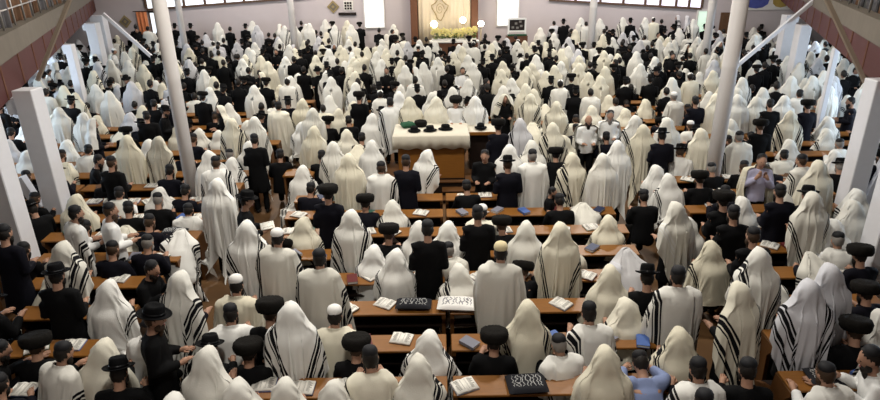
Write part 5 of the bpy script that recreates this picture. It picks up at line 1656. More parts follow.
    (-6.21, 12.58, -5, 0.935, 'L', 'T', 'k', 'w', 1, 'person dark-haired with white shawl bowed, left block eleventh row up'),
    (-7.76, 12.65, -2, 1.013, 'S', 'T', 'k', 'w', 0, 'person dark-haired with white shawl seated, left block eleventh row up'),
    (9.57, 12.65, -1, 1.055, 'S', 'H', 'k', 'w', 1, 'person in white hooded shawl seated, right block eleventh row up, second such from left'),
    (6.46, 12.65, 57, 1.023, 'S', 'B', 'k', '-', 0, 'person dark-haired in black coat seated, right block eleventh row up'),
    (-4.19, 12.68, 6, 1.026, 'S', 'H', 'k', 'w', 0, 'person in white hooded shawl seated, left block eleventh row up'),
    (5.00, 12.75, 6, 1.001, 'U', 'H', 'k', 'w', 0, 'person in white hooded shawl standing, right block eleventh row up'),
    (-1.81, 12.87, 7, 1.000, 'L', 'H', 'k', 'c', 2, 'person in cream striped hooded shawl bowed, middle block eleventh row up'),
    (2.82, 12.87, 8, 1.000, 'S', 'H', 'k', 'c', 0, 'person in cream hooded shawl seated, middle block eleventh row up'),
    (4.37, 12.98, 1, 1.000, 'U', 'H', 'k', 'w', 2, 'person in white striped hooded shawl standing, right block twelfth row up'),
    (3.83, 13.14, 3, 1.000, 'S', 'B', 'k', '-', 0, 'person dark-haired in black coat seated, right block twelfth row up, first such from left'),
    (3.37, 13.23, 180, 1.000, 'U', 'T', 'n', 'w', 1, 'bald bearded person in white shawl turned towards the balcony'),
    (-7.15, 13.23, -6, 0.986, 'S', 'H', 'k', 'w', 1, 'person in white hooded shawl seated, left block twelfth row up, third such from left'),
    (-6.69, 13.23, 3, 0.963, 'S', 'H', 'k', 'w', 0, 'person in white hooded shawl seated, left block twelfth row up, fourth such from left'),
    (8.93, 13.23, 4, 0.979, 'S', 'H', 'k', 'w', 2, 'person in white striped hooded shawl seated, right block twelfth row up'),
    (7.97, 13.27, -14, 0.990, 'U', 'H', 'k', 'c', 2, 'person in cream striped hooded shawl standing, right block twelfth row up'),
    (-7.88, 13.28, -71, 1.026, 'U', 'H', 'k', 'w', 0, 'person in white hooded shawl standing, left block twelfth row up, first such from left'),
    (7.30, 13.28, -9, 1.039, 'L', 'B', 'k', '-', 0, 'person dark-haired in black coat bowed, right block twelfth row up'),
    (-9.95, 13.28, 4, 0.979, 'S', 'H', 'k', 'l', 0, 'person in grey hooded shawl seated, left block twelfth row up'),
    (5.96, 13.29, 9, 1.034, 'S', 'B', 'h', '-', 0, 'person hatted in black coat seated, right block twelfth row up'),
    (-8.66, 13.33, -11, 0.955, 'S', 'H', 'k', 'w', 0, 'person in white hooded shawl seated, left block twelfth row up, second such from left'),
    (-4.72, 13.33, -7, 0.990, 'U', 'H', 'k', 'c', 2, 'person in cream striped hooded shawl standing, left block twelfth row up'),
    (-5.71, 13.35, -8, 1.034, 'S', 'B', 'k', '-', 0, 'person dark-haired in black coat seated, left block twelfth row up'),
    (6.67, 13.36, -10, 0.970, 'S', 'H', 'k', 'c', 0, 'person in cream hooded shawl seated, right block twelfth row up'),
    (-1.80, 13.37, -3, 1.000, 'S', 'B', 'k', '-', 0, 'person dark-haired in black coat seated, middle block twelfth row up'),
    (10.02, 13.40, 5, 1.048, 'S', 'T', 'k', 'l', 2, 'person dark-haired with grey striped shawl seated, right block twelfth row up'),
    (5.21, 13.41, -1, 0.960, 'S', 'B', 'k', '-', 0, 'person dark-haired in black coat seated, right block twelfth row up, second such from left'),
    (-4.22, 13.41, -1, 1.000, 'U', 'H', 'k', 'w', 1, 'person in white hooded shawl standing, left block twelfth row up, second such from left'),
    (-9.27, 13.43, 2, 1.022, 'S', 'H', 'k', 'w', 0, 'person in white hooded shawl seated, left block twelfth row up, first such from left'),
    (3.97, 13.61, 170, 1.000, 'U', 'T', 'k', 'w', 1, 'bearded person in white shawl turned round beside bald neighbour'),
    (-2.17, 13.67, 8, 1.000, 'S', 'H', 'k', 'c', 1, 'person in cream hooded shawl seated, middle block twelfth row up'),
    (4.83, 14.00, -5, 1.028, 'S', 'B', 'h', '-', 0, 'person hatted in black coat seated, right block thirteenth row up'),
    (-5.33, 14.01, 9, 0.950, 'S', 'H', 'k', 'w', 2, 'person in white striped hooded shawl seated, left block thirteenth row up'),
    (-5.79, 14.01, 9, 0.990, 'S', 'H', 'k', 'w', 0, 'person in white hooded shawl seated, left block thirteenth row up, second such from left'),
    (6.11, 14.01, 9, 0.997, 'S', 'T', 'w', 'w', 0, 'person white-capped with white shawl seated, right block thirteenth row up, second such from left'),
    (-9.63, 14.02, -0, 1.016, 'S', 'H', 'k', 'w', 0, 'person in white hooded shawl seated, left block thirteenth row up, first such from left'),
    (5.51, 14.04, 12, 1.048, 'S', 'T', 'w', 'w', 0, 'person white-capped with white shawl seated, right block thirteenth row up, first such from left'),
    (10.36, 14.07, 13, 1.026, 'S', 'H', 'k', 'w', 0, 'person in white hooded shawl seated, right block thirteenth row up, third such from left'),
    (3.36, 14.09, 11, 0.957, 'S', 'B', 'k', '-', 0, 'person dark-haired in black coat seated, middle block thirteenth row up'),
    (-6.99, 14.09, 16, 1.006, 'U', 'B', 'k', '-', 0, 'person dark-haired in black coat standing, left block thirteenth row up'),
    (0.41, 14.10, 180, 0.940, 'U', 'T', 'f', 'w', 0, 'person in round fur hat leaning behind reading table, facing this way'),
    (-1.61, 14.10, -4, 0.940, 'S', 'H', 'k', 'w', 0, 'person in white hooded shawl seated, middle block thirteenth row up'),
    (-1.15, 14.10, 5, 0.940, 'U', 'T', 'k', 'w', 2, 'person dark-haired with white striped shawl standing, middle block thirteenth row up'),
    (-0.69, 14.10, 5, 0.940, 'U', 'H', 'k', 'c', 1, 'person in cream hooded shawl standing, middle block thirteenth row up, first such from left'),
    (-0.05, 14.10, 4, 0.940, 'U', 'H', 'k', 'c', 0, 'person in cream hooded shawl standing, middle block thirteenth row up, second such from left'),
    (0.87, 14.10, 3, 0.940, 'U', 'H', 'k', 'w', 1, 'person in white hooded shawl standing, middle block thirteenth row up, second such from left'),
    (-8.53, 14.11, -6, 0.995, 'U', 'H', 'k', 'w', 1, 'person in white hooded shawl standing, left block thirteenth row up'),
    (-6.32, 14.12, 12, 1.045, 'S', 'H', 'k', 'c', 0, 'person in cream hooded shawl seated, left block thirteenth row up'),
    (7.17, 14.16, 9, 0.988, 'S', 'H', 'k', 'w', 0, 'person in white hooded shawl seated, right block thirteenth row up, first such from left'),
    (9.51, 14.18, -4, 1.006, 'S', 'H', 'k', 'w', 1, 'person in white hooded shawl seated, right block thirteenth row up, second such from left'),
    (-3.04, 14.19, -4, 1.000, 'U', 'H', 'k', 'w', 0, 'person in white hooded shawl standing, middle block thirteenth row up, first such from left'),
    (8.91, 14.21, 6, 1.000, 'U', 'B', 'f', '-', 0, 'person fur-hatted in black coat standing, right block thirteenth row up'),
    (-10.48, 14.21, 6, 1.021, 'S', 'B', 'k', '-', 0, 'person dark-haired in black coat seated, left block thirteenth row up'),
    (-7.65, 14.21, 13, 0.991, 'S', 'B', 'f', '-', 0, 'person fur-hatted in black coat seated, left block thirteenth row up'),
    (8.05, 14.31, -3, 1.015, 'U', 'B', 'k', '-', 0, 'person dark-haired in black coat standing, right block thirteenth row up'),
    (-3.42, 14.46, -2, 1.000, 'S', 'H', 'k', 'w', 1, 'person in white hooded shawl seated, left block thirteenth row up, third such from left'),
    (2.89, 14.50, -15, 1.000, 'U', 'H', 'k', 'c', 1, 'person in cream hooded shawl standing, middle block fourteenth row up'),
    (2.40, 14.64, -0, 1.000, 'L', 'H', 'k', 'c', 2, 'person in cream striped hooded shawl bowed, middle block fourteenth row up'),
    (-8.23, 14.79, -8, 0.966, 'L', 'H', 'k', 'c', 2, 'person in cream striped hooded shawl bowed, left block fourteenth row up'),
    (-10.50, 14.79, 9, 0.967, 'S', 'H', 'k', 'w', 0, 'person in white hooded shawl seated, left block fourteenth row up, first such from left'),
    (-4.89, 14.79, -6, 0.981, 'S', 'H', 'k', 'w', 0, 'person in white hooded shawl seated, left block fourteenth row up, second such from left'),
    (7.48, 14.80, -4, 1.026, 'U', 'H', 'k', 'w', 0, 'person in white hooded shawl standing, right block fourteenth row up, first such from left'),
    (6.46, 14.85, 6, 1.000, 'U', 'B', 'k', '-', 0, 'person dark-haired in black coat standing, right block fourteenth row up, first such from left'),
    (5.78, 14.85, -3, 0.989, 'L', 'B', 'f', '-', 0, 'person fur-hatted in black coat bowed, right block fourteenth row up'),
    (-6.40, 14.87, -6, 0.976, 'S', 'B', 'h', '-', 0, 'person hatted in black coat seated, left block fourteenth row up, second such from left'),
    (6.98, 14.88, 4, 1.032, 'U', 'H', 'k', 'c', 0, 'person in cream hooded shawl standing, right block fourteenth row up'),
    (11.15, 14.88, 14, 0.988, 'S', 'B', 'k', '-', 0, 'person dark-haired in black coat seated, right block fourteenth row up'),
    (-9.57, 14.89, 9, 0.971, 'U', 'H', 'k', 'w', 1, 'person in white hooded shawl standing, left block fourteenth row up'),
    (8.01, 14.89, 1, 0.980, 'U', 'H', 'k', 'w', 0, 'person in white hooded shawl standing, right block fourteenth row up, second such from left'),
    (8.71, 14.89, -6, 0.988, 'U', 'H', 'k', 'w', 0, 'person in white hooded shawl standing, right block fourteenth row up, third such from left'),
    (10.43, 14.89, 60, 0.954, 'U', 'B', 'k', '-', 0, 'person dark-haired in black coat standing, right block fourteenth row up, second such from left'),
    (-2.85, 14.91, -6, 1.005, 'S', 'B', 'f', '-', 0, 'person fur-hatted in black coat seated, middle block fourteenth row up'),
    (-7.66, 14.94, -1, 0.990, 'S', 'B', 'h', '-', 0, 'person hatted in black coat seated, left block fourteenth row up, first such from left'),
    (-6.96, 14.94, -78, 0.958, 'U', 'B', 'h', '-', 0, 'person hatted in black coat standing, left block fourteenth row up'),
    (3.52, 14.98, -5, 0.962, 'S', 'T', 'k', 'c', 1, 'person dark-haired with cream shawl seated, middle block fourteenth row up'),
    (-4.06, 14.99, -1, 1.000, 'U', 'T', 'k', 'c', 0, 'person dark-haired with cream shawl standing, left block fourteenth row up'),
    (-11.32, 15.01, 8, 1.021, 'S', 'B', 'f', '-', 0, 'person fur-hatted in black coat seated, left block fourteenth row up'),
    (-5.48, 15.01, 123, 0.963, 'U', 'H', 'k', 'c', 0, 'person in cream hooded shawl standing, left block fourteenth row up, first such from left'),
    (-2.31, 15.03, 9, 1.000, 'S', 'B', 'k', '-', 0, 'person dark-haired in black coat seated, middle block fourteenth row up'),
    (-3.51, 15.26, -0, 1.000, 'U', 'H', 'k', 'c', 1, 'person in cream hooded shawl standing, left block fourteenth row up, second such from left'),
    (-3.93, 15.47, 4, 1.000, 'U', 'B', 'h', '-', 0, 'person hatted in black coat standing, left block fifteenth row up, third such from left'),
    (2.40, 15.55, -14, 0.988, 'U', 'H', 'k', 'c', 2, 'person in cream striped hooded shawl standing, middle block fifteenth row up'),
    (-9.13, 15.57, -8, 0.983, 'S', 'H', 'k', 'c', 1, 'person in cream hooded shawl seated, left block fifteenth row up, second such from left'),
    (4.98, 15.57, 3, 0.965, 'S', 'H', 'k', 'c', 1, 'person in cream hooded shawl seated, right block fifteenth row up, second such from left'),
    (-7.00, 15.58, 13, 1.010, 'U', 'B', 'h', '-', 0, 'person hatted in black coat standing, left block fifteenth row up, second such from left'),
    (-11.55, 15.59, -10, 0.967, 'U', 'B', 'f', '-', 0, 'person fur-hatted in black coat standing, left block fifteenth row up'),
    (6.21, 15.62, 12, 0.974, 'U', 'T', 'w', 'w', 0, 'person white-capped with white shawl standing, right block fifteenth row up'),
    (-1.54, 15.63, -5, 1.039, 'S', 'B', 'h', '-', 0, 'person hatted in black coat seated, middle block fifteenth row up, first such from left'),
    (-11.02, 15.63, 15, 0.963, 'S', 'B', 'k', '-', 0, 'person dark-haired in black coat seated, left block fifteenth row up, first such from left'),
    (-10.26, 15.64, 1, 1.026, 'S', 'H', 'k', 'c', 0, 'person in cream hooded shawl seated, left block fifteenth row up, first such from left'),
    (-0.16, 15.65, 15, 1.021, 'U', 'H', 'k', 'w', 0, 'person in white hooded shawl standing, middle block fifteenth row up, second such from left'),
    (-4.76, 15.66, -7, 0.985, 'S', 'B', 'h', '-', 0, 'person hatted in black coat seated, left block fifteenth row up'),
    (11.53, 15.66, 7, 1.014, 'S', 'T', 'k', 'l', 0, 'person dark-haired with grey shawl seated, right block fifteenth row up'),
    (4.11, 15.67, 6, 1.018, 'S', 'H', 'k', 'c', 0, 'person in cream hooded shawl seated, right block fifteenth row up, first such from left'),
    (6.69, 15.67, 13, 1.017, 'S', 'B', 'k', '-', 0, 'person dark-haired in black coat seated, right block fifteenth row up'),
    (1.02, 15.68, 3, 0.978, 'S', 'H', 'k', 'c', 1, 'person in cream hooded shawl seated, middle block fifteenth row up, second such from left'),
    (3.24, 15.68, 10, 0.973, 'S', 'B', 'h', '-', 0, 'person hatted in black coat seated, middle block fifteenth row up, third such from left'),
    (-2.10, 15.70, -10, 1.034, 'U', 'B', 'f', '-', 0, 'person fur-hatted in black coat standing, middle block fifteenth row up'),
    (-5.99, 15.70, 6, 1.000, 'S', 'B', 'k', '-', 0, 'person dark-haired in black coat seated, left block fifteenth row up, second such from left'),
    (7.31, 15.73, 1, 1.037, 'S', 'H', 'k', 'c', 0, 'person in cream hooded shawl seated, right block fifteenth row up, third such from left'),
    (1.73, 15.74, 190, 0.981, 'U', 'H', 'k', 'c', 1, 'person in cream hooded shawl standing, middle block fifteenth row up'),
    (9.58, 15.74, -11, 0.970, 'U', 'T', 'k', 'w', 0, 'person dark-haired with white shawl standing, right block fifteenth row up'),
    (-8.33, 15.76, -6, 0.999, 'S', 'H', 'k', 'l', 0, 'person in grey hooded shawl seated, left block fifteenth row up'),
    (-1.04, 15.76, -2, 1.022, 'U', 'H', 'k', 'w', 0, 'person in white hooded shawl standing, middle block fifteenth row up, first such from left'),
    (-9.75, 15.76, -12, 1.021, 'U', 'B', 'h', '-', 0, 'person hatted in black coat standing, left block fifteenth row up, first such from left'),
    (7.94, 15.78, 3, 1.004, 'U', 'H', 'k', 'w', 0, 'person in white hooded shawl standing, right block fifteenth row up, first such from left'),
    (0.37, 15.79, 7, 0.983, 'S', 'B', 'h', '-', 0, 'person hatted in black coat seated, middle block fifteenth row up, second such from left'),
    (-7.58, 15.79, 2, 0.960, 'U', 'B', 'k', '-', 0, 'person dark-haired in black coat standing, left block fifteenth row up'),
    (8.64, 15.81, -2, 1.000, 'U', 'H', 'k', 'w', 1, 'person in white hooded shawl standing, right block fifteenth row up, second such from left'),
    (10.45, 15.87, 8, 1.009, 'U', 'H', 'k', 'w', 0, 'person in white hooded shawl standing, right block fifteenth row up, third such from left'),
    (-2.72, 15.87, -2, 1.000, 'S', 'H', 'k', 'c', 0, 'person in cream hooded shawl seated, middle block fifteenth row up, first such from left'),
    (11.76, 16.34, -15, 1.038, 'U', 'H', 'k', 'w', 0, 'person in white hooded shawl standing, right block sixteenth row up'),
    (-7.25, 16.34, -8, 0.950, 'S', 'H', 'k', 'w', 0, 'person in white hooded shawl seated, left block sixteenth row up'),
    (-0.82, 25.73, 0, 1.000, 'U', 'B', 'w', '-', 0, 'broad person in black coat and white cap standing near yellow flowers'),
]
CROWD = [
    (8.4, 16.4, -0, 0.98, 'S', 'B', 'k', '-'), (9.3, 16.4, -15, 1.03, 'U', 'B', 'k', '-'), (4.2, 16.4, 1, 0.96, 'U', 'T', 'k', 'w'), 
    (5.8, 16.4, 13, 1.01, 'S', 'H', 'k', 'c'), (-3.2, 16.4, 13, 1.00, 'S', 'T', 'k', 'c'), (2.4, 16.4, 1, 1.05, 'U', 'H', 'k', 'c'), 
    (-6.5, 16.4, -5, 0.99, 'U', 'B', 'f', '-'), (6.3, 16.4, 13, 0.96, 'U', 'B', 'k', '-'), (7.8, 16.4, -14, 0.99, 'U', 'H', 'k', 'c'), 
    (-11.3, 16.4, 4, 1.00, 'U', 'H', 'k', 'c'), (-10.0, 16.4, -3, 1.01, 'U', 'H', 'k', 'c'), (9.6, 16.4, -11, 1.03, 'S', 'H', 'k', 'w'), 
    (-0.3, 16.5, -15, 1.00, 'S', 'T', 'k', 'w'), (-9.1, 16.5, 6, 1.02, 'U', 'H', 'k', 'w'), (-12.0, 16.5, -6, 1.04, 'S', 'B', 'h', '-'), 
    (-7.8, 16.5, 15, 1.04, 'S', 'H', 'k', 'w'), (-2.4, 16.5, -7, 1.04, 'S', 'H', 'k', 'c'), (5.0, 16.5, 16, 1.04, 'S', 'T', 'k', 'w'), 
    (-8.3, 16.5, 6, 1.02, 'S', 'H', 'k', 'c'), (-1.6, 16.5, 15, 0.97, 'U', 'T', 'w', 'w'), (3.8, 16.5, -10, 0.98, 'U', 'B', 'h', '-'), 
    (-1.1, 16.5, 3, 0.95, 'U', 'H', 'k', 'w'), (1.0, 16.5, 10, 0.95, 'S', 'H', 'k', 'c'), (0.4, 16.5, 12, 1.00, 'U', 'H', 'k', 'w'), 
    (-10.5, 16.5, 8, 0.98, 'S', 'B', 'h', '-'), (-5.9, 16.6, 5, 1.02, 'S', 'H', 'k', 'w'), (-5.0, 16.6, -0, 1.03, 'S', 'B', 'k', '-'), 
    (11.0, 16.6, 59, 1.00, 'U', 'H', 'k', 'l'), (7.2, 16.6, -14, 1.04, 'S', 'B', 'k', '-'), (1.8, 16.6, -2, 1.00, 'U', 'H', 'k', 'w'), 
    (3.1, 16.7, 3, 1.00, 'L', 'H', 'k', 'c'), (1.4, 17.0, 5, 1.00, 'U', 'B', 'k', '-'), (4.9, 17.1, -16, 1.00, 'S', 'H', 'k', 'c'), (9.4, 17.1, 5, 0.95, 'L', 'B', 'k', '-'), 
    (0.7, 17.1, -83, 1.00, 'S', 'B', 'h', '-'), (2.1, 17.1, -12, 1.02, 'S', 'B', 'h', '-'), (-7.5, 17.1, -11, 0.98, 'U', 'B', 'k', '-'), 
    (-9.6, 17.1, -10, 0.98, 'S', 'H', 'k', 'c'), (-6.6, 17.2, -14, 0.98, 'U', 'H', 'k', 'w'), (3.5, 17.2, -14, 1.02, 'U', 'T', 'w', 'w'), 
    (-1.3, 17.2, -56, 1.02, 'U', 'B', 'f', '-'), (-12.5, 17.2, 10, 1.01, 'U', 'H', 'k', 'l'), (11.4, 17.2, 12, 1.01, 'U', 'H', 'k', 'l'), 
    (-6.2, 17.2, -10, 1.01, 'U', 'B', 'h', '-'), (-11.3, 17.2, -1, 1.00, 'U', 'T', 'k', 'w'), (-1.7, 17.2, 14, 1.01, 'U', 'B', 'h', '-'), 
    (12.2, 17.2, 10, 1.02, 'L', 'H', 'k', 'w'), (-0.6, 17.2, 13, 0.96, 'U', 'B', 'h', '-'), (-5.3, 17.2, -1, 1.00, 'U', 'H', 'k', 'w'), 
    (5.6, 17.2, 3, 0.99, 'L', 'B', 'k', '-'), (-4.8, 17.3, 9, 0.96, 'S', 'T', 'k', 'w'), (8.8, 17.3, 9, 1.00, 'U', 'H', 'k', 'w'), 
    (10.2, 17.3, -11, 1.01, 'U', 'H', 'k', 'w'), (0.2, 17.3, 1, 1.03, 'S', 'T', 'h', 'c'), (-8.9, 17.3, 6, 0.99, 'S', 'B', 'k', '-'), 
    (7.9, 17.3, -12, 1.01, 'S', 'H', 'k', 'w'), (-3.2, 17.3, -3, 1.05, 'S', 'H', 'k', 'w'), (-8.1, 17.3, -59, 1.03, 'S', 'H', 'k', 'l'), 
    (-10.3, 17.3, 6, 0.97, 'S', 'B', 'k', '-'), (-2.4, 17.4, 1, 1.00, 'U', 'H', 'k', 'w'), (10.9, 17.4, 9, 1.00, 'U', 'H', 'k', 'w'), 
    (6.8, 17.4, 9, 1.00, 'U', 'H', 'k', 'w'), (-10.9, 17.4, -6, 1.02, 'U', 'H', 'k', 'c'), (-8.6, 17.9, -14, 1.05, 'U', 'B', 'k', '-'), 
    (-1.2, 17.9, -6, 0.95, 'S', 'H', 'k', 'w'), (5.6, 17.9, -10, 0.96, 'U', 'B', 'h', '-'), (2.9, 17.9, 12, 1.03, 'S', 'H', 'k', 'c'), 
    (-4.5, 17.9, -2, 1.05, 'U', 'T', 'w', 'w'), (9.0, 18.0, 11, 0.99, 'U', 'B', 'k', '-'), (2.2, 18.0, -11, 0.97, 'U', 'H', 'k', 'w'), 
    (0.2, 18.0, 8, 0.96, 'U', 'B', 'k', '-'), (-8.0, 18.0, 4, 1.01, 'U', 'T', 'h', 'l'), (-7.4, 18.0, 6, 1.05, 'S', 'T', 'k', 'w'), (4.0, 18.0, 3, 1.02, 'U', 'B', 'f', '-'), 
    (-6.0, 18.0, 15, 1.04, 'U', 'B', 'k', '-'), (8.4, 18.0, 194, 1.03, 'S', 'T', 'w', 'l'), (-12.6, 18.0, 3, 0.95, 'U', 'H', 'k', 'w'), 
    (-10.3, 18.0, 3, 0.97, 'U', 'H', 'k', 'w'), (-1.9, 18.0, 15, 1.02, 'S', 'B', 'h', '-'), (-2.4, 18.0, 13, 1.01, 'U', 'B', 'k', '-'), 
    (-9.2, 18.0, 10, 1.01, 'U', 'H', 'k', 'l'), (-3.2, 18.0, 15, 1.04, 'U', 'H', 'k', 'w'), (11.2, 18.0, -13, 1.03, 'L', 'H', 'k', 'w'), 
    (0.9, 18.0, -10, 0.97, 'U', 'H', 'k', 'w'), (7.6, 18.1, 1, 1.01, 'U', 'T', 'w', 'c'), (6.4, 18.1, -16, 0.97, 'U', 'B', 'h', '-'), 
    (-5.2, 18.1, -8, 1.02, 'U', 'B', 'f', '-'), (-11.9, 18.1, 3, 1.04, 'S', 'B', 'h', '-'), (3.4, 18.1, -8, 0.97, 'U', 'B', 'h', '-'), 
    (-6.7, 18.1, 3, 0.98, 'U', 'B', 'k', '-'), (10.2, 18.1, -10, 0.96, 'S', 'H', 'k', 'w'), (-11.4, 18.1, -10, 0.98, 'U', 'T', 'h', 'l'), 
    (9.6, 18.1, 8, 1.03, 'S', 'B', 'k', '-'), (4.9, 18.1, 7, 0.98, 'U', 'H', 'k', 'c'), (1.4, 18.1, -85, 0.97, 'U', 'B', 'k', '-'), 
    (6.9, 18.1, -12, 0.98, 'S', 'H', 'k', 'c'), (11.7, 18.2, -0, 1.00, 'U', 'H', 'k', 'w'), (-0.7, 18.2, -7, 1.01, 'U', 'T', 'k', 'w'), 
    (12.3, 18.2, 2, 1.00, 'U', 'B', 'k', '-'), (-2.6, 18.8, -11, 1.05, 'U', 'H', 'k', 'c'), (-7.0, 18.8, 16, 0.99, 'U', 'H', 'k', 'c'), 
    (-9.7, 18.8, 195, 1.03, 'U', 'B', 'h', '-'), (-10.4, 18.8, 13, 1.04, 'S', 'T', 'h', 'c'), (-12.5, 18.8, -6, 1.02, 'U', 'H', 'k', 'w'), 
    (-11.5, 18.8, -5, 0.97, 'U', 'B', 'k', '-'), (4.7, 18.8, 1, 0.97, 'U', 'H', 'k', 'c'), (8.6, 18.8, 2, 0.97, 'U', 'H', 'k', 'c'), 
    (-8.3, 18.8, 14, 0.98, 'S', 'B', 'f', '-'), (0.5, 18.8, -12, 0.97, 'S', 'B', 'h', '-'), (-4.6, 18.8, 11, 0.98, 'U', 'H', 'k', 'w'), 
    (13.0, 18.8, 189, 1.01, 'U', 'B', 'k', '-'), (0.0, 18.8, 15, 1.00, 'L', 'H', 'k', 'w'), (6.1, 18.8, 0, 0.98, 'S', 'B', 'k', '-'), 
    (-13.2, 18.9, 6, 1.03, 'U', 'B', 'h', '-'), (1.4, 18.9, 2, 1.00, 'S', 'B', 'k', '-'), (-5.6, 18.9, 7, 0.95, 'S', 'H', 'k', 'w'), 
    (12.3, 18.9, 7, 0.95, 'S', 'H', 'k', 'l'), (10.9, 18.9, 14, 1.05, 'L', 'T', 'k', 'w'), (6.9, 18.9, 99, 1.03, 'U', 'B', 'h', '-'), 
    (2.7, 18.9, -11, 1.02, 'U', 'H', 'k', 'c'), (-6.1, 18.9, -7, 0.97, 'U', 'B', 'f', '-'), (-9.2, 18.9, -0, 0.97, 'S', 'B', 'k', '-'), 
    (-1.2, 18.9, -1, 1.03, 'S', 'H', 'k', 'w'), (7.6, 18.9, 12, 0.96, 'U', 'B', 'k', '-'), (-3.4, 19.0, 12, 1.04, 'U', 'B', 'h', '-'), 
    (9.7, 19.0, -3, 0.96, 'S', 'H', 'k', 'w'), (11.7, 19.0, -9, 1.03, 'S', 'H', 'k', 'w'), (3.4, 19.0, -11, 0.98, 'U', 'H', 'k', 'c'), 
    (2.0, 19.0, 2, 1.03, 'U', 'H', 'k', 'c'), (-0.6, 19.0, -5, 1.01, 'S', 'B', 'k', '-'), (-7.5, 19.0, -6, 1.01, 'L', 'B', 'k', '-'), 
    (-2.1, 19.3, -3, 1.00, 'S', 'B', 'k', '-'), (10.2, 19.3, -4, 1.00, 'U', 'B', 'f', '-'), (5.4, 19.5, -6, 1.00, 'U', 'H', 'k', 'c'), 
    (-3.6, 19.5, -4, 1.00, 'U', 'H', 'k', 'w'), (13.5, 19.6, 13, 0.98, 'U', 'H', 'k', 'w'), (-5.2, 19.7, 11, 0.95, 'S', 'H', 'k', 'c'), 
    (4.6, 19.7, -6, 1.05, 'U', 'H', 'k', 'c'), (-9.1, 19.7, 3, 1.05, 'S', 'H', 'k', 'c'), (-10.6, 19.7, -15, 1.00, 'S', 'H', 'k', 'l'), 
    (2.0, 19.7, 6, 0.95, 'S', 'B', 'h', '-'), (-5.7, 19.7, 120, 0.98, 'U', 'H', 'k', 'c'), (3.8, 19.7, 1, 1.02, 'U', 'H', 'k', 'c'), 
    (11.8, 19.7, -4, 1.00, 'U', 'H', 'k', 'w'), (-8.4, 19.7, -4, 1.04, 'S', 'B', 'k', '-'), (2.9, 19.7, -7, 1.00, 'U', 'H', 'k', 'c'), 
    (-2.9, 19.7, -82, 1.04, 'U', 'H', 'k', 'c'), (-11.3, 19.8, -15, 1.04, 'U', 'H', 'k', 'c'), (-0.7, 19.8, 106, 1.02, 'U', 'H', 'k', 'w'), 
    (-13.7, 19.8, -12, 1.02, 'U', 'B', 'k', '-'), (-12.8, 19.8, -7, 1.05, 'S', 'B', 'f', '-'), (9.4, 19.8, -13, 0.99, 'L', 'T', 'k', 'w'), 
    (-7.1, 19.8, -0, 0.97, 'S', 'B', 'k', '-'), (10.7, 19.8, -13, 1.02, 'U', 'B', 'k', '-'), (-6.3, 19.8, -3, 1.00, 'S', 'B', 'f', '-'), 
    (6.3, 19.8, -1, 1.00, 'S', 'T', 'k', 'w'), (12.6, 19.8, 78, 1.03, 'S', 'T', 'k', 'l'), (-7.7, 19.9, 16, 1.01, 'U', 'H', 'k', 'w'), 
    (-12.0, 19.9, 12, 0.98, 'U', 'H', 'k', 'w'), (0.8, 19.9, 186, 1.00, 'U', 'T', 'k', 'c'), (5.8, 19.9, 7, 1.00, 'U', 'B', 'f', '-'), 
    (6.7, 20.0, -2, 1.00, 'U', 'H', 'k', 'w'), (8.6, 20.1, 7, 1.00, 'S', 'B', 'k', '-'), (-1.7, 20.1, 172, 1.00, 'U', 'B', 'k', '-'), 
    (8.0, 20.1, -2, 1.00, 'U', 'B', 'f', '-'), (-10.2, 20.2, -7, 1.00, 'S', 'H', 'k', 'c'), (7.4, 20.2, -5, 1.00, 'U', 'B', 'k', '-'), 
    (-4.0, 20.2, 171, 1.00, 'U', 'B', 'h', '-'), (0.3, 20.2, 8, 1.00, 'U', 'B', 'k', '-'), (-1.1, 20.3, 2, 1.00, 'U', 'H', 'k', 'w'), 
    (13.7, 20.4, -4, 1.00, 'U', 'H', 'k', 'w'), (-9.7, 20.5, -8, 1.00, 'S', 'H', 'k', 'w'), (10.2, 20.5, 4, 1.01, 'S', 'B', 'h', '-'), 
    (10.8, 20.5, -9, 0.96, 'U', 'H', 'k', 'w'), (-2.5, 20.5, -10, 1.02, 'U', 'B', 'k', '-'), (-8.5, 20.5, 6, 0.97, 'U', 'B', 'h', '-'), 
    (-11.9, 20.6, -1, 0.97, 'S', 'H', 'k', 'w'), (9.0, 20.6, 3, 1.00, 'S', 'H', 'k', 'w'), (11.4, 20.6, 0, 1.05, 'U', 'B', 'f', '-'), 
    (-7.8, 20.6, 4, 1.00, 'U', 'B', 'f', '-'), (3.2, 20.6, 1, 0.98, 'U', 'H', 'k', 'c'), (-3.3, 20.6, -3, 0.96, 'U', 'B', 'k', '-'), 
    (2.3, 20.6, -6, 1.00, 'S', 'B', 'k', '-'), (-6.0, 20.6, -15, 0.95, 'S', 'T', 'h', 'c'), (9.4, 20.6, 0, 0.99, 'U', 'H', 'k', 'l'), 
    (-5.1, 20.6, 2, 1.05, 'S', 'H', 'k', 'c'), (4.2, 20.7, -9, 1.00, 'U', 'H', 'k', 'w'), (-9.1, 20.7, -6, 1.05, 'S', 'H', 'k', 'w'), 
    (-4.6, 20.7, 4, 0.98, 'U', 'B', 'k', '-'), (-13.8, 20.7, -2, 0.95, 'U', 'H', 'k', 'l'), (1.2, 20.7, 3, 1.00, 'U', 'H', 'k', 'w'), 
    (6.1, 20.7, 56, 1.03, 'U', 'B', 'k', '-'), (5.2, 20.7, 12, 0.99, 'U', 'B', 'k', '-'), (-6.5, 20.7, -11, 0.98, 'U', 'B', 'k', '-'), 
    (13.0, 20.7, 9, 0.99, 'U', 'H', 'k', 'l'), (-11.4, 20.7, -15, 0.98, 'S', 'B', 'h', '-'), (-0.5, 20.9, 1, 1.00, 'U', 'H', 'k', 'w'), 
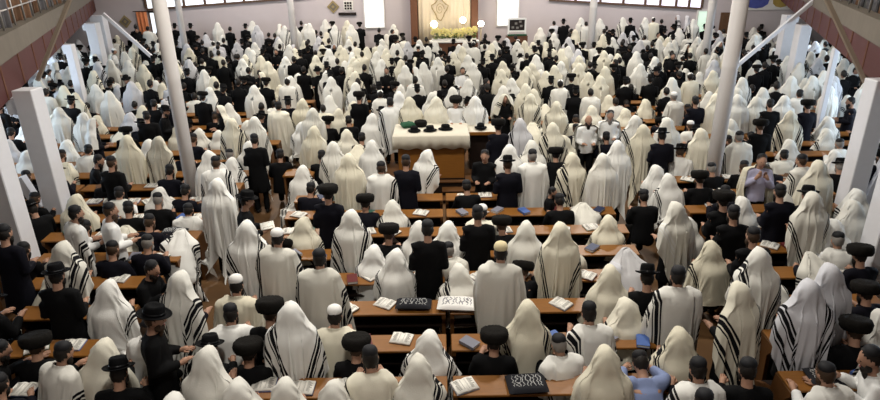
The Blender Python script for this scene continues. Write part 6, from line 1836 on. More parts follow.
    (-7.0, 21.2, -5, 1.00, 'S', 'B', 'k', '-'), (-12.9, 21.2, 3, 1.00, 'U', 'H', 'k', 'w'), (13.6, 21.2, -1, 1.00, 'U', 'B', 'k', '-'), 
    (-3.9, 21.2, -2, 1.00, 'U', 'B', 'h', '-'), (8.8, 21.3, 8, 1.00, 'S', 'H', 'k', 'w'), (-10.4, 21.4, -1, 1.00, 'U', 'H', 'k', 'c'), 
    (-1.3, 21.4, 5, 1.02, 'U', 'H', 'k', 'c'), (4.3, 21.4, -1, 0.97, 'S', 'B', 'k', '-'), (6.4, 21.4, -12, 1.00, 'U', 'B', 'k', '-'), 
    (-14.3, 21.4, -7, 0.98, 'S', 'B', 'h', '-'), (9.8, 21.4, 1, 1.01, 'S', 'B', 'k', '-'), (-13.6, 21.4, 126, 1.01, 'S', 'T', 'w', 'w'), 
    (11.3, 21.5, -13, 0.95, 'S', 'H', 'k', 'w'), (-9.3, 21.5, -11, 1.04, 'U', 'H', 'k', 'c'), (-11.5, 21.5, 105, 1.00, 'S', 'T', 'k', 'w'), 
    (1.0, 21.5, -14, 0.96, 'S', 'B', 'h', '-'), (-5.0, 21.5, 7, 1.00, 'S', 'H', 'k', 'w'), (3.7, 21.5, 14, 1.00, 'S', 'H', 'k', 'w'), 
    (-2.0, 21.5, -10, 1.02, 'U', 'H', 'k', 'w'), (0.0, 21.5, -9, 1.05, 'U', 'H', 'k', 'w'), (4.9, 21.5, -8, 1.04, 'S', 'H', 'k', 'w'), 
    (12.4, 21.5, -1, 0.97, 'U', 'H', 'k', 'w'), (7.7, 21.5, 12, 0.99, 'U', 'H', 'k', 'w'), (-6.0, 21.5, 12, 1.01, 'U', 'H', 'k', 'c'), 
    (7.1, 21.5, 1, 1.02, 'S', 'H', 'k', 'w'), (2.3, 21.5, 11, 0.95, 'U', 'H', 'k', 'c'), (-2.9, 21.6, 5, 1.00, 'U', 'H', 'k', 'c'), 
    (10.5, 21.6, -14, 1.04, 'U', 'H', 'k', 'c'), (14.5, 21.6, -1, 0.99, 'U', 'B', 'f', '-'), (13.2, 21.6, 13, 1.04, 'S', 'B', 'k', '-'), 
    (-12.1, 21.6, -11, 1.05, 'U', 'H', 'k', 'l'), (3.1, 21.6, -2, 1.03, 'L', 'B', 'k', '-'), (11.9, 21.6, -5, 0.98, 'L', 'B', 'h', '-'), 
    (1.6, 21.6, -7, 0.99, 'U', 'B', 'h', '-'), (5.6, 21.7, 2, 1.00, 'S', 'B', 'k', '-'), (-8.6, 22.0, -6, 1.00, 'S', 'H', 'k', 'c'), 
    (4.3, 22.1, -3, 1.00, 'U', 'B', 'k', '-'), (-14.0, 22.2, -49, 1.00, 'U', 'H', 'k', 'w'), (-14.6, 22.3, 8, 1.03, 'S', 'T', 'h', 'w'), 
    (-6.6, 22.3, 12, 1.01, 'S', 'B', 'k', '-'), (2.7, 22.3, -12, 1.02, 'S', 'B', 'h', '-'), (1.1, 22.3, 6, 1.02, 'U', 'H', 'k', 'w'), 
    (7.8, 22.3, -12, 1.00, 'U', 'B', 'k', '-'), (8.6, 22.3, 167, 1.00, 'U', 'B', 'k', '-'), (11.3, 22.3, 6, 0.98, 'U', 'B', 'k', '-'), 
    (6.6, 22.3, 15, 1.00, 'U', 'H', 'k', 'c'), (13.7, 22.3, 11, 0.98, 'U', 'H', 'k', 'w'), (-12.0, 22.3, -13, 1.03, 'U', 'H', 'k', 'w'), 
    (10.7, 22.3, -7, 1.03, 'U', 'H', 'k', 'c'), (12.2, 22.3, -1, 0.96, 'S', 'B', 'k', '-'), (-12.9, 22.3, -9, 1.05, 'U', 'B', 'f', '-'), 
    (3.6, 22.3, 8, 1.00, 'U', 'H', 'k', 'w'), (14.2, 22.4, 15, 1.00, 'U', 'H', 'k', 'w'), (-11.4, 22.4, -8, 1.00, 'U', 'H', 'k', 'w'), 
    (12.9, 22.4, -14, 1.01, 'L', 'B', 'f', '-'), (10.2, 22.4, 11, 0.97, 'U', 'H', 'k', 'w'), (-10.6, 22.4, -2, 0.96, 'L', 'B', 'k', '-'), 
    (-3.7, 22.4, 10, 0.98, 'U', 'B', 'k', '-'), (-9.9, 22.4, 11, 0.96, 'U', 'H', 'k', 'w'), (-13.4, 22.4, -0, 0.98, 'U', 'T', 'k', 'l'), 
    (-1.7, 22.4, -0, 0.95, 'U', 'B', 'h', '-'), (5.2, 22.4, -11, 0.96, 'U', 'H', 'k', 'c'), (5.8, 22.4, -7, 1.04, 'S', 'B', 'h', '-'), 
    (7.3, 22.4, -4, 1.03, 'U', 'H', 'k', 'w'), (-5.3, 22.4, 3, 1.04, 'U', 'B', 'k', '-'), (-7.9, 22.4, 5, 0.99, 'U', 'B', 'k', '-'), 
    (-2.3, 22.4, -2, 1.00, 'S', 'B', 'k', '-'), (-3.1, 22.4, -3, 1.00, 'U', 'H', 'k', 'c'), (2.0, 22.4, 5, 1.00, 'U', 'B', 'h', '-'), 
    (-7.2, 22.4, -1, 1.00, 'U', 'H', 'k', 'w'), (0.4, 22.4, 15, 0.97, 'U', 'B', 'h', '-'), (9.3, 22.4, 8, 0.99, 'U', 'B', 'k', '-'), 
    (-0.3, 22.5, 14, 1.02, 'S', 'B', 'k', '-'), (-4.5, 22.5, 11, 1.04, 'U', 'H', 'k', 'c'), (-9.2, 22.5, -0, 0.99, 'U', 'H', 'k', 'l'), 
    (-1.2, 22.7, 6, 1.00, 'U', 'B', 'k', '-'), (-5.7, 22.8, 2, 1.00, 'U', 'H', 'k', 'w'), (4.2, 22.9, 2, 1.00, 'U', 'B', 'k', '-'), 
    (15.0, 23.0, -0, 1.00, 'U', 'H', 'k', 'w'), (6.3, 23.1, 2, 1.00, 'U', 'H', 'k', 'c'), (-6.7, 23.1, 2, 1.00, 'U', 'H', 'k', 'c'), 
    (-13.8, 23.1, -10, 0.96, 'S', 'H', 'k', 'w'), (1.6, 23.1, -4, 0.96, 'S', 'B', 'h', '-'), (-11.8, 23.1, -5, 1.03, 'S', 'B', 'f', '-'), 
    (13.1, 23.2, -6, 0.95, 'S', 'B', 'h', '-'), (-0.6, 23.2, 3, 1.02, 'U', 'B', 'h', '-'), (-4.1, 23.2, 69, 0.96, 'S', 'B', 'f', '-'), 
    (13.6, 23.2, 6, 0.98, 'S', 'T', 'h', 'c'), (0.6, 23.2, 6, 1.00, 'U', 'H', 'k', 'c'), (-9.0, 23.2, -6, 0.95, 'U', 'B', 'k', '-'), 
    (8.2, 23.2, 2, 0.98, 'S', 'T', 'h', 'w'), (8.9, 23.2, -15, 0.97, 'U', 'B', 'k', '-'), (-14.4, 23.2, 13, 0.99, 'S', 'H', 'k', 'l'), 
    (11.0, 23.2, -12, 1.01, 'U', 'H', 'k', 'w'), (-8.2, 23.2, 13, 1.03, 'S', 'B', 'k', '-'), (7.7, 23.2, -13, 0.99, 'S', 'B', 'k', '-'), 
    (-3.3, 23.2, -67, 1.04, 'U', 'H', 'k', 'w'), (10.2, 23.2, 2, 1.01, 'U', 'T', 'k', 'w'), (-10.4, 23.3, 12, 1.03, 'U', 'B', 'k', '-'), 
    (-13.1, 23.3, -6, 1.00, 'U', 'B', 'h', '-'), (9.7, 23.3, 65, 1.02, 'U', 'H', 'k', 'c'), (-4.8, 23.3, 13, 0.99, 'S', 'H', 'k', 'c'), 
    (11.7, 23.3, -8, 0.97, 'U', 'B', 'k', '-'), (14.3, 23.3, -5, 0.98, 'S', 'B', 'k', '-'), (4.7, 23.3, -0, 1.03, 'U', 'H', 'k', 'c'), 
    (-1.9, 23.3, 13, 1.00, 'U', 'H', 'k', 'c'), (6.9, 23.3, -10, 0.97, 'U', 'B', 'k', '-'), (0.0, 23.3, 0, 0.96, 'U', 'T', 'k', 'c'), 
    (2.9, 23.3, -3, 0.97, 'S', 'B', 'k', '-'), (-10.9, 23.3, -15, 1.00, 'U', 'B', 'h', '-'), (-9.5, 23.3, 6, 0.95, 'U', 'B', 'h', '-'), 
    (12.4, 23.3, 98, 0.97, 'S', 'H', 'k', 'w'), (-15.1, 23.3, -59, 1.00, 'S', 'T', 'k', 'w'), (3.4, 23.3, -3, 0.96, 'U', 'B', 'k', '-'), 
    (-7.4, 23.4, -7, 1.00, 'U', 'H', 'k', 'c'), (-12.3, 23.4, 80, 0.99, 'S', 'H', 'k', 'w'), (5.4, 23.5, 7, 1.00, 'U', 'H', 'k', 'l'), 
    (2.4, 23.6, -2, 1.00, 'U', 'B', 'k', '-'), (-2.4, 23.8, -2, 1.00, 'U', 'H', 'k', 'w'), (-13.2, 24.0, 16, 0.96, 'S', 'B', 'h', '-'), 
    (2.0, 24.0, -12, 0.96, 'U', 'H', 'k', 'c'), (4.4, 24.0, 6, 0.98, 'U', 'B', 'h', '-'), (-4.7, 24.0, 8, 1.00, 'S', 'H', 'k', 'c'), 
    (15.1, 24.0, 6, 1.01, 'S', 'B', 'f', '-'), (3.8, 24.0, 13, 1.04, 'U', 'B', 'h', '-'), (-15.6, 24.0, 11, 0.96, 'U', 'H', 'k', 'l'), 
    (-1.1, 24.0, -5, 1.01, 'S', 'B', 'f', '-'), (-3.7, 24.0, -6, 1.03, 'S', 'H', 'k', 'w'), (0.8, 24.0, -15, 1.00, 'S', 'B', 'k', '-'), 
    (-5.4, 24.0, 8, 1.02, 'U', 'B', 'h', '-'), (-1.6, 24.1, -7, 1.00, 'U', 'B', 'k', '-'), (-10.9, 24.1, 14, 0.95, 'U', 'B', 'f', '-'), 
    (-6.8, 24.1, 12, 1.02, 'S', 'B', 'k', '-'), (11.8, 24.1, 12, 1.04, 'S', 'B', 'k', '-'), (-12.3, 24.1, 7, 1.03, 'L', 'H', 'k', 'l'), 
    (-7.9, 24.1, -8, 0.97, 'U', 'B', 'k', '-'), (5.2, 24.1, 81, 1.03, 'L', 'B', 'k', '-'), (-10.3, 24.1, 14, 1.05, 'S', 'T', 'k', 'c'), 
    (-7.3, 24.1, -4, 1.05, 'U', 'H', 'k', 'w'), (-14.9, 24.1, 12, 1.02, 'U', 'B', 'h', '-'), (14.5, 24.1, 1, 1.02, 'U', 'B', 'k', '-'), 
    (-11.7, 24.1, 10, 0.95, 'S', 'B', 'f', '-'), (9.1, 24.1, -11, 1.01, 'S', 'H', 'k', 'c'), (-9.7, 24.2, 5, 1.04, 'S', 'B', 'k', '-'), 
    (11.1, 24.2, 11, 0.96, 'U', 'B', 'k', '-'), (-3.0, 24.2, 10, 0.97, 'U', 'T', 'k', 'c'), (7.2, 24.2, 12, 0.99, 'S', 'H', 'k', 'l'), 
    (1.4, 24.2, 2, 1.03, 'S', 'T', 'k', 'c'), (-6.2, 24.2, -14, 1.04, 'S', 'H', 'k', 'c'), (6.4, 24.2, -0, 0.97, 'U', 'B', 'f', '-'), 
    (3.3, 24.2, -13, 1.02, 'S', 'H', 'k', 'w'), (-14.4, 24.2, -2, 1.04, 'U', 'H', 'k', 'l'), (-0.6, 24.2, -15, 0.99, 'U', 'B', 'k', '-'), 
    (15.7, 24.2, -13, 0.96, 'U', 'H', 'k', 'c'), (-13.6, 24.2, -11, 1.00, 'U', 'H', 'k', 'w'), (0.1, 24.2, -54, 0.95, 'U', 'B', 'f', '-'), 
    (7.6, 24.2, -2, 1.03, 'U', 'B', 'k', '-'), (12.5, 24.2, 2, 0.99, 'U', 'B', 'k', '-'), (5.6, 24.2, 2, 0.96, 'U', 'B', 'h', '-'), 
    (8.3, 24.2, -4, 1.02, 'U', 'B', 'k', '-'), (-4.3, 24.2, -7, 1.04, 'U', 'H', 'k', 'w'), (9.8, 24.2, 9, 1.02, 'S', 'T', 'w', 'w'), 
    (-9.0, 24.3, -6, 1.00, 'U', 'B', 'k', '-'), (15.3, 24.8, -7, 1.00, 'U', 'H', 'k', 'l'), (-3.8, 24.8, 6, 1.00, 'U', 'H', 'k', 'c'), 
    (-8.9, 24.8, -8, 1.00, 'U', 'T', 'k', 'c'), (1.0, 24.8, -1, 1.00, 'U', 'H', 'k', 'c'), (12.8, 24.9, 10, 1.02, 'S', 'H', 'k', 'l'), 
    (8.4, 24.9, 81, 0.96, 'S', 'B', 'k', '-'), (15.8, 24.9, 15, 0.99, 'U', 'B', 'k', '-'), (3.4, 24.9, 8, 1.04, 'S', 'B', 'h', '-'), 
    (5.3, 24.9, -15, 0.97, 'U', 'H', 'k', 'w'), (-9.6, 24.9, 14, 0.96, 'S', 'H', 'k', 'c'), (-12.0, 24.9, -5, 1.02, 'S', 'H', 'k', 'w'), 
    (-2.1, 24.9, 8, 0.97, 'U', 'H', 'k', 'c'), (6.5, 24.9, -14, 1.05, 'S', 'H', 'k', 'w'), (13.9, 24.9, 188, 0.96, 'U', 'B', 'h', '-'), 
    (11.0, 24.9, 3, 1.04, 'S', 'T', 'h', 'c'), (5.9, 24.9, 14, 1.04, 'U', 'B', 'f', '-'), (4.0, 24.9, 11, 0.97, 'U', 'B', 'k', '-'), 
    (0.2, 24.9, 11, 0.96, 'S', 'B', 'k', '-'), (12.0, 25.0, -3, 0.96, 'U', 'B', 'h', '-'), (-12.8, 25.0, -4, 0.98, 'U', 'H', 'k', 'w'), 
    (11.5, 25.0, 183, 1.02, 'U', 'H', 'k', 'w'), (-10.3, 25.0, -1, 1.04, 'S', 'H', 'k', 'l'), (-5.0, 25.0, 6, 0.95, 'U', 'B', 'k', '-'), 
    (-14.7, 25.0, -3, 1.03, 'U', 'H', 'k', 'w'), (-3.3, 25.0, -4, 0.99, 'U', 'H', 'k', 'c'), (2.8, 25.0, -3, 0.96, 'U', 'B', 'f', '-'), 
    (-2.9, 25.0, -10, 1.01, 'U', 'H', 'k', 'c'), (-7.9, 25.0, -3, 1.01, 'S', 'B', 'k', '-'), (13.3, 25.0, -12, 0.96, 'U', 'B', 'h', '-'), 
    (-11.3, 25.0, -6, 0.98, 'U', 'H', 'k', 'c'), (4.6, 25.0, -14, 1.04, 'U', 'T', 'k', 'c'), (7.7, 25.0, 7, 1.05, 'S', 'B', 'f', '-'), 
    (7.1, 25.0, -1, 1.00, 'S', 'H', 'k', 'w'), (-1.6, 25.0, -15, 1.02, 'S', 'H', 'k', 'c'), (-0.9, 25.0, 15, 0.99, 'S', 'H', 'k', 'c'), 
    (-0.4, 25.0, 5, 1.01, 'U', 'H', 'k', 'w'), (8.8, 25.1, 13, 1.04, 'U', 'B', 'k', '-'), (-10.8, 25.1, -3, 1.01, 'S', 'H', 'k', 'w'), 
    (9.5, 25.1, -6, 1.01, 'U', 'H', 'k', 'w'), (14.7, 25.1, -0, 1.02, 'S', 'B', 'f', '-'), (-15.9, 25.1, 1, 0.98, 'U', 'H', 'k', 'l'), 
    (-6.6, 25.1, 173, 0.99, 'U', 'B', 'k', '-'), (-7.2, 25.1, -12, 0.98, 'U', 'B', 'h', '-'), (-5.8, 25.1, 85, 1.00, 'U', 'H', 'k', 'c'), 
    (-4.7, 25.1, 12, 0.96, 'U', 'B', 'f', '-'), (-15.3, 25.1, -15, 0.97, 'S', 'T', 'k', 'w'), (10.2, 25.1, 183, 0.97, 'U', 'H', 'k', 'w'), 
    (2.2, 25.1, -15, 1.04, 'U', 'H', 'k', 'c'), (-9.8, 25.5, -3, 1.00, 'U', 'B', 'k', '-'), (-3.7, 25.8, -7, 0.97, 'U', 'B', 'k', '-'), 
    (2.8, 25.8, 1, 1.03, 'U', 'B', 'h', '-'), (-11.2, 25.8, 9, 1.04, 'S', 'H', 'k', 'w'), (4.0, 25.8, 8, 1.00, 'U', 'H', 'k', 'c'), (7.2, 25.8, 2, 1.04, 'U', 'B', 'h', '-'), 
    (13.2, 25.8, 9, 0.97, 'S', 'B', 'k', '-'), (-3.1, 25.8, -2, 0.95, 'S', 'T', 'w', 'c'), (-4.1, 25.8, -11, 1.00, 'U', 'H', 'k', 'c'), 
    (11.2, 25.8, 11, 1.00, 'U', 'H', 'k', 'w'), (5.4, 25.8, -15, 0.97, 'U', 'T', 'k', 'c'), (6.1, 25.8, 2, 0.97, 'U', 'T', 'h', 'c'), 
    (1.5, 25.8, 0, 1.04, 'U', 'T', 'w', 'w'), (0.3, 25.8, 7, 1.00, 'S', 'B', 'h', '-'), (11.8, 25.8, -14, 1.05, 'U', 'H', 'k', 'l'), 
    (-7.3, 25.8, 2, 1.01, 'U', 'B', 'h', '-'), (-8.9, 25.8, 11, 0.99, 'S', 'B', 'h', '-'), (15.6, 25.8, -6, 0.97, 'U', 'T', 'k', 'l'), 
    (-15.8, 25.8, 64, 0.99, 'S', 'H', 'k', 'l'), (9.3, 25.8, -5, 1.03, 'U', 'H', 'k', 'w'), (-2.4, 25.8, 12, 1.00, 'U', 'H', 'k', 'w'), 
    (10.7, 25.9, 5, 1.02, 'S', 'H', 'k', 'c'), (0.9, 25.9, -1, 0.97, 'U', 'H', 'k', 'w'), (-6.9, 25.9, -9, 1.00, 'S', 'H', 'k', 'w'), 
    (-1.7, 25.9, -16, 1.02, 'U', 'H', 'k', 'w'), (4.6, 25.9, 60, 1.00, 'U', 'H', 'k', 'c'), (15.0, 25.9, -6, 1.02, 'S', 'H', 'k', 'c'), 
    (12.4, 25.9, 9, 0.97, 'U', 'T', 'k', 'w'), (-15.1, 25.9, -11, 0.98, 'S', 'H', 'k', 'w'), (-5.5, 25.9, -10, 0.96, 'U', 'B', 'h', '-'), 
    (-13.7, 25.9, -80, 1.00, 'U', 'T', 'w', 'w'), (13.7, 25.9, 8, 0.99, 'S', 'H', 'k', 'l'), (-14.5, 25.9, -15, 0.99, 'U', 'H', 'k', 'w'), 
    (6.6, 25.9, -11, 0.96, 'U', 'T', 'h', 'w'), (-10.5, 25.9, -4, 0.98, 'U', 'H', 'k', 'c'), (10.0, 25.9, 9, 1.00, 'U', 'H', 'k', 'w'), 
    (-8.0, 25.9, -4, 0.97, 'U', 'H', 'k', 'w'), (7.8, 25.9, 7, 1.00, 'U', 'B', 'k', '-'), (16.4, 26.0, 1, 0.95, 'U', 'H', 'k', 'w'), 
    (8.8, 26.0, 4, 0.99, 'S', 'B', 'h', '-'), (-16.2, 26.0, -10, 0.97, 'S', 'T', 'w', 'w'), (-6.3, 26.0, -8, 1.02, 'U', 'H', 'k', 'w'), 
    (-4.9, 26.0, -5, 1.00, 'U', 'H', 'k', 'c'), (2.0, 26.0, 9, 0.96, 'U', 'B', 'k', '-'), (14.3, 26.0, -15, 1.01, 'S', 'H', 'k', 'w'), 
    (-0.3, 26.0, 2, 0.96, 'U', 'B', 'h', '-'), (-12.1, 26.1, -5, 1.00, 'U', 'B', 'k', '-'), (-13.0, 26.1, 2, 1.00, 'U', 'H', 'k', 'c'), 
    (3.4, 26.2, 1, 1.00, 'U', 'H', 'k', 'w'), (-6.3, 26.6, -85, 0.97, 'U', 'H', 'k', 'l'), (-2.6, 26.6, 11, 1.04, 'U', 'T', 'h', 'c'), 
    (-14.2, 26.6, -5, 0.97, 'S', 'H', 'k', 'w'), (0.6, 26.6, 11, 0.98, 'S', 'H', 'k', 'l'), (-10.9, 26.7, -0, 1.03, 'U', 'H', 'k', 'l'), 
    (-13.5, 26.7, -7, 0.98, 'U', 'B', 'h', '-'), (-10.2, 26.7, 7, 1.00, 'S', 'B', 'h', '-'), (8.8, 26.7, -10, 0.96, 'U', 'H', 'k', 'l'), 
    (-1.9, 26.7, 14, 0.96, 'U', 'H', 'k', 'w'), (-14.7, 26.7, 1, 1.01, 'U', 'B', 'k', '-'), (14.2, 26.7, -3, 0.99, 'U', 'B', 'h', '-'), 
    (11.3, 26.7, -7, 1.01, 'U', 'H', 'k', 'w'), (16.2, 26.7, 5, 0.96, 'S', 'H', 'k', 'w'), (16.9, 26.7, -14, 1.01, 'U', 'B', 'f', '-'), 
    (-7.6, 26.7, -2, 0.98, 'S', 'H', 'k', 'l'), (-5.0, 26.7, 6, 1.03, 'U', 'T', 'k', 'l'), (-0.8, 26.7, -12, 1.04, 'U', 'H', 'k', 'w'), 
    (-4.5, 26.7, 186, 0.97, 'U', 'H', 'k', 'l'), (-12.2, 26.7, -70, 1.05, 'U', 'H', 'k', 'w'), (11.8, 26.7, -2, 0.97, 'U', 'B', 'k', '-'), 
    (7.6, 26.7, -2, 1.03, 'U', 'H', 'k', 'w'), (-3.3, 26.7, -14, 1.04, 'S', 'H', 'k', 'c'), (10.5, 26.7, 16, 1.02, 'S', 'H', 'k', 'w'), 
    (12.5, 26.7, -9, 0.98, 'U', 'B', 'k', '-'), (-3.6, 26.7, -15, 1.02, 'U', 'T', 'k', 'w'), (-1.3, 26.7, 2, 1.00, 'U', 'H', 'k', 'l'), 
    (-16.8, 26.8, -16, 0.95, 'U', 'H', 'k', 'l'), (3.8, 26.8, -0, 0.97, 'U', 'H', 'k', 'c'), (4.9, 26.8, -4, 0.99, 'U', 'B', 'k', '-'), 
    (1.2, 26.8, 15, 0.97, 'U', 'H', 'k', 'w'), (-15.9, 26.8, 12, 0.98, 'S', 'H', 'k', 'l'), (13.0, 26.8, 169, 0.96, 'S', 'B', 'h', '-'), 
    (15.4, 26.8, -11, 0.96, 'U', 'T', 'h', 'w'), (-8.9, 26.8, -3, 0.99, 'S', 'B', 'k', '-'), (-0.1, 26.8, 15, 1.00, 'U', 'H', 'k', 'w'), 
    (5.7, 26.8, -13, 1.04, 'U', 'H', 'k', 'l'), (-12.7, 26.8, -8, 1.03, 'U', 'B', 'k', '-'), (-5.7, 26.8, 3, 1.05, 'U', 'B', 'k', '-'), 
    (8.1, 26.8, -3, 0.98, 'U', 'B', 'k', '-'), (10.0, 26.8, -64, 1.00, 'U', 'H', 'k', 'c'), (15.0, 26.8, 8, 1.00, 'U', 'B', 'k', '-'), 
    (4.4, 26.8, -0, 0.96, 'U', 'B', 'h', '-'), (-11.3, 26.8, 193, 1.01, 'L', 'B', 'k', '-'), (-9.6, 26.8, 2, 0.99, 'U', 'T', 'k', 'l'), 
    (-15.5, 26.8, -12, 0.95, 'S', 'B', 'h', '-'), (-6.9, 26.8, -10, 0.98, 'U', 'B', 'k', '-'), (1.6, 26.8, 5, 0.99, 'U', 'B', 'h', '-'), 
    (13.8, 26.8, -10, 1.04, 'U', 'H', 'k', 'w'), (2.5, 26.9, -11, 0.97, 'U', 'H', 'k', 'w'), (-8.1, 27.2, -2, 1.00, 'U', 'H', 'k', 'w'), 
    (-17.1, 27.5, 7, 1.05, 'U', 'T', 'w', 'w'), (-10.2, 27.5, 7, 1.04, 'S', 'B', 'k', '-'), (0.7, 27.5, -10, 0.97, 'U', 'B', 'h', '-'), 
    (-16.0, 27.5, 13, 0.97, 'U', 'B', 'f', '-'), (15.7, 27.5, 12, 1.02, 'S', 'H', 'k', 'w'), (-10.8, 27.5, 180, 0.95, 'U', 'B', 'h', '-'), 
    (-13.4, 27.5, -2, 1.01, 'L', 'B', 'k', '-'), (-9.8, 27.5, 2, 1.03, 'U', 'T', 'w', 'l'), (1.4, 27.5, -2, 1.05, 'U', 'B', 'f', '-'), 
    (4.4, 27.5, -4, 1.01, 'S', 'H', 'k', 'w'), (-16.5, 27.6, 5, 1.01, 'U', 'B', 'k', '-'), (-8.5, 27.6, 11, 0.97, 'U', 'B', 'k', '-'), 
    (12.1, 27.6, 54, 1.01, 'U', 'B', 'h', '-'), (8.8, 27.6, -4, 0.99, 'U', 'B', 'h', '-'), (2.7, 27.6, -14, 1.04, 'U', 'B', 'f', '-'), 
    (3.1, 27.6, 5, 0.99, 'U', 'H', 'k', 'l'), (0.1, 27.6, 10, 0.99, 'L', 'B', 'k', '-'), (-2.9, 27.6, 56, 1.01, 'S', 'T', 'h', 'w'), 
    (-15.4, 27.6, -14, 0.99, 'U', 'H', 'k', 'w'), (3.6, 27.6, -12, 0.95, 'U', 'T', 'w', 'w'), (2.1, 27.6, -4, 0.97, 'U', 'T', 'h', 'w'), 
    (-2.5, 27.6, -3, 1.01, 'U', 'H', 'k', 'w'), (7.4, 27.6, -14, 1.04, 'U', 'H', 'k', 'c'), (-9.0, 27.6, 13, 0.98, 'U', 'H', 'k', 'l'), 
    (-7.1, 27.6, -9, 1.05, 'U', 'H', 'k', 'w'), (15.0, 27.6, -3, 1.01, 'S', 'B', 'k', '-'), (8.1, 27.6, 4, 1.00, 'S', 'B', 'f', '-'), 
    (10.0, 27.6, -11, 0.98, 'U', 'H', 'k', 'c'), (-13.9, 27.6, -6, 0.98, 'S', 'H', 'k', 'w'), (6.2, 27.6, -11, 1.01, 'S', 'B', 'f', '-'), 
    (14.4, 27.6, -6, 0.98, 'U', 'H', 'k', 'w'), (-5.4, 27.7, 14, 0.99, 'S', 'B', 'k', '-'), (13.9, 27.7, 4, 1.02, 'U', 'B', 'h', '-'), 
    (5.0, 27.7, 9, 1.02, 'S', 'H', 'k', 'w'), (-12.8, 27.7, 7, 1.01, 'U', 'B', 'h', '-'), (-1.0, 27.7, 3, 1.03, 'U', 'B', 'h', '-'), 
    (-6.0, 27.7, -11, 1.00, 'U', 'H', 'k', 'c'), (16.3, 27.7, -9, 0.97, 'S', 'B', 'k', '-'), (9.3, 27.7, 3, 0.96, 'S', 'H', 'k', 'c'), 
    (13.1, 27.7, 8, 0.95, 'U', 'B', 'h', '-'), (10.6, 27.7, 2, 0.99, 'U', 'B', 'h', '-'), (-3.6, 27.7, -14, 1.03, 'S', 'B', 'h', '-'), 
    (5.8, 27.7, -85, 0.96, 'S', 'B', 'f', '-'), (-1.9, 27.7, -14, 1.04, 'U', 'B', 'f', '-'), (12.5, 27.7, 16, 1.02, 'U', 'B', 'h', '-'), 
    (-12.2, 27.7, 189, 1.02, 'S', 'T', 'k', 'w'), (6.8, 27.7, -0, 1.03, 'S', 'H', 'k', 'l'), (-4.0, 27.7, 1, 1.01, 'U', 'H', 'k', 'w'), 
    (-0.5, 27.7, 9, 1.04, 'U', 'B', 'k', '-'), (-14.8, 27.7, 7, 0.97, 'S', 'H', 'k', 'c'), (11.4, 27.7, 2, 1.01, 'S', 'B', 'f', '-'), 
    (-4.9, 27.7, 2, 1.04, 'U', 'B', 'k', '-'), (16.8, 27.7, 10, 1.03, 'S', 'H', 'k', 'w'), (7.2, 28.4, -7, 1.02, 'S', 'H', 'k', 'w'), 
    (12.9, 28.4, 4, 0.98, 'U', 'B', 'k', '-'), (3.9, 28.4, -12, 0.98, 'S', 'T', 'h', 'w'), (7.7, 28.4, -4, 0.98, 'S', 'H', 'k', 'c'), 
    (3.6, 28.4, 8, 1.01, 'U', 'B', 'k', '-'), (16.5, 28.4, 8, 0.97, 'U', 'H', 'k', 'w'), (-4.0, 28.4, 114, 1.04, 'U', 'H', 'k', 'c'), 
    (10.8, 28.4, -5, 0.96, 'U', 'H', 'k', 'w'), (16.0, 28.4, 9, 0.96, 'S', 'H', 'k', 'w'), (-17.5, 28.5, -9, 1.00, 'S', 'H', 'k', 'w'), 
    (4.8, 28.5, -9, 0.98, 'S', 'B', 'k', '-'), (-3.4, 28.5, -14, 1.01, 'L', 'B', 'h', '-'), (-12.9, 28.5, -13, 1.04, 'U', 'B', 'k', '-'), 
    (-9.9, 28.5, -2, 1.04, 'U', 'B', 'k', '-'), (-8.4, 28.5, -11, 0.98, 'S', 'H', 'k', 'w'), (-10.9, 28.5, -4, 0.99, 'U', 'B', 'k', '-'), 
    (9.6, 28.5, 13, 0.95, 'U', 'T', 'k', 'w'), (14.8, 28.5, 1, 0.95, 'U', 'H', 'k', 'c'), (-2.9, 28.5, 180, 0.95, 'S', 'B', 'h', '-'), 
    (6.1, 28.5, -9, 1.05, 'U', 'B', 'k', '-'), (17.2, 28.5, 193, 0.97, 'S', 'H', 'k', 'c'), (2.2, 28.5, -9, 1.05, 'U', 'B', 'k', '-'), 
    (13.4, 28.5, -63, 0.95, 'S', 'B', 'k', '-'), (9.0, 28.5, 14, 1.05, 'U', 'H', 'k', 'l'), (14.2, 28.5, -15, 0.96, 'S', 'H', 'k', 'w'), 
    (-10.4, 28.5, -7, 0.96, 'U', 'T', 'w', 'w'), (-13.6, 28.5, 13, 1.04, 'U', 'B', 'f', '-'), (-12.1, 28.5, 5, 0.97, 'U', 'B', 'h', '-'), 
    (-4.9, 28.5, 108, 0.96, 'S', 'H', 'k', 'w'), (12.4, 28.5, 8, 1.00, 'S', 'B', 'k', '-'), (11.6, 28.5, -14, 0.96, 'U', 'T', 'h', 'w'), 
    (-7.8, 28.5, -8, 0.96, 'U', 'B', 'f', '-'), (15.2, 28.5, 0, 0.95, 'S', 'B', 'k', '-'), (-11.6, 28.6, -1, 1.03, 'U', 'B', 'k', '-'), 
    (6.7, 28.6, 99, 1.04, 'S', 'H', 'k', 'w'), (-16.8, 28.6, -8, 1.03, 'S', 'B', 'k', '-'), (-7.4, 28.6, -3, 1.04, 'U', 'H', 'k', 'l'), 
    (2.8, 28.6, -16, 1.01, 'S', 'B', 'k', '-'), (-2.0, 28.6, -15, 1.03, 'U', 'B', 'f', '-'), (-6.0, 28.6, 4, 0.97, 'U', 'B', 'k', '-'), 
    (-5.5, 28.6, 14, 1.03, 'U', 'H', 'k', 'l'), (-9.1, 28.6, -6, 0.98, 'U', 'B', 'h', '-'), (5.4, 28.6, 1, 1.04, 'U', 'H', 'k', 'w'), 
    (-16.1, 28.6, -7, 1.01, 'S', 'B', 'k', '-'), (-14.0, 28.6, 3, 1.01, 'U', 'H', 'k', 'c'), (10.2, 28.6, 193, 1.01, 'U', 'B', 'k', '-'), 
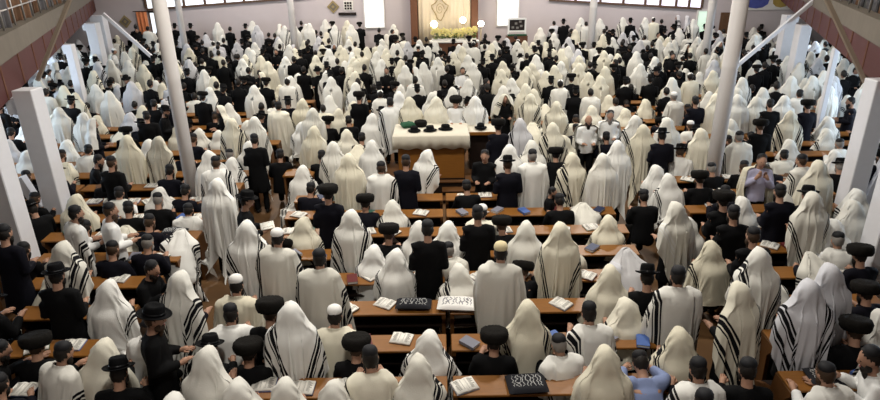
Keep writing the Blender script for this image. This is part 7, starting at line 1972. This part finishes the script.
    (8.6, 28.6, 8, 1.02, 'U', 'H', 'k', 'l'), (-18.0, 29.6, -12, 1.04, 'U', 'H', 'k', 'w'), (-17.2, 29.6, 70, 0.98, 'U', 'H', 'k', 'l'), 
    (-16.8, 29.6, -10, 0.96, 'L', 'B', 'k', '-'), (-16.3, 29.6, -61, 0.99, 'U', 'B', 'f', '-'), (-15.5, 29.6, 12, 0.99, 'U', 'T', 'k', 'w'), 
    (-14.3, 29.6, 191, 0.97, 'U', 'B', 'k', '-'), (-13.8, 29.6, -10, 1.01, 'U', 'T', 'k', 'w'), (-13.0, 29.6, -2, 1.03, 'U', 'H', 'k', 'c'), 
    (-12.3, 29.6, -5, 1.01, 'S', 'H', 'k', 'l'), (-11.6, 29.6, -15, 0.96, 'S', 'B', 'f', '-'), (-11.1, 29.6, 5, 1.01, 'S', 'H', 'k', 'l'), 
    (-10.3, 29.6, 7, 0.98, 'S', 'H', 'k', 'w'), (-9.9, 29.6, -15, 0.97, 'U', 'B', 'k', '-'), (-9.1, 29.6, 1, 0.95, 'S', 'B', 'f', '-'), 
    (-8.6, 29.6, -6, 0.99, 'U', 'H', 'k', 'l'), (-7.8, 29.6, 9, 1.02, 'S', 'B', 'k', '-'), (-7.3, 29.6, -8, 0.97, 'U', 'H', 'k', 'w'), 
    (-6.8, 29.6, -1, 0.97, 'U', 'H', 'k', 'w'), (-6.1, 29.6, -16, 1.02, 'U', 'H', 'k', 'w'), (-5.3, 29.6, 9, 1.03, 'S', 'H', 'k', 'c'), 
    (-4.9, 29.6, 2, 0.97, 'U', 'H', 'k', 'w'), (-4.1, 29.6, 9, 0.97, 'U', 'H', 'k', 'w'), (-2.8, 29.6, -15, 1.00, 'U', 'B', 'k', '-'), 
    (-2.2, 29.6, -72, 0.96, 'U', 'B', 'k', '-'), (-1.6, 29.6, 14, 1.01, 'S', 'T', 'k', 'w'), (5.5, 29.6, 5, 1.00, 'S', 'B', 'f', '-'), 
    (6.0, 29.6, -7, 1.02, 'U', 'B', 'h', '-'), (6.6, 29.6, -7, 0.99, 'S', 'H', 'k', 'c'), (7.1, 29.6, 12, 0.96, 'U', 'T', 'k', 'w'), 
    (8.0, 29.6, -3, 1.00, 'S', 'B', 'k', '-'), (8.4, 29.6, -11, 0.95, 'S', 'B', 'h', '-'), (9.2, 29.6, 2, 1.02, 'U', 'B', 'h', '-'), 
    (9.9, 29.6, 15, 1.04, 'U', 'H', 'k', 'w'), (10.3, 29.6, 14, 1.05, 'U', 'T', 'w', 'c'), (10.9, 29.6, -8, 0.96, 'S', 'B', 'h', '-'), 
    (11.6, 29.6, -0, 0.99, 'S', 'H', 'k', 'w'), (12.2, 29.6, -5, 0.98, 'U', 'H', 'k', 'w'), (13.5, 29.6, -9, 0.97, 'U', 'H', 'k', 'l'), 
    (14.2, 29.6, 2, 0.98, 'U', 'H', 'k', 'w'), (14.8, 29.6, -11, 0.97, 'S', 'B', 'f', '-'), (15.4, 29.6, 8, 1.05, 'U', 'B', 'k', '-'), 
    (16.0, 29.6, -9, 1.02, 'S', 'H', 'k', 'w'), (16.5, 29.6, -9, 0.98, 'S', 'H', 'k', 'w'), (17.2, 29.6, 14, 1.02, 'S', 'B', 'f', '-'), 
    (17.8, 29.6, -1, 1.00, 'S', 'B', 'k', '-'), (-9.0, 30.1, 9, 0.98, 'S', 'T', 'w', 'c'), (5.0, 30.1, -6, 1.04, 'S', 'H', 'k', 'w'), 
    (-14.6, 30.1, -1, 1.04, 'U', 'B', 'k', '-'), (-18.2, 30.1, -2, 1.02, 'S', 'B', 'h', '-'), (10.4, 30.2, 5, 1.04, 'S', 'T', 'k', 'l'), 
    (-7.7, 30.2, -81, 0.99, 'U', 'H', 'k', 'w'), (-7.0, 30.2, -13, 0.98, 'S', 'H', 'k', 'c'), (17.4, 30.2, -15, 0.97, 'S', 'H', 'k', 'c'), 
    (-17.1, 30.2, 13, 0.99, 'S', 'B', 'h', '-'), (-8.3, 30.2, -14, 1.00, 'S', 'B', 'k', '-'), (14.0, 30.2, 14, 0.97, 'U', 'T', 'k', 'w'), 
    (6.4, 30.2, -80, 0.98, 'S', 'B', 'k', '-'), (14.8, 30.2, -4, 1.00, 'S', 'B', 'k', '-'), (7.9, 30.2, 14, 1.00, 'U', 'H', 'k', 'w'), 
    (10.9, 30.2, -3, 0.96, 'U', 'B', 'k', '-'), (9.0, 30.2, 7, 1.02, 'U', 'H', 'k', 'w'), (-5.1, 30.2, 4, 1.02, 'U', 'B', 'f', '-'), 
    (-12.0, 30.2, -7, 1.02, 'U', 'B', 'h', '-'), (18.0, 30.3, -5, 0.98, 'U', 'H', 'k', 'w'), (13.5, 30.3, 13, 0.97, 'U', 'H', 'k', 'w'), 
    (-16.4, 30.3, -16, 0.99, 'S', 'H', 'k', 'w'), (9.7, 30.3, 123, 1.00, 'S', 'H', 'k', 'l'), (-13.9, 30.3, 11, 1.04, 'S', 'H', 'k', 'w'), 
    (-15.7, 30.3, 9, 1.04, 'U', 'H', 'k', 'c'), (-17.6, 30.3, -15, 0.99, 'S', 'H', 'k', 'c'), (-6.4, 30.3, 1, 0.97, 'U', 'H', 'k', 'w'), 
    (-1.7, 30.3, 13, 1.04, 'S', 'B', 'f', '-'), (11.6, 30.3, -0, 1.05, 'S', 'B', 'h', '-'), (-13.4, 30.3, 8, 0.97, 'S', 'H', 'k', 'l'), 
    (7.0, 30.3, 12, 1.03, 'U', 'H', 'k', 'w'), (16.2, 30.3, 10, 1.04, 'S', 'B', 'k', '-'), (-2.5, 30.3, -1, 1.04, 'S', 'H', 'k', 'w'), 
    (12.2, 30.3, 57, 1.04, 'U', 'H', 'k', 'l'), (-10.7, 30.3, -6, 1.04, 'U', 'H', 'k', 'w'), (5.7, 30.3, 15, 0.95, 'U', 'T', 'k', 'l'), 
    (-12.8, 30.3, -1, 1.02, 'U', 'B', 'h', '-'), (8.3, 30.3, 8, 1.05, 'S', 'B', 'k', '-'), (-4.4, 30.3, -13, 1.05, 'U', 'H', 'k', 'c'), 
    (-10.2, 30.3, 14, 0.97, 'S', 'H', 'k', 'c'), (15.5, 30.3, -1, 0.98, 'L', 'B', 'h', '-'), (-5.7, 30.3, 11, 1.01, 'S', 'B', 'k', '-'), 
    (16.8, 30.3, 13, 1.04, 'U', 'H', 'k', 'l'), (-11.4, 30.4, 16, 1.02, 'S', 'B', 'k', '-'), (-3.8, 30.4, 9, 0.98, 'U', 'B', 'f', '-'), 
    (-9.4, 30.4, -10, 0.98, 'U', 'B', 'h', '-'), (13.4, 31.0, 5, 1.05, 'U', 'B', 'h', '-'), (-4.7, 31.0, -6, 1.04, 'L', 'T', 'h', 'w'), 
    (17.0, 31.0, -12, 0.99, 'S', 'B', 'h', '-'), (-13.5, 31.0, -4, 0.96, 'U', 'T', 'k', 'w'), (15.1, 31.0, 11, 1.05, 'U', 'T', 'k', 'w'), 
    (-6.1, 31.0, -1, 1.00, 'S', 'B', 'k', '-'), (-7.4, 31.0, 7, 1.00, 'S', 'B', 'k', '-'), (-9.2, 31.0, 10, 1.04, 'U', 'H', 'k', 'w'), 
    (6.5, 31.0, -5, 1.01, 'S', 'B', 'h', '-'), (-15.3, 31.0, 2, 1.05, 'U', 'B', 'k', '-'), (12.0, 31.0, 86, 1.03, 'U', 'H', 'k', 'l'), 
    (5.8, 31.0, 7, 0.96, 'S', 'H', 'k', 'c'), (18.3, 31.1, -5, 1.03, 'U', 'H', 'k', 'l'), (15.9, 31.1, -13, 0.95, 'U', 'H', 'k', 'w'), 
    (-6.8, 31.1, 3, 1.02, 'U', 'B', 'k', '-'), (-5.6, 31.1, -6, 1.04, 'U', 'H', 'k', 'w'), (-11.0, 31.1, -4, 0.97, 'U', 'T', 'k', 'w'), 
    (13.8, 31.1, -14, 0.99, 'U', 'B', 'f', '-'), (8.8, 31.1, 10, 0.99, 'L', 'B', 'k', '-'), (14.5, 31.1, 2, 0.96, 'S', 'B', 'h', '-'), 
    (16.3, 31.1, 1, 1.01, 'U', 'B', 'h', '-'), (-2.2, 31.1, -7, 1.01, 'U', 'H', 'k', 'w'), (-14.1, 31.1, -8, 0.96, 'S', 'B', 'h', '-'), 
    (-8.0, 31.1, 183, 1.03, 'S', 'H', 'k', 'w'), 
]

for i, (x, y, yaw, sz, pose, wear, top, tone, stripe, label) in enumerate(PEOPLE):
    person(x, y, yaw, sz, pose, (wear, top), tone, stripe, i * 7 + 3, label, 0.35 if -1.8 < x < 1.75 and 12.8 < y < 15.3 else 0.0)
    if 'reading white pages' in label:
        a = R(yaw)
        book(x - .30 * math.sin(a), y + .30 * math.cos(a), 1.135 * sz, yaw, 1, 'cover_brown', 'open white book held by the bearded reader in the aisle', 1.1)

# ------------------------------------------------------------------ the hundreds farther back, too many to count: one mass of light figures
def light_figure(pose, k, top, tone, seed):
    """a worshipper of few faces: lists of (verts, faces, material, None)"""
    P = POSE[pose]
    T = nodm(P)
    out = []
    hb = MB()
    hv, hf = head_shape(1.0, 10, 7)
    hb.add([T @ v for v in hv], hf)
    out.append((hb.v, hf, M['skin'], None))
    coat = M['shirt'] if k in 'W' or (k == 'T' and seed % 2) else M['suit']
    b, c, w, p = P['base'], P['chest'], P['waist'], P['pelvis']
    st = [(0, b[1], b[2] + .04, 0, .06, .06, .05, 3), (.15, b[1], b[2] - .03, 0, .18, .11, .10, 3), (.4, c[1], c[2] - .02, 0, .215, .14, .15, 3), (.7, w[1], w[2], 0, .20, .14, .15, 3), (1, p[1], p[2] - (.45 if pose == 'U' else .1), 0, .22, .16, .16, 3)]
    v, f, _ = drape(st, seed, 12, 7, .02, closed=True, noise_amp=.01)
    out.append((v, f, coat, None))
    for s in (-1, 1):
        a = MB().tube([side(P['sh'], s), side(P['el'], s), side(P['wr'], s)], [.075, .06, .045], 6)
        out.append((a.v, a.f, coat, None))
        l = MB().tube([side(P['hip'], s), side(P['kn'], s), side(P['an'], s), side(P['toe'], s)], [.09, .075, .06, .04], 5)
        out.append((l.v, l.f, M['suit'], None))
        h = MB().ball(side(P['ha'], s), (.035, .05, .03), 6, 4)
        out.append((h.v, h.f, M['skin'], None))
    if k in 'HT':
        src = (k, pose, seed % COUNT[k, pose])
        if src not in LIGHT:
            LIGHT[src] = evaluated(SHAWLS[src], [('DECIMATE', dict(ratio=.10))])
        me = LIGHT[src]
        v, f = raw(me)
        uv = [(0, 0)] * len(v)
        for lp in me.loops:
            uv[lp.vertex_index] = tuple(me.uv_layers[0].data[lp.index].uv)
        out.append((v, f, M['shawl_' + tone], uv))
    if k != 'H':
        me = HAIR['hair']
        v, f = raw(me)
        out.append(([T @ q for q in v], f, M['hair'], None))
        if top == 'h':
            hb = MB().lathe([(.10, .058), (.155, .066), (.154, .072), (.095, .070), (.09, .15), (.075, .168), (.03, .16)], 12, .93, 1.1)
            out.append(([T @ q for q in hb.v], hb.f, M['felt'], None))
        elif top == 'f':
            hb = MB().lathe([(.10, .03), (.145, .06), (.145, .12), (.11, .155), (.03, .16)], 12)
            out.append(([T @ q for q in hb.v], hb.f, M['fur'], None))
        elif top in 'wc':
            hb = MB().lathe([(.085, .055), (.08, .09), (.05, .125), (.01, .13)], 10)
            out.append(([T @ q for q in hb.v], hb.f, M['kippah_' + top], None))
    return out


CACHE, LIGHT = {}, {}
mats, V, Fc, IDX, UVS = [], [], [], [], []
for i, (x, y, yaw, sz, pose, k, top, tone) in enumerate(CROWD):
    pose = 'U' if pose == 'G' else pose
    tn = (tone if tone in 'wcl' else 'w') + str((0, 0, 1, 2)[i % 4])
    key = (pose, k, top, tn, i % 3)
    if key not in CACHE:
        CACHE[key] = light_figure(pose, k, top, tn, 20 + (i % 3) * 3 + len(CACHE) % 2)
    a = R(yaw)
    up = 0.0
    if y > 29.35:
        up = 0.52 if -15 < x < -3.4 or 4.8 < x < 12.7 else (0.30 if -3.1 < x < 4.5 else 0.0)
    ca, sa = math.cos(a), math.sin(a)
    for vs, fs, m, uv in CACHE[key]:
        if m not in mats:
            mats.append(m)
        n = len(V)
        V += [(x + q[0] * ca - q[1] * sa, y + q[0] * sa + q[1] * ca, q[2] * sz + up) for q in vs]
        Fc += [tuple(j + n for j in q) for q in fs]
        IDX += [mats.index(m)] * len(fs)
        UVS += uv if uv else [(0, 0)] * len(vs)
cr = link('crowd', mesh_from('crowd', V, Fc, mats, True, IDX, UVS))
tag(cr, 'dense crowd in white shawls and black coats filling the far half of hall', 'crowd', None, 'stuff')
